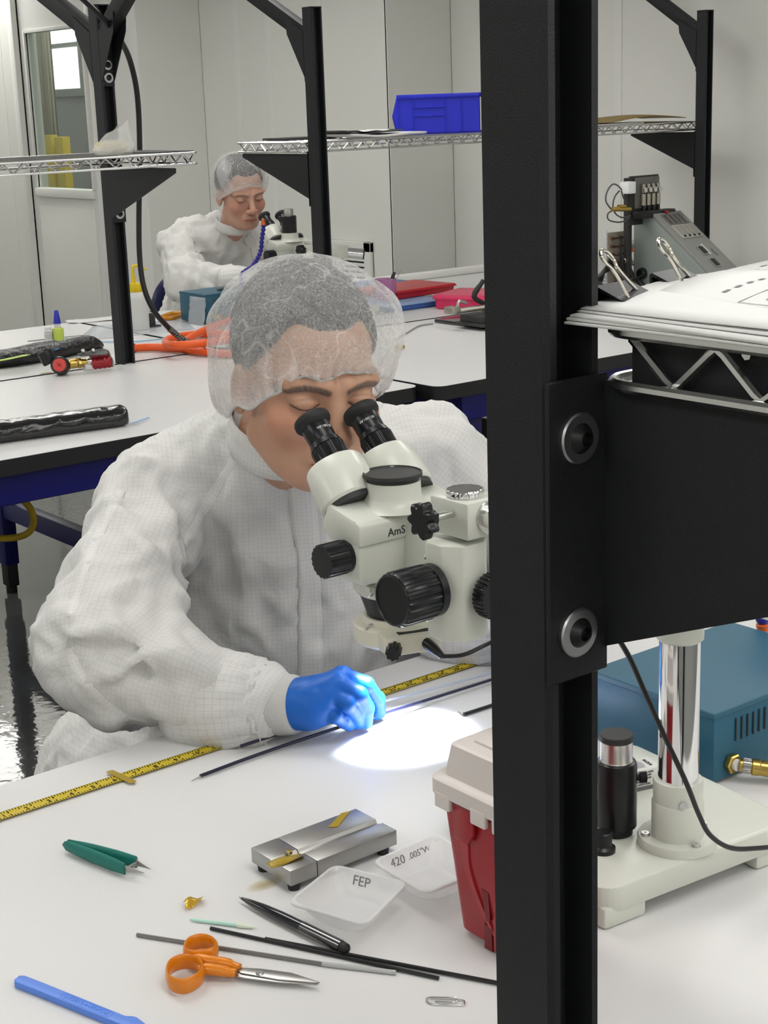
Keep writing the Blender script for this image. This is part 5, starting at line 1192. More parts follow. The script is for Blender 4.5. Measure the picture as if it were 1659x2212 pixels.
ob('switch_panel', MB().box((.030, -.135, .010), (.180, -.064, .0135), .0015).xf(CM), mat('pale_switch_panel', (.42, .415, .38), .4, noise=.03), cs)
for k in range(4):
    ob('switch', MB().box((.042+.034*k, -.118, .0135), (.066+.034*k, -.070, .0150), .0008, 1).xf(CM), mat('switch_face', (.30, .29, .26), .4, noise=.05), cs)
    ob('switch_button', MB().lathe([(.005, .0135), (.005, .0165), (.004, .017)], CM @ Vector((.055+.034*k, -.126, 0)), CM.to_3x3() @ Vector((0, 0, 1)), 12), 'matte', cs)
for k, yy in enumerate((-.205, -.270)):
    ob('rocker_switch', MB().box((.060, yy-.022, .010), (.100, yy+.022, .014), .002).xf(CM), 'conf', cs); ob('rocker', MB().box((.066, yy-.017, .013), (.094, yy+.017, .018), .002).xf(CM), 'matte', cs)
ob('white_label', MB().box((.108, -.225, .0100), (.122, -.170, .0106)).xf(CM), 'paper', cs)
ob('latch_line', MB().tube([CM @ Vector(p) for p in ((.150, -.20, .0105), (.146, -.215, .0105), (.152, -.235, .0105))], .0012, 6, smooth=3), 'matte', cs)
kn = Vector((Xc-.001, 3.60, BZ+.075)); ob('side_plug', MB().lathe([(.018, 0), (.020, .003), (.020, .012), (.015, .020)], onX(1390, 590, Xc), (-1, 0, 0), 20), 'knob', cs)
tag(ob('plug_lead', MB().tube([onX(1388, 592, Xc-.022), onX(1375, 603, Xc-.03), onX(1350, 607, Xc-.05), onX(1310, 612, Xc-.08)], .0038, 8, smooth=5), 'blackp'), 'black lead from the plug on the side of the console', 'cable')
# gauge panel behind the console
Yg = 3.79; g0, g1 = onY(1361, 385, Yg), onY(1423, 372, Yg); gp = root('regulator_panel', 'upright black panel with a row of regulators behind the console', 'panel', (g0.x, Yg, 1.06))
zg = onY(1361, 385, Yg).z; zl = zt0
ob('panel_plate', MB().box((g0.x, Yg, zt0-.02), (g1.x, Yg+.006, zg+.006), .001, 1), 'matte', gp); ob('panel_post', MB().box((g0.x-.002, Yg+.006, BZ+.002), (g0.x+.018, Yg+.028, zg), .001, 1), 'matte', gp)
gw = g1.x-g0.x
ob('grey_plate', MB().box((g0.x+gw*.15, Yg-.004, zl+.035), (g1.x, Yg, zg+.0), .001, 1), mat('worn_grey_plate', (.14, .135, .12), .4, noise=.3, nscale=30), gp)
for k in range(4):
    x = g0.x + gw*(.36+.17*k)
    r_ = ob('regulator', MB().cyl((x, Yg-.014, zl+.045), (x, Yg-.014, zl+.085), .009, n=12, bev=.001).cyl((x, Yg-.014, zl+.088), (x, Yg-.014, zl+.118), .0075, n=12, bev=.001), 'cast', gp)
    ob('gauge', MB().cyl((x, Yg-.020, zl+.098), (x, Yg-.026, zl+.098), .009, n=14), 'scrw', r_); ob('valve_stem', MB().cyl((x, Yg-.016, zl+.015), (x, Yg-.016, zl+.045), .006, n=10), 'blackp', r_)
ob('manifold', MB().box((g0.x+.005, Yg-.05, zl+.004), (g1.x+.035, Yg-.006, zl+.028), .004), 'blackp', gp)
ob('red_button', MB().cyl((g1.x-.02, Yg-.06, zl+.02), (g1.x-.02, Yg-.045, zl+.02), .006, n=12), 'vred', gp)
wb = onY(1350, 404, Yg); ob('white_sensor', MB().box((g0.x-.040, Yg-.03, wb.z-.022), (g0.x-.002, Yg+.01, wb.z+.018), .003), mat('white_sensor_case', (.85, .87, .86), .4, noise=.01), gp)
ob('brass_manifold', MB().cyl(onY(1322, 452, Yg-.02), onY(1362, 452, Yg-.02), .0075, n=14, bev=.001).cyl(onY(1336, 447, Yg-.02), onY(1350, 447, Yg-.02), .009, n=6), 'brass', gp)
for pts in ([(1343, 410), (1333, 400), (1322, 399), (1311, 415), (1309, 435), (1320, 452)], [(1324, 454), (1313, 462), (1315, 475), (1335, 480), (1352, 476), (1362, 465)], [(1338, 412), (1328, 425), (1324, 445), (1330, 462), (1345, 470), (1362, 466)], [(1342, 412), (1348, 430), (1356, 440)]):
    ob('sensor_cable', MB().tube([onY(a, b, Yg-.012) for a, b in pts], .0026, 8, smooth=5), mat('grey_cable', (.08, .08, .078), .45, noise=.05), gp)
# outlet strip and cables left of the console
Yo = 3.86; o0, o1 = onY(1313, 503, Yo), onY(1352, 590, Yo); og = root('outlet_panel', 'upright beige outlet panel with black cables beside the console', 'panel', (o0.x, Yo, BZ))
ob('panel_plate', MB().box((o0.x, Yo, BZ), (o1.x+.01, Yo+.008, o0.z), .001, 1), mat('beige_panel', (.34, .31, .26), .45, noise=.06), og)
ob('clear_cover', MB().box((o0.x-.012, Yo-.006, BZ+.03), (o0.x-.008, Yo+.012, o0.z+.012), .001, 1), 'film', og)
ob('clear_cover', MB().box((o1.x+.012, Yo-.05, BZ+.05), (o1.x+.045, Yo-.046, o0.z+.012), .002), 'film', og)
for i in range(2):
    for k in range(5):
        ob('terminal', MB().cyl((o0.x+.018+.040*i, Yo-.010, o0.z-.02-.028*k), (o0.x+.018+.040*i, Yo, o0.z-.02-.028*k), .0065, n=10), mat('copper_terminal', (.18, .07, .03), .4, noise=.2), og)
        c_ = Vector((o0.x+.018+.040*i, Yo-.012, o0.z-.02-.028*k))
        ob('wire', MB().tube([c_, c_+Vector((.004, -.03, -.01)), Vector((c_.x+.01*k-.01, Yo-.045-.006*k, BZ+.05)), Vector((c_.x-.02+.012*k, Yo-.08-.01*k, BZ+.006))], .0030, 6, smooth=4), 'blackp', og)
for k, (px, py, m) in enumerate(((1358, 525, 'paper'), (1362, 532, 'scrw'), (1358, 541, 'nozz'), (1355, 562, 'scrw'), (1360, 570, 'cast'))):
    ob('connector', MB().cyl(onY(px-7, py+2, Yo-.05), onY(px+8, py-2, Yo-.05), .009, n=12, bev=.001), m, og)
cbd = MB()
cb_ = root('cable_bundle', 'bundle of black cables spilling from the outlet panel onto the bench', 'cables', onz(1310, 620))
for k in range(7):
    y = Yo-.10-.012*k
    ob('cable', MB().tube([onY(1318+3*k, 560+2*k, Yo-.02), onY(1308-3*k, 580+3*k, Yo-.05), onY(1300-3*k, 605, y), Vector((onz(1292-4*k, 628).x, onz(1292-4*k, 628).y, BZ+.006))], .0042, 8, smooth=5), 'blackp', cb_)
for k in range(3):
    tag(ob('bench_cable', MB().tube([onz(1294, 598+8*k, BZ+.02), onz(1330, 600+7*k, BZ+.012), onz(1375, 597+6*k, BZ+.012), onz(1392, 596+6*k, BZ+.012)], .0042, 8, smooth=5), 'blackp'), ('upper', 'middle', 'lower')[k] + ' black cable running along the bench to the console', 'cable')
# emergency stop, cartons, handle box in front of the console
eb = onz(1305, 655, BZ); es = root('stop_button', 'rounded beige stop switch with a red mushroom button', 'switch', eb)
ob('housing', MB().lathe([(.050, 0), (.052, .006), (.044, .030), (.026, .042), (.0, .044)], eb, up, 26), mat('beige_housing', (.58, .56, .48), .4, noise=.03), es); ob('mushroom_button', MB().lathe([(.012, .042), (.020, .047), (.021, .053), (.014, .060), (.0, .062)], eb + Vector((-.008, 0, 0)), up, 22), 'vred', es)
tag(ob('carton', MB().box((-.04, -.03, 0), (.05, .03, .035), .002).xf(T(*onz(1350, 668)) @ RZ(.3)), 'paper'), 'small white carton beside the stop switch', 'box')
hb_ = onz(1420, 672); hbx = root('handled_case', 'small grey case with a silver handle in front of the console', 'case', hb_)
HM = T(*hb_) @ RZ(-.25)
ob('case', MB().box((-.085, -.05, 0), (.075, .04, .062), .004).xf(HM), 'conf', hbx); ob('latch', MB().box((.04, -.056, .02), (.07, -.049, .055), .002).xf(HM), 'cast', hbx)
ob('handle', MB().tube([(-.06, -.02, .06), (-.06, -.02, .082), (-.052, -.02, .088), (.052, -.02, .088), (.062, -.02, .082), (.064, -.02, .06)], .0075, 10).xf(HM), 'scrw', hbx)
tag(ob('black_hose', MB().tube([onz(1310, 632, BZ+.01), onz(1345, 627, BZ+.012), onz(1385, 632, BZ+.012), onz(1410, 642, BZ+.01)], .0085, 10, smooth=5), 'rubber'), 'thick black hose curving behind the white carton', 'hose')
tag(ob('black_mat', MB().prism([(p.x, p.y) for p in (onz(1556, 612), onz(1620, 600), onz(1604, 595), onz(1556, 602))], (0, 0, BZ+.0005), (1, 0, 0), (0, 1, 0), (0, 0, .006)), 'rubber'), 'black mat lying right of the console', 'mat')

# yellow hose hanging under the left bench
yh = [onY(30, 1060, 3.10), onY(50, 1080, 3.10), onY(66, 1100, 3.12), onY(73, 1125, 3.15), onY(64, 1148, 3.18), onY(40, 1160, 3.22), onY(0, 1163, 3.26), onY(-40, 1160, 3.3), onY(-80, 1130, 3.3), onY(-90, 1075, 3.3)]
tag(ob('yellow_hose', MB().tube(yh, .0078, 12, smooth=6), mat('yellow_hose', (.40, .27, .01), .4, noise=.04)), 'yellow hose looping below the apron of the left bench', 'hose')
# ------------------------------------------------------------------ people: smooth implicit sculpting
def vlen(a): return np.sqrt((a*a).sum(-1))
def s_cap(P, a, b, ra, rb=None):
    a = np.array(a, np.float32); b = np.array(b, np.float32); rb = ra if rb is None else rb
    ba = b-a; h = np.clip(((P-a) @ ba)/max(1e-9, float(ba @ ba)), 0, 1)
    return vlen(P-a-h[..., None]*ba) - (ra+(rb-ra)*h)
def s_ell(P, c, r, R3=None):
    q = P-np.array(c, np.float32)
    if R3 is not None: q = q @ np.array(R3, np.float32)      # columns of R3 = local axes in the frame of P
    r = np.array(r, np.float32); k0 = vlen(q/r); k1 = vlen(q/(r*r)) + 1e-9
    return k0*(k0-1)/k1
def s_min(a, b, k):
    h = np.clip(.5+.5*(b-a)/k, 0, 1); return b*(1-h)+a*h-k*h*(1-h)
def s_max(a, b, k): return -s_min(-a, -b, k)
def surface_nets(fn, lo, hi, h):
    ax = [np.arange(lo[i], hi[i]+h, h, dtype=np.float32) for i in range(3)]
    n = [len(a) for a in ax]; D = np.empty(n, np.float32)
    for i in range(0, n[0], 24):
        X, Y, Z = np.meshgrid(ax[0][i:i+24], ax[1], ax[2], indexing='ij'); D[i:i+24] = fn(np.stack((X, Y, Z), -1))
    S = D < 0
    cnt = np.zeros([m-1 for m in n], np.float32); pos = np.zeros([m-1 for m in n]+[3], np.float32)
    sl = lambda o: tuple(slice(o[i], n[i]-1+o[i]) for i in range(3))
    cor = [(i, j, k) for i in (0, 1) for j in (0, 1) for k in (0, 1)]
    for a in range(3):
        for c in cor:
            if c[a]: continue
            d = list(c); d[a] = 1
            A, B = D[sl(c)], D[sl(tuple(d))]; m = (A < 0) != (B < 0)
            t = np.where(m, A/(A-B+1e-12*(A == B)), 0)
            cnt += m
            for q in range(3): pos[..., q] += m*(c[q] + (t if q == a else 0))
    act = cnt > 0; idx = -np.ones(act.shape, np.int64); ii = np.argwhere(act); idx[act] = np.arange(len(ii))
    V = (ii + pos[act]/cnt[act][:, None])*h + np.array(lo, np.float32)
    F = []
    for a in range(3):
        b, c = (a+1) % 3, (a+2) % 3
        o = [slice(1, n[i]-1) for i in range(3)]; o[a] = slice(0, n[a]-1); o1 = list(o); o1[a] = slice(1, n[a])
        A, B = S[tuple(o)], S[tuple(o1)]; e = np.argwhere(A != B)
        if not len(e): continue
        off = np.ones(3, int); off[a] = 0; e0 = e+off
        fl = A[tuple(e.T)]
        def gi(db, dc):
            q = e0.copy(); q[:, b] -= db; q[:, c] -= dc; return idx[tuple(q.T)]
        quad = np.stack((gi(0, 0), gi(1, 0), gi(1, 1), gi(0, 1)), 1)
        quad[~fl] = quad[~fl][:, ::-1]; F.append(quad)
    return V, np.concatenate(F)[:, ::-1]
def smooth_noise(V, scale, seed=0, oct_=2):
    from mathutils import noise as mn
    o = Vector((seed*7.3, seed*3.1, seed*1.7)); return np.array([sum(mn.noise(Vector(v)*scale*(2**k)+o)/(2**k) for k in range(oct_)) for v in V], np.float32)
def mesh_obj(name, V, F, m, parent=None, origin=None, uv=None, col=None, sub=0):
    me = bpy.data.meshes.new(name); V = np.asarray(V, np.float32)
    og = Vector(origin) if origin is not None else None
    if parent is not None and parent.name in ORIG: og = ORIG[parent.name]
    W = V - np.array(og, np.float32) if og is not None else V
    me.vertices.add(len(W)); me.vertices.foreach_set('co', W.ravel())
    me.loops.add(F.size); me.loops.foreach_set('vertex_index', F.ravel().astype(np.int32))
    me.polygons.add(len(F)); me.polygons.foreach_set('loop_start', np.arange(0, F.size, F.shape[1], dtype=np.int32))
    me.polygons.foreach_set('use_smooth', np.ones(len(F), bool)); me.update(calc_edges=True); me.validate()
    if uv is not None:
        at = me.attributes.new('cloth', 'FLOAT_VECTOR', 'POINT'); u3 = np.zeros((len(V), 3), np.float32); u3[:, :2] = uv; at.data.foreach_set('vector', u3.ravel())
    if col is not None:
        at = me.attributes.new('tint', 'FLOAT_COLOR', 'POINT'); c4 = np.ones((len(V), 4), np.float32); c4[:, :3] = col; at.data.foreach_set('color', c4.ravel())
    me.materials.append(m if isinstance(m, bpy.types.Material) else M[m])
    o = bpy.data.objects.new(name, me); link(o, parent)
    if parent is None and og is not None: o.location = og
    if og is not None:
        ORIG[o.name] = og; ROOTM[o.name] = Matrix.Translation(-og)
    if sub:
        md = o.modifiers.new('sub', 'SUBSURF'); md.levels = sub; md.render_levels = sub
    return o
ORIG = {}
# ---- materials
def tint_mat(name, rough, sss, bump, bscale):
    m = mat(name, (.5, .4, .3), rough, sss=sss, bump=bump, bscale=bscale)
    nt = m.node_tree; a = nt.nodes.new('ShaderNodeAttribute'); a.attribute_name = 'tint'
    nt.links.new(a.outputs['Color'], nt.nodes['Principled BSDF'].inputs['Base Color']); return m
M['skin'] = tint_mat('skin', .45, .12, .08, 700)
def cloth_mat(name, col, grid, trl=.12):
    m = bpy.data.materials.new(name); m.use_nodes = True; nt = m.node_tree; b = nt.nodes['Principled BSDF']
    b.inputs['Base Color'].default_value = tuple(col)+(1,); b.inputs['Roughness'].default_value = .7; b.inputs['Specular IOR Level'].default_value = .25
    b.inputs['Sheen Weight'].default_value = .1
    if grid:
        a = nt.nodes.new('ShaderNodeAttribute'); a.attribute_name = 'cloth'
        sx = nt.nodes.new('ShaderNodeSeparateXYZ'); nt.links.new(a.outputs['Vector'], sx.inputs[0]); ls = []
        for k in (0, 1):
            f = nt.nodes.new('ShaderNodeMath'); f.operation = 'PINGPONG'; f.inputs[1].default_value = grid/2
            nt.links.new(sx.outputs[k], f.inputs[0])
            l = nt.nodes.new('ShaderNodeMath'); l.operation = 'LESS_THAN'; l.inputs[1].default_value = .00032; nt.links.new(f.outputs[0], l.inputs[0]); ls.append(l)
        mx = nt.nodes.new('ShaderNodeMath'); mx.operation = 'MAXIMUM'; nt.links.new(ls[0].outputs[0], mx.inputs[0]); nt.links.new(ls[1].outputs[0], mx.inputs[1])
        ml = nt.nodes.new('ShaderNodeMath'); ml.operation = 'MULTIPLY'; ml.inputs[1].default_value = .30; nt.links.new(mx.outputs[0], ml.inputs[0])
        mc = nt.nodes.new('ShaderNodeMix'); mc.data_type = 'RGBA'; mc.inputs[6].default_value = tuple(col)+(1,); mc.inputs[7].default_value = (.36, .36, .37, 1)
        nt.links.new(ml.outputs[0], mc.inputs[0]); nt.links.new(mc.outputs[2], b.inputs['Base Color'])
    tc = nt.nodes.new('ShaderNodeTexCoord'); n = nt.nodes.new('ShaderNodeTexNoise'); n.inputs['Scale'].default_value = 26; n.inputs['Detail'].default_value = 4; n.inputs['Distortion'].default_value = .8
    bp = nt.nodes.new('ShaderNodeBump'); bp.inputs['Strength'].default_value = .45; bp.inputs['Distance'].default_value = .006
    nt.links.new(tc.outputs['Object'], n.inputs['Vector']); nt.links.new(n.outputs['Fac'], bp.inputs['Height']); nt.links.new(bp.outputs['Normal'], b.inputs['Normal'])
    return m
M['gown'] = cloth_mat('esd_grid_gown', (.62, .615, .60), .0056)
M['gown_plain'] = cloth_mat('plain_white_gown', (.66, .655, .63), 0)
M['seam'] = cloth_mat('gown_seam_tape', (.68, .675, .66), .0056)
M['knit'] = mat('grey_knit_cuff', (.50, .50, .48), .85, noise=.08, nscale=300, bump=.3, bscale=600)
M['glove'] = mat('blue_nitrile', (.005, .110, .48), .42, noise=.05, nscale=30, bump=.12, bscale=120, spec=.4)
M['hair'] = mat('black_hair', (.018, .017, .018), .55, noise=.35, nscale=260, bump=.6, bscale=400)
M['trouser'] = mat('dark_trousers', (.02, .022, .03), .8, noise=.1); M['shoe'] = mat('white_shoe_cover', (.5, .5, .5), .6, noise=.05)
# bouffant cap: thin non-woven, partly transparent, denser along fibres
cm = bpy.data.materials.new('non_woven_cap'); cm.use_nodes = True; nt = cm.node_tree; nt.nodes.clear()
out = nt.nodes.new('ShaderNodeOutputMaterial'); mx = nt.nodes.new('ShaderNodeMixShader'); tb = nt.nodes.new('ShaderNodeBsdfTransparent')
df = nt.nodes.new('ShaderNodeBsdfDiffuse'); df.inputs[0].default_value = (.86, .86, .85, 1); tl = nt.nodes.new('ShaderNodeBsdfTranslucent'); tl.inputs[0].default_value = (.8, .8, .79, 1)
m2_ = nt.nodes.new('ShaderNodeMixShader'); m2_.inputs[0].default_value = .35; nt.links.new(df.outputs[0], m2_.inputs[1]); nt.links.new(tl.outputs[0], m2_.inputs[2])
tc = nt.nodes.new('ShaderNodeTexCoord'); fac = None
for sc_, wd, wt, dist in ((170, .045, .18, .4), (300, .06, .12, .3), (14, .014, .20, .5), (80, .025, .10, .4)):
    n = nt.nodes.new('ShaderNodeTexNoise'); n.inputs['Scale'].default_value = sc_; n.inputs['Detail'].default_value = 2; n.inputs['Distortion'].default_value = dist; nt.links.new(tc.outputs['Object'], n.inputs['Vector'])
    s1 = nt.nodes.new('ShaderNodeMath'); s1.operation = 'SUBTRACT'; s1.inputs[1].default_value = .5; nt.links.new(n.outputs['Fac'], s1.inputs[0])
    ab = nt.nodes.new('ShaderNodeMath'); ab.operation = 'ABSOLUTE'; nt.links.new(s1.outputs[0], ab.inputs[0])
    mr = nt.nodes.new('ShaderNodeMapRange'); mr.inputs['From Min'].default_value = 0; mr.inputs['From Max'].default_value = wd; mr.inputs['To Min'].default_value = wt; mr.inputs['To Max'].default_value = 0; nt.links.new(ab.outputs[0], mr.inputs['Value'])
    if fac is None: fac = mr
    else:
        ad = nt.nodes.new('ShaderNodeMath'); ad.operation = 'ADD'; nt.links.new(fac.outputs[0], ad.inputs[0]); nt.links.new(mr.outputs[0], ad.inputs[1]); fac = ad
at = nt.nodes.new('ShaderNodeAttribute'); at.attribute_name = 'tint'
ad = nt.nodes.new('ShaderNodeMath'); ad.operation = 'ADD'; ad.use_clamp = True; nt.links.new(fac.outputs[0], ad.inputs[0]); nt.links.new(at.outputs['Fac'], ad.inputs[1])
nt.links.new(ad.outputs[0], mx.inputs[0]); nt.links.new(tb.outputs[0], mx.inputs[1]); nt.links.new(m2_.outputs[0], mx.inputs[2]); nt.links.new(mx.outputs[0], out.inputs[0])
M['cap'] = cm
# ---- head (local frame: x = person's right, y = forward, z = up, origin between the ears at eye height)
def head_sdf(P, fem=False, smile=0.0):
    X = np.abs(P[..., :1]); Q = np.concatenate((X, P[..., 1:]), -1)          # mirrored half
    j = .99 if fem else 1.0
    d = s_ell(Q, (0, -.012, .040), (.075, .097, .084))
    d = s_min(d, s_ell(Q, (0, .026, -.030), (.064*j, .062, .080)), .03)
    d = s_min(d, s_ell(Q, (0, .040, -.072), (.051*j, .042, .040)), .025)
    d = s_min(d, s_cap(Q, (.050*j, .005, -.062), (.022, .060, -.096), .020, .016), .02)
    d = s_min(d, s_ell(Q, (0, .072, -.100), (.020, .016, .014)), .018)
    d = s_min(d, s_ell(Q, (.043, .060, -.030), (.024, .022, .022)), .02)
    d = s_min(d, s_cap(Q, (.050, .073, .020), (.012, .088, .017), .010, .010), .018)
    d = s_max(d, -s_ell(Q, (.032, .103, -.001), (.021, .017, .013)), .012)
    d = s_min(d, s_ell(Q, (.0325, .0765, -.002), (.0170, .0145, .0125)), .005)
    d = s_min(d, s_cap(Q, (0, .090, .006), (0, .112, -.036), .0085, .0115), .012)
    d = s_min(d, s_ell(Q, (0, .1115, -.039), (.0125, .011, .0105)), .006)
    d = s_min(d, s_ell(Q, (.0135, .101, -.0415), (.0085, .0105, .0085)), .006)
    d = s_max(d, -s_ell(Q, (.0075, .106, -.0495), (.0042, .006, .0035)), .003)
    d = s_min(d, s_ell(Q, (0, .082, -.068), (.026, .017, .018)), .012)
    d = s_min(d, s_cap(Q, (.021, .089, -.0705), (.004, .0985, -.0675), .0035, .0052), .005)
    d = s_min(d, s_cap(Q, (.018, .0885, -.077), (0, .096, -.0785), .0042, .0062), .005)
    d = s_min(d, s_ell(Q, (.0775, -.006, -.012), (.009, .020, .030)), .008)
    d = s_max(d, -s_ell(Q, (.0865, .000, -.008), (.006, .011, .018)), .005)
    return d
def lin(c): return np.array([((v+.055)/1.055)**2.4 if v > .04 else v/12.92 for v in c], np.float32)
LASH = [(.018, -.0045), (.024, -.0078), (.032, -.0095), (.041, -.0082), (.0485, -.0045)]
LIDC = [(.018, .0015), (.025, .0035), (.034, .0040), (.043, .0025), (.050, -.001)]
LIPL = [(0, -.0728), (.010, -.0732), (.0235, -.0738)]
BROW = [(.013, .0125), (.024, .0160), (.037, .0175), (.048, .0150), (.057, .0095)]
NASO = [(.017, -.040), (.024, -.052), (.031, -.066), (.034, -.078)]
def d2(V, L):
    Q = np.stack((np.abs(V[:, 0]), V[:, 2]), 1); d = np.full(len(V), 9.0, np.float32)
    for a, b in zip(L[:-1], L[1:]):
        a = np.array(a); ba = np.array(b)-a; h = np.clip(((Q-a) @ ba)/(ba @ ba), 0, 1); d = np.minimum(d, np.sqrt((((Q-a)-h[:, None]*ba)**2).sum(1)))
    return np.where(V[:, 1] > .045, d, 9.0)
def head_creases(V):
    V = V.copy(); dy = .0022*np.exp(-(d2(V, LASH)/.0016)**2) + .0011*np.exp(-(d2(V, LIDC)/.0016)**2) + .0024*np.exp(-(d2(V, LIPL)/.0017)**2) + .0009*np.exp(-(d2(V, NASO)/.0030)**2) - .0012*np.exp(-(d2(V, BROW)/.005)**2)
    V[:, 1] -= dy; return V
def head_tint(V, skin, fem=False, brow=(.05, .042, .04)):
    Q = V.copy(); Q[:, 0] = np.abs(Q[:, 0]); n = len(V); base = np.tile(lin(skin), (n, 1))
    def mixc(c, w):
        nonlocal base; base = base*(1-w[:, None]) + np.array(c, np.float32)*w[:, None]
    nz = smooth_noise(V, 60, 3); sk = np.array(skin)
    mixc(lin(sk*np.array((1.0, .88, .85))), np.clip(1-s_ell(Q, (.046, .065, -.032), (.03, .03, .025))/.012, 0, 1)*.5)
    mixc(lin(sk*np.array((.98, .85, .82))), np.clip(1-s_ell(Q, (0, .11, -.038), (.014, .014, .012))/.006, 0, 1)*.5)
    mixc(lin(sk*np.array((.93, .66, .62))), np.clip(1.6-d2(V, [(0, -.0735), (.019, -.0740)])/.0055, 0, 1)*.65)
    mixc(lin((.28, .14, .12)), np.exp(-(d2(V, LIPL)/.0011)**2)*.85)
    hair = .55+.45*np.sin(V[:, 2]*2600+V[:, 0]*1500*np.sign(V[:, 0])+nz*6)
    wb = .0036 if fem else .0052
    mixc(brow, np.clip((wb-d2(V, BROW))/.0022, 0, 1)*np.clip(.62+.38*hair, 0, 1)*(.72 if fem else .92))
    mixc(lin((.10, .07, .065)), np.exp(-(d2(V, LASH)/.0012)**2)*.95)
    mixc(lin(sk*.80), np.exp(-(d2(V, LIDC)/.0012)**2)*.5)
    return base*(1+.05*nz[:, None])
def hair_sdf(P):
    Q = np.concatenate((np.abs(P[..., :1]), P[..., 1:]), -1)
    d = s_ell(Q, (0, -.014, .041), (.0815, .1035, .0905))
    hl = -.050 + (P[..., 1]+.075)*.84 - .25*np.maximum(0, Q[..., 0]-.050)*(P[..., 1] > 0) + .02*np.exp(-((Q[..., 0]-.040)/.016)**2)*(P[..., 1] > .02)
    return s_max(d, (hl-P[..., 2])*.75, .008)
def cap_mesh(nu=220, nv=64, puff=1.30, top=.150, rimf=.034, rims=-.022, rimb=-.058, seed=1, gather=44, droop=.020, base_a=.23, shift=(0, 0), rx=.088):
    rng = np.random.RandomState(seed)
    phi = np.linspace(0, 2*math.pi, nu, endpoint=False); v = np.linspace(0, 1, nv); PH, VV = np.meshgrid(phi, v)
    c, s = np.cos(PH), np.sin(PH)                                         # c = forward
    zr = rims + (rimf-rimb)/2*c + ((rimf+rimb)/2-rims)*c*c + (.0045*np.sin(7*PH+seed) + .0028*np.sin(13*PH+2) if gather else 0)
    th = VV*math.pi/2
    b = np.where(VV < .30, 1+(puff-1)*np.sin(np.clip(VV/.30, 0, 1)*math.pi/2)**.8, 1+(puff-1)*np.cos(np.clip((VV-.30)/.70, 0, 1)*math.pi/2))
    fl = np.where(VV < .18, 1.0, np.cos(np.clip((VV-.18)/.82, 0, 1)*math.pi/2)**.80)
    ry = .099
    k = np.zeros_like(PH)                                                 # long soft folds
    for i in range(9):
        f = rng.randint(2, 8); a = rng.uniform(-2.5, 2.5); k += (1-np.abs(np.sin(.5*(f*PH + a*3*VV + rng.uniform(0, 6)))))**3*rng.uniform(-1, 1)
    w = np.sin(np.clip(VV*1.3, 0, 1)*math.pi)**.7
    rr_ = 1 + (.070 if gather else .035)*k*w + .055*np.sin(gather*PH + 2*np.sin(3*PH))*np.exp(-VV/.08)*(VV > .001) + .02*np.sin(gather*.5*PH+1)*np.exp(-VV/.15)*(VV > .001)
    frontflat = 1 - .10*np.clip(c, 0, 1)*np.sin(np.clip(VV/.5, 0, 1)*math.pi)
    X = rx*s*b*fl*rr_; Y = -.004 + ry*c*b*fl*rr_*frontflat
    Zt = top*(.97+.03*c) + .006*k*w
    Z = zr + (Zt-zr)*np.sin(th)**.95 - droop*np.sin(np.clip(VV/.22, 0, 1)*math.pi)*(.35+.65*np.clip(-c+.35, 0, 1))
    V = np.stack((X + shift[0]*np.sin(th), Y + shift[1]*np.sin(th), Z), -1).reshape(-1, 3)
    F = []
    i = np.arange(nu); j = (i+1) % nu
    for r in range(nv-1): F.append(np.stack((r*nu+i, r*nu+j, (r+1)*nu+j, (r+1)*nu+i), 1))
    dens = base_a + .50*np.exp(-VV/.10) + .40*np.clip(k*w-.10, 0, 1)
    dens = np.repeat(dens.reshape(-1, 1), 3, 1)
    rim = V[:nu].copy()
    return V, np.concatenate(F), dens, rim
def to_world(V, O, R3): return V @ R3.T + np.array(O, np.float32)
def head_frame(pitch, yaw=0.0, roll=0.0):
    """columns: person's right, forward, up; yaw 0 faces -Y, positive yaw turns towards +X"""
    f = Vector((math.sin(yaw)*math.cos(pitch), -math.cos(yaw)*math.cos(pitch), -math.sin(pitch))); r = f.cross(Vector((0, 0, 1))).normalized(); u = r.cross(f)
    q = Quaternion(f, roll); r = q @ r; u = q @ u
    return np.array([[r[i], f[i], u[i]] for i in range(3)], np.float32)
def make_head(label, O, R3, skin, neck_w, fem, res, origin, capkw):
    Ri = np.linalg.inv(R3).T.astype(np.float32); Oo = np.array(O, np.float32)
    nw = [(np.array(p, np.float32)-Oo) @ Ri for p in neck_w]
    def fn(P):
        d = head_sdf(P, fem); d = s_min(d, s_cap(P, (0, -.030, -.055), nw[0], .048 if fem else .052, .050 if fem else .054), .022)
        return s_min(d, s_cap(P, nw[0], nw[1], .046 if fem else .050, .036), .03)
    lo = np.minimum(np.array((-.10, -.13, -.14)), np.min(nw, 0)-.09); hi = np.maximum(np.array((.10, .135, .14)), np.max(nw, 0)+.09)
    V, F = surface_nets(fn, lo, hi, res)
    tint = head_tint(V, skin, fem); V = head_creases(V)
    p = mesh_obj('person', to_world(V, O, R3), F, 'skin', None, origin, col=tint)
    tag(p, label, 'person')
    Vh, Fh = surface_nets(hair_sdf, (-.10, -.135, -.09), (.10, .11, .15), .004)
    Vh += (smooth_noise(Vh, 90, 4)*.0016)[:, None]*(Vh/np.linalg.norm(Vh, axis=1)[:, None])
    mesh_obj('hair', to_world(Vh, O, R3), Fh, 'hair', p)
    Vc, Fc, dens, rim = cap_mesh(**capkw)
    cp_ = mesh_obj('bouffant_cap', to_world(Vc, O, R3), Fc, 'cap', p, col=dens); cp_['label'] = 'see-through white bouffant cap'
    rw = to_world(rim, O, R3)
    mb = MB().tube([Vector(q) for q in rw[::2]], .0016, 6, loop=True)
    ob('cap_elastic', mb, 'seam', cp_)
    return p
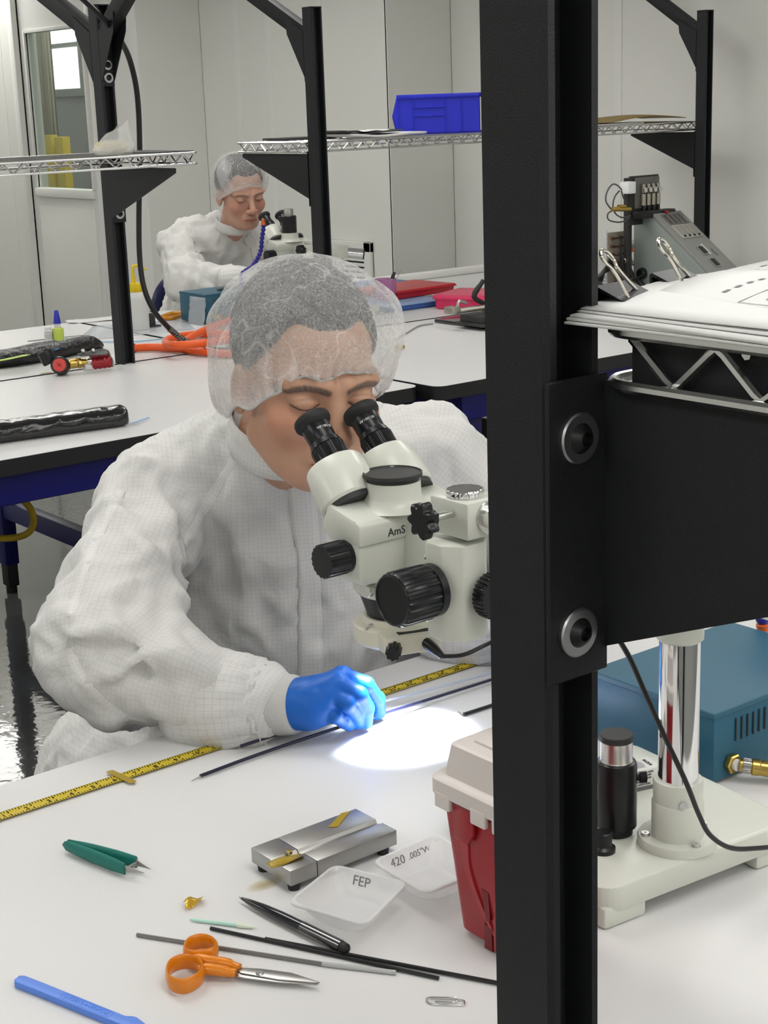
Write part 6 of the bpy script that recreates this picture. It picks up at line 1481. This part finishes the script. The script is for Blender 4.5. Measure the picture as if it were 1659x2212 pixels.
# ---- gown sculpting
class Gown:
    def __init__(s, torso, arms, folds=(), k=.05): s.torso, s.arms, s.folds, s.k = torso, arms, folds, k
    def parts(s, P):
        t = None
        for kind, *a in s.torso:
            d = s_ell(P, *a) if kind == 'e' else s_cap(P, *a); t = d if t is None else s_min(t, d, s.k)
        out = [t]
        for seg in s.arms: out.append(s_cap(P, *seg))
        return out
    def sdf(s, P):
        pr = s.parts(P); d = pr[0]
        for i, q in enumerate(pr[1:]): d = s_min(d, q, .016 if i % 2 == 0 else .030)
        for kind, a, b, r, k in s.folds:
            c = s_cap(P, a, b, r, r*.5)
            d = s_min(d, c, k) if kind > 0 else s_max(d, -c, k)
        return d
    def march(s, px, py, t0=.8, t1=8, off=0.0):
        v = pray(px, py); o = np.array((0, 0, CAM_Z)); t = t0
        for _ in range(120):
            d = float(s.sdf(np.array([o+v*t], np.float32))[0]) - off
            if abs(d) < 2e-4: break
            t += d*.8
            if t > t1: return None
        return Vector(o+v*t)
    def uv(s, V, right):
        pr = np.stack(s.parts(V.astype(np.float32)), 1); w = pr.argmin(1)
        U = np.stack((V @ np.array(right), V[:, 2]), 1)
        s0 = 0
        for i, (a, b, ra, rb) in enumerate(s.arms):
            m = w == i+1
            a_ = np.array(a); b_ = np.array(b); L = np.linalg.norm(b_-a_); d = (b_-a_)/L; n1 = np.cross(d, (0, 0, 1.)); n1 /= np.linalg.norm(n1); n2 = np.cross(d, n1)
            q = V[m]-a_; U[m, 0] = q @ d + (0 if i % 2 == 0 else .3); U[m, 1] = np.arctan2(q @ n2, q @ n1)*.062
        return U
def make_gown(par, g, lo, hi, h, m, right, wr, label=None, name='gown'):
    V, F = surface_nets(g.sdf, lo, hi, h)
    # loose-cloth creases: ridged noise, stronger around the elbows
    N = np.zeros_like(V); e = 1e-3
    base = g.sdf(V.astype(np.float32))
    for a in range(3):
        q = V.copy(); q[:, a] += e; N[:, a] = (g.sdf(q.astype(np.float32))-base)/e
    N /= np.maximum(1e-6, np.linalg.norm(N, axis=1))[:, None]
    disp = np.zeros(len(V), np.float32)
    for sc_, amp, seed, st in wr:
        Vs = V*np.array(st); n = smooth_noise(Vs, sc_, seed, 2); disp += amp*((1-np.abs(n)*2.2).clip(-1, 1)-.45)
    uv = g.uv(V, right)
    V2 = V + N*disp[:, None]
    from mathutils.bvhtree import BVHTree
    g.bvh = BVHTree.FromPolygons([Vector(v) for v in V2], [tuple(f) for f in F])
    o = mesh_obj(name, V2, F, m, par, uv=uv)
    if label: o['label'] = label
    return o
def strip_on(par, g, px, w, m, name, off=.0007, thick=None):
    """cloth strip lying on the gown along a line of surface points"""
    PX = spline([Vector((x, y, 0)) for x, y in px], 6); P = []
    for q in PX:
        h = g.bvh.ray_cast(Vector((0, 0, CAM_Z)), Vector(pray(q.x, q.y)))
        if h[0] is not None: P.append((h[0], h[1]))
    if len(P) < 3: return None
    for _ in range(3): P = [P[0]] + [((P[i-1][0]+P[i][0]*2+P[i+1][0])/4, P[i][1]) for i in range(1, len(P)-1)] + [P[-1]]
    rows = [[] for _ in range(5)]
    for k, (p, n) in enumerate(P):
        t = (P[min(k+1, len(P)-1)][0]-P[max(k-1, 0)][0]).normalized()
        if n.dot(Vector((0, 0, CAM_Z))-p) < 0: n = -n
        s_ = t.cross(n).normalized()
        for j in range(5):
            r_ = p + s_*(w/2*(j/2-1)); c_ = g.bvh.find_nearest(r_); nn = c_[1] if c_[1].dot(n) > 0 else -c_[1]
            rows[j].append(c_[0] + nn*(off if 0 < j < 4 else off*.3))
    o = ob(name, MB().grid(rows), m, par, thick=thick, ang=180); at = o.data.attributes.new('cloth', 'FLOAT_VECTOR', 'POINT'); u = []; L = 0; Ls = [0]
    for a, b_ in zip(P[:-1], P[1:]): L += (b_[0]-a[0]).length; Ls.append(L)
    for j in range(5):
        for k in range(len(P)): u += [Ls[k], w/2*(j/2-1)+.0028, 0]
    at.data.foreach_set('vector', u); return o
def glove_mesh(W, mcp, pip, dip, tip, th, wristdir, rad=.0086):
    """W wrist centre; lists of finger joints (index..little); th = 4 thumb points"""
    A = lambda p: np.array(p, np.float32)
    pts = np.array([W]+mcp+pip+dip+tip+th)
    lo, hi = pts.min(0)-.075, pts.max(0)+.035
    rf = [1.0, 1.04, 1.0, .90]
    def fn(P):
        d = s_cap(P, A(W)-A(wristdir)*.055, A(W), .031, .027)
        pal = None
        for i, m_ in enumerate(mcp):
            c = s_cap(P, A(W)*.75+A(m_)*.25, A(m_), .018, .0125); pal = c if pal is None else s_min(pal, c, .012)
        d = s_min(d, pal, .02)
        for i in range(4):
            r = rad*rf[i]
            f = s_cap(P, A(mcp[i]), A(pip[i]), r*1.18, r*1.05); f = s_min(f, s_cap(P, A(pip[i]), A(dip[i]), r*1.05, r*.95), .003); f = s_min(f, s_cap(P, A(dip[i]), A(tip[i]), r*.95, r*.82), .003)
            d = s_min(d, f, .0028)
        t_ = s_cap(P, A(W)*.5+A(th[0])*.5, A(th[0]), .016, .015); t_ = s_min(t_, s_cap(P, A(th[0]), A(th[1]), .015, .0115), .008)
        t_ = s_min(t_, s_cap(P, A(th[1]), A(th[2]), .0115, .0100), .004); t_ = s_min(t_, s_cap(P, A(th[2]), A(th[3]), .0100, .0085), .004)
        return s_min(d, t_, .006)
    V, F = surface_nets(fn, lo, hi, .0020)
    return V, F
# ================================================================= front worker
EYE = Vector((1.049, 1.425, 1.219))
R3 = head_frame(math.radians(10), math.radians(-14), math.radians(-2))*1.03
HO = EYE - Vector(R3[:, 1])*.094
SR, ER, WR = (.985, 1.735, 1.062), (.800, 1.575, .945), (.905, 1.402, .897)
SL, EL, WL = (1.315, 1.580, 1.080), (1.460, 1.490, .930), (1.280, 1.400, .900)
man = make_head('person in a white grid-lined gown, bouffant cap and blue gloves bent over the microscope', HO, R3, (.74, .57, .47),
                [(1.078, 1.575, 1.150), (1.120, 1.640, 1.070)], False, .0017, (1.17, 1.80, 0.0),
                dict(puff=1.30, top=.145, seed=4, shift=(0, -.008), rimf=.034, rims=-.040, rimb=-.060, droop=.018))
fd = (-.447, -.894, 0.0)                                   # chest direction
Rt = np.array([[.894, -.447, 0], [-.447, -.894, 0], [0, 0, 1]]).T
g1 = Gown([('e', (1.165, 1.685, .960), (.195, .135, .20), Rt), ('e', (1.16, 1.74, .78), (.225, .185, .22), Rt), ('e', (1.12, 1.79, .60), (.295, .25, .22), Rt),
           ('c', SR, SL, .060, .062), ('c', (1.02, 1.725, 1.082), (1.10, 1.640, 1.125), .062, .070), ('c', (1.29, 1.595, 1.085), (1.12, 1.63, 1.12), .062, .070), ('c', (1.14, 1.68, 1.05), (1.092, 1.600, 1.140), .105, .064), ('c', (1.05, 1.72, .60), (.98, 1.36, .60), .115, .10), ('c', (1.28, 1.70, .60), (1.24, 1.34, .60), .115, .10)],
          [(SR, ER, .072, .076), (ER, WR, .074, .046), (SL, EL, .075, .066), (EL, WL, .066, .046)],
          folds=[])
def px_folds(g, L):
    out = []
    for sg, pts, r, k, push in L:
        P = [g.march(x, y) for x, y in pts]
        for a, b in zip(P[:-1], P[1:]):
            if a is not None and b is not None:
                dv = (Vector((0, 0, CAM_Z))-a).normalized()*push; out.append((sg, tuple(a+dv), tuple(b+dv), r, k))
    return out
g1.folds = px_folds(g1, [(1, [(240, 1095), (310, 1200), (372, 1300), (388, 1395)], .013, .020, -.002), (1, [(300, 1010), (365, 1130), (402, 1240)], .012, .022, -.002),
    (1, [(160, 1372), (250, 1372), (335, 1385)], .011, .018, -.001), (1, [(245, 1462), (310, 1425), (390, 1425), (450, 1450)], .013, .020, -.001), (1, [(170, 1480), (230, 1545), (330, 1570)], .012, .020, -.002),
    (-1, [(392, 1165), (404, 1230), (417, 1285)], .008, .014, .003), (-1, [(235, 1482), (290, 1456), (330, 1440)], .004, .016, .001), (-1, [(165, 1398), (250, 1402), (330, 1412)], .005, .012, .002),
    (-1, [(590, 1020), (625, 1110), (655, 1210)], .004, .012, .002), (1, [(520, 1060), (535, 1200), (545, 1400)], .012, .03, -.006), (-1, [(480, 1150), (490, 1280), (495, 1420)], .005, .02, .002), (1, [(600, 1180), (606, 1300), (610, 1440)], .010, .03, -.005)])
wr = [(7, .006, 1, (1, 1, .5)), (13, .0075, 2, (1, 1, .65)), (27, .0032, 3, (1, 1, 1))]
gw_ = make_gown(man, g1, (.62, 1.20, .40), (1.62, 2.10, 1.24), .0075, 'gown', (.894, -.447, 0), wr, 'white grid-lined cleanroom gown')
strip_on(man, g1, [(648, 1020), (655, 1080), (660, 1150), (664, 1230), (668, 1310), (670, 1390), (672, 1470)], .034, 'seam', 'placket', .003, .002)
strip_on(man, g1, [(540, 925), (505, 990), (470, 1050), (430, 1120), (400, 1180)], .0120, 'seam', 'raglan_seam')
strip_on(man, g1, [(262, 1060), (225, 1130), (195, 1200), (170, 1270), (150, 1330)], .0105, 'seam', 'sleeve_seam')
strip_on(man, g1, [(150, 1400), (170, 1450), (215, 1510), (280, 1550), (360, 1568), (420, 1575)], .0105, 'seam', 'sleeve_seam')
# collar band round the neck
def band(name, par, c, axis, rx, ry, xdir, h, m, flare=0.0, thick=.003, n=40, drop=0.0, wav=0.0):
    ax = Vector(axis).normalized(); x = Vector(xdir); x = (x-ax*x.dot(ax)).normalized(); y = ax.cross(x); rows = []
    for k in range(4):
        t = k/3; rows.append([Vector(c) + ax*(h*(t-.5) + drop*(1-math.cos(2*math.pi*i/n))*0) + x*(math.cos(2*math.pi*i/n)*(rx+flare*t+wav*math.sin(n/2*2*math.pi*i/n))) + y*(math.sin(2*math.pi*i/n)*(ry+flare*t+wav*math.sin(n/2*2*math.pi*i/n))) for i in range(n+1)])
    o = ob(name, MB().grid(rows), m, par, thick=thick, ang=180); me = o.data
    at = me.attributes.new('cloth', 'FLOAT_VECTOR', 'POINT'); at.data.foreach_set('vector', [v for k in range(4) for i in range(n+1) for v in (i*2*math.pi*rx/n, h*k/3, 0)]); return o
band('collar', man, (1.078, 1.576, 1.164), (-.20, -.34, .92), .070, .079, (.93, -.36, 0), .046, 'seam', -.005)
# sleeve end, knit cuff and glove cuff on each arm
def cuffs(par, E_, W_, Hd, r=.046, m='gown'):
    a = Vector(W_); d = (Vector(Hd)-a).normalized()
    rows = []; n = 54
    for k, (t, rad, wv) in enumerate(((-.105, r*1.02, .0), (-.085, r*1.22, .001), (-.050, r*1.30, .0015), (-.020, r*1.24, .002), (.000, r*1.12, .003), (.006, r*.98, .0032), (.009, r*.92, .002), (.012, r*.98, .003), (.016, r*.94, .003))):
        x = d.orthogonal().normalized(); y = d.cross(x)
        rows.append([a + d*t + (x*math.cos(2*math.pi*i/n)+y*math.sin(2*math.pi*i/n))*(rad + wv*math.sin(16*2*math.pi*i/n + k)) for i in range(n+1)])
    o = ob('sleeve_end', MB().grid(rows), m, par, thick=.002, ang=180)
    at = o.data.attributes.new('cloth', 'FLOAT_VECTOR', 'POINT'); at.data.foreach_set('vector', [v for k in range(9) for i in range(n+1) for v in (i*2*math.pi*r/n, .016*k, 0)])
    kn = MB(); K = 90; rings = []
    for t, rad in ((-.004, .034), (.004, .0365), (.012, .0365), (.016, .0345), (.0175, .0335), (.022, .0345), (.040, .0335), (.047, .0325), (.050, .030)):
        rings.append([a + d*t + (x*math.cos(2*math.pi*i/K)+y*math.sin(2*math.pi*i/K))*(rad + (.0005 if i % 2 else 0)) for i in range(K)])
    ob('knit_cuff', kn.ring(rings), 'knit', par, label='grey ribbed knit cuff')
    return d
HW = onz(628, 1522, .902)
dR = cuffs(man, ER, WR, HW)
mcp = [onz(739, 1461, .930), onz(727, 1474, .930), onz(712, 1494, .921), onz(698, 1522, .905)]
pip = [onz(790, 1477, .921), onz(776, 1500, .917), onz(750, 1520, .910), onz(722, 1547, .896)]
dip = [onz(817, 1509, .895), onz(793, 1530, .893), onz(768, 1543, .890), onz(742, 1559, .884)]
tip = [onz(821, 1540, .871), onz(791, 1562, .871), onz(772, 1563, .872), onz(754, 1568, .873)]
th = [onz(690, 1500, .895), onz(735, 1510, .880), onz(775, 1530, .872), onz(806, 1540, .871)]
Wc = Vector(WR) + dR*.050
V_, F_ = glove_mesh(tuple(Wc + dR*.012), [tuple(p) for p in mcp], [tuple(p) for p in pip], [tuple(p) for p in dip], [tuple(p) for p in tip], [tuple(p) for p in th], tuple(dR))
# trim the glove at its cuff (sleeve side) and leave an open rim
def trim(V, F, c, d):
    s = (V-np.array(c)) @ np.array(d); keep = (s[F] > 0).all(1); F = F[keep]; u = np.unique(F); mp = -np.ones(len(V), int); mp[u] = np.arange(len(u)); return V[u], mp[F]
V_, F_ = trim(V_, F_, Wc - dR*.020, dR)
dn = smooth_noise(V_, 70, 5, 2)*.0010; V_ = V_ + dn[:, None]*np.array((.3, -.6, .7))
mesh_obj('glove', V_, F_, 'glove', man, sub=1)['label'] = 'blue nitrile glove on his right hand pinching the tube'
ob('glove_cuff_roll', MB().tube([Wc - dR*.020 + (dR.orthogonal().normalized()*math.cos(q) + dR.cross(dR.orthogonal().normalized())*math.sin(q))*.0318 for q in [2*math.pi*i/36 for i in range(36)]], .0016, 8, loop=True), 'glove', man)
# his left hand, mirrored, mostly behind the post
def mir(p): return Vector((2*1.110-p[0], p[1]+.0, p[2]))
HWl = mir(HW); WLv = Vector(WL); dL = cuffs(man, EL, WL, HWl)
Wl = WLv + dL*.050
V_, F_ = glove_mesh(tuple(Wl + dL*.012), [tuple(mir(p)) for p in mcp], [tuple(mir(p)) for p in pip], [tuple(mir(p)) for p in dip], [tuple(mir(p)) for p in tip], [tuple(mir(p)) for p in th], tuple(dL))
V_, F_ = trim(V_, F_, Wl - dL*.012, dL)
mesh_obj('glove', V_, F_, 'glove', man, sub=1)['label'] = 'blue nitrile glove on his left hand behind the post'
def legs(par, hips, knees, feet):
    def fn(P):
        d = None
        for h_, k_, f_ in zip(hips, knees, feet):
            c = s_min(s_cap(P, h_, k_, .085, .062), s_cap(P, k_, f_, .060, .042), .02); d = c if d is None else s_min(d, c, .02)
        return d
    al = np.array(list(hips)+list(knees)+list(feet)); V, F = surface_nets(fn, al.min(0)-.1, al.max(0)+.1, .015)
    mesh_obj('trousers', V, F, 'trouser', par)
    for f_ in feet:
        V, F = surface_nets(lambda P: s_cap(P, (f_[0], f_[1]+.02, .05), (f_[0], f_[1]-.15, .038), .046, .036), (f_[0]-.08, f_[1]-.25, -.02), (f_[0]+.08, f_[1]+.12, .13), .010)
        V[:, 2] = np.maximum(V[:, 2], .002); mesh_obj('shoe', V, F, 'shoe', par)
legs(man, [(1.06, 1.74, .60), (1.27, 1.70, .60)], [(1.00, 1.34, .60), (1.24, 1.32, .60)], [(1.02, 1.44, .10), (1.24, 1.42, .10)])
M['vinyl'] = mat('navy_vinyl', (.010, .014, .075), .35, noise=.05, bump=.1, bscale=300)
def lab_chair(label, x, y, yaw, seat=.52):
    c = root('lab_chair', label, 'chair', (x, y, 0), yaw); R_ = T(x, y, 0) @ RZ(yaw)
    ob('seat', MB().ring([[Vector((px, py, z)) for px, py in rrect(-.22-e, -.21-e, .22+e, .21+e, .07, 5)] for e, z in ((-.03, seat-.065), (0, seat-.05), (.005, seat-.025), (-.02, seat-.002), (-.06, seat))]).xf(R_), 'vinyl', c)
    bk = MB(); rows = []
    for k in range(9):
        z = seat+.10+.34*k/8; w = .205*(1-(abs(k-4)/4)**3.2*.42); rows.append([Vector((w*(i/8*2-1), .255-.045*(1-(i/8*2-1)**2)*-1 - .03*0, z)) for i in range(9)])
    ob('backrest', bk.grid(rows).xf(R_), 'vinyl', c, thick=.035, ang=180, sub=1)
    ob('back_stem', MB().tube([(0, .10, seat-.07), (0, .30, seat-.05), (0, .335, seat+.05), (0, .325, seat+.30)], .016, 10, smooth=4).xf(R_), 'blackp', c)
    ob('column', MB().cyl((0, 0, .10), (0, 0, seat-.06), .025, n=16).xf(R_), 'chrome', c)
    ob('foot_ring', MB().tube([(.20*math.cos(a), .20*math.sin(a), .24) for a in [2*math.pi*i/28 for i in range(28)]], .010, 8, loop=True).xf(R_), 'chrome', c)
    for k in range(5):
        a = 2*math.pi*k/5+.3; lg = ob('base_leg', MB().tube([(0, 0, .105), (.15*math.cos(a), .15*math.sin(a), .095), (.28*math.cos(a), .28*math.sin(a), .07)], [.022, .018, .014], 8).xf(R_), 'blackp', c)
        ob('caster', MB().cyl((.28*math.cos(a)-.018*math.sin(a), .28*math.sin(a)+.018*math.cos(a), .03), (.28*math.cos(a)+.018*math.sin(a), .28*math.sin(a)-.018*math.cos(a), .03), .03, n=16).xf(R_), 'rubber', lg)
    return c
lab_chair('navy lab chair under the worker at the front bench', 1.17, 1.74, math.radians(-26), .50)
# ================================================================= second worker
E2 = Vector((3.100, 4.665, 1.228)); R32 = head_frame(math.radians(13), math.radians(-10), math.radians(3))*1.0; HO2 = E2 - Vector(R32[:, 1])*.094
wo = make_head('person in a plain white gown and bouffant cap seated at the far bench', HO2, R32, (.75, .58, .50), [(3.118, 4.800, 1.145), (3.13, 4.88, 1.06)], True, .0030, (3.1, 5.02, 0.0),
               dict(nu=120, nv=40, puff=1.22, top=.148, seed=9, shift=(0, -.008), rimf=.046, rims=-.018, rimb=-.055, gather=0, droop=.016, base_a=.16, rx=.082))
SR2, ER2, WR2 = (2.975, 4.965, 1.075), (2.905, 4.80, .955), (3.035, 4.605, .962)
SL2, EL2, WL2 = (3.29, 4.915, 1.075), (3.40, 4.76, .95), (3.26, 4.60, .93)
Rt2 = np.array([[.96, -.28, 0], [-.28, -.96, 0], [0, 0, 1]]).T
g2 = Gown([('e', (3.125, 4.955, .94), (.175, .125, .21), Rt2), ('e', (3.12, 5.00, .74), (.20, .165, .22), Rt2), ('e', (3.12, 5.02, .60), (.24, .20, .18), Rt2), ('c', SR2, SL2, .062, .062), ('c', (3.02, 4.945, 1.09), (3.22, 4.915, 1.09), .068, .068), ('c', (3.13, 4.91, 1.05), (3.120, 4.820, 1.140), .092, .060),
           ('c', (3.03, 4.98, .60), (3.00, 4.62, .60), .105, .09), ('c', (3.22, 4.96, .60), (3.22, 4.60, .60), .105, .09)],
          [(SR2, ER2, .070, .072), (ER2, WR2, .070, .036), (SL2, EL2, .068, .060), (EL2, WL2, .060, .034)],
          folds=[(-1, (2.985, 4.88, 1.08), (2.98, 4.83, 1.0), .010, .02), (1, (2.865, 4.81, 1.00), (2.96, 4.72, .995), .018, .03), (-1, (2.87, 4.78, .98), (2.96, 4.72, .965), .009, .018)])
gw2 = make_gown(wo, g2, (2.74, 4.48, .42), (3.54, 5.30, 1.20), .011, 'gown_plain', (.96, -.28, 0), [(8, .012, 6, (1, 1, .6)), (17, .012, 7, (1, 1, .6)), (34, .004, 8, (1, 1, 1))])
strip_on(wo, g2, [(532, 507), (545, 540), (556, 575), (562, 610)], .040, 'gown_plain', 'placket', .004, .003)
strip_on(wo, g2, [(486, 470), (477, 500), (463, 530), (452, 560)], .012, 'gown_plain', 'raglan_seam')
band('collar', wo, (3.118, 4.812, 1.140), (-.08, -.35, .93), .066, .070, (.96, -.28, 0), .034, 'gown_plain', -.004)
dR2 = cuffs(wo, ER2, WR2, (3.10, 4.555, .960), .034, 'gown_plain'); dL2 = cuffs(wo, EL2, WL2, (3.16, 4.56, .915), .034, 'gown_plain')
def simple_hand(par, W, d, curl=(0, 0, -1), side=(0, 1, 0), s=1.0):
    W = Vector(W); d = Vector(d).normalized(); sd = Vector(side); sd = (sd-d*sd.dot(d)).normalized(); c_ = Vector(curl)
    m_ = [W + d*(.080*s) + sd*(x*s) for x in (.028, .010, -.009, -.026)]; L = (.040, .044, .041, .032)
    p_ = [a + (d*.9 + c_*.45).normalized()*(l*s) for a, l in zip(m_, L)]; q_ = [a + (d*.35 + c_*.95).normalized()*(l*.6*s) for a, l in zip(p_, L)]; t_ = [a + (d*-.1 + c_).normalized()*(l*.45*s) for a, l in zip(q_, L)]
    th_ = [W + d*.03 + sd*.028, W + d*.055 + sd*.045 + c_*.008, W + d*.085 + sd*.044 + c_*.022, W + d*.105 + sd*.036 + c_*.034]
    V, F = glove_mesh(tuple(W), *[[tuple(a) for a in l] for l in (m_, p_, q_, t_, th_)], tuple(d), .0080)
    V, F = trim(V, F, W - d*.02, d); return mesh_obj('glove', V, F, mat_wg, par)
mat_wg = mat('pale_latex_glove', (.62, .66, .70), .45, noise=.04)
simple_hand(wo, Vector(WR2)+dR2*.055, dR2, (0, 0, -1), (.7, .7, 0), .9)
simple_hand(wo, Vector(WL2)+dL2*.055, dL2, (0, 0, -1), (-.7, .7, 0), .9)
legs(wo, [(3.02, 5.0, .60), (3.21, 4.98, .60)], [(2.99, 4.62, .60), (3.21, 4.60, .60)], [(3.0, 4.72, .10), (3.2, 4.70, .10)])
lab_chair('navy lab chair with rounded back behind the second worker', 3.16, 4.90, math.radians(2), .50)
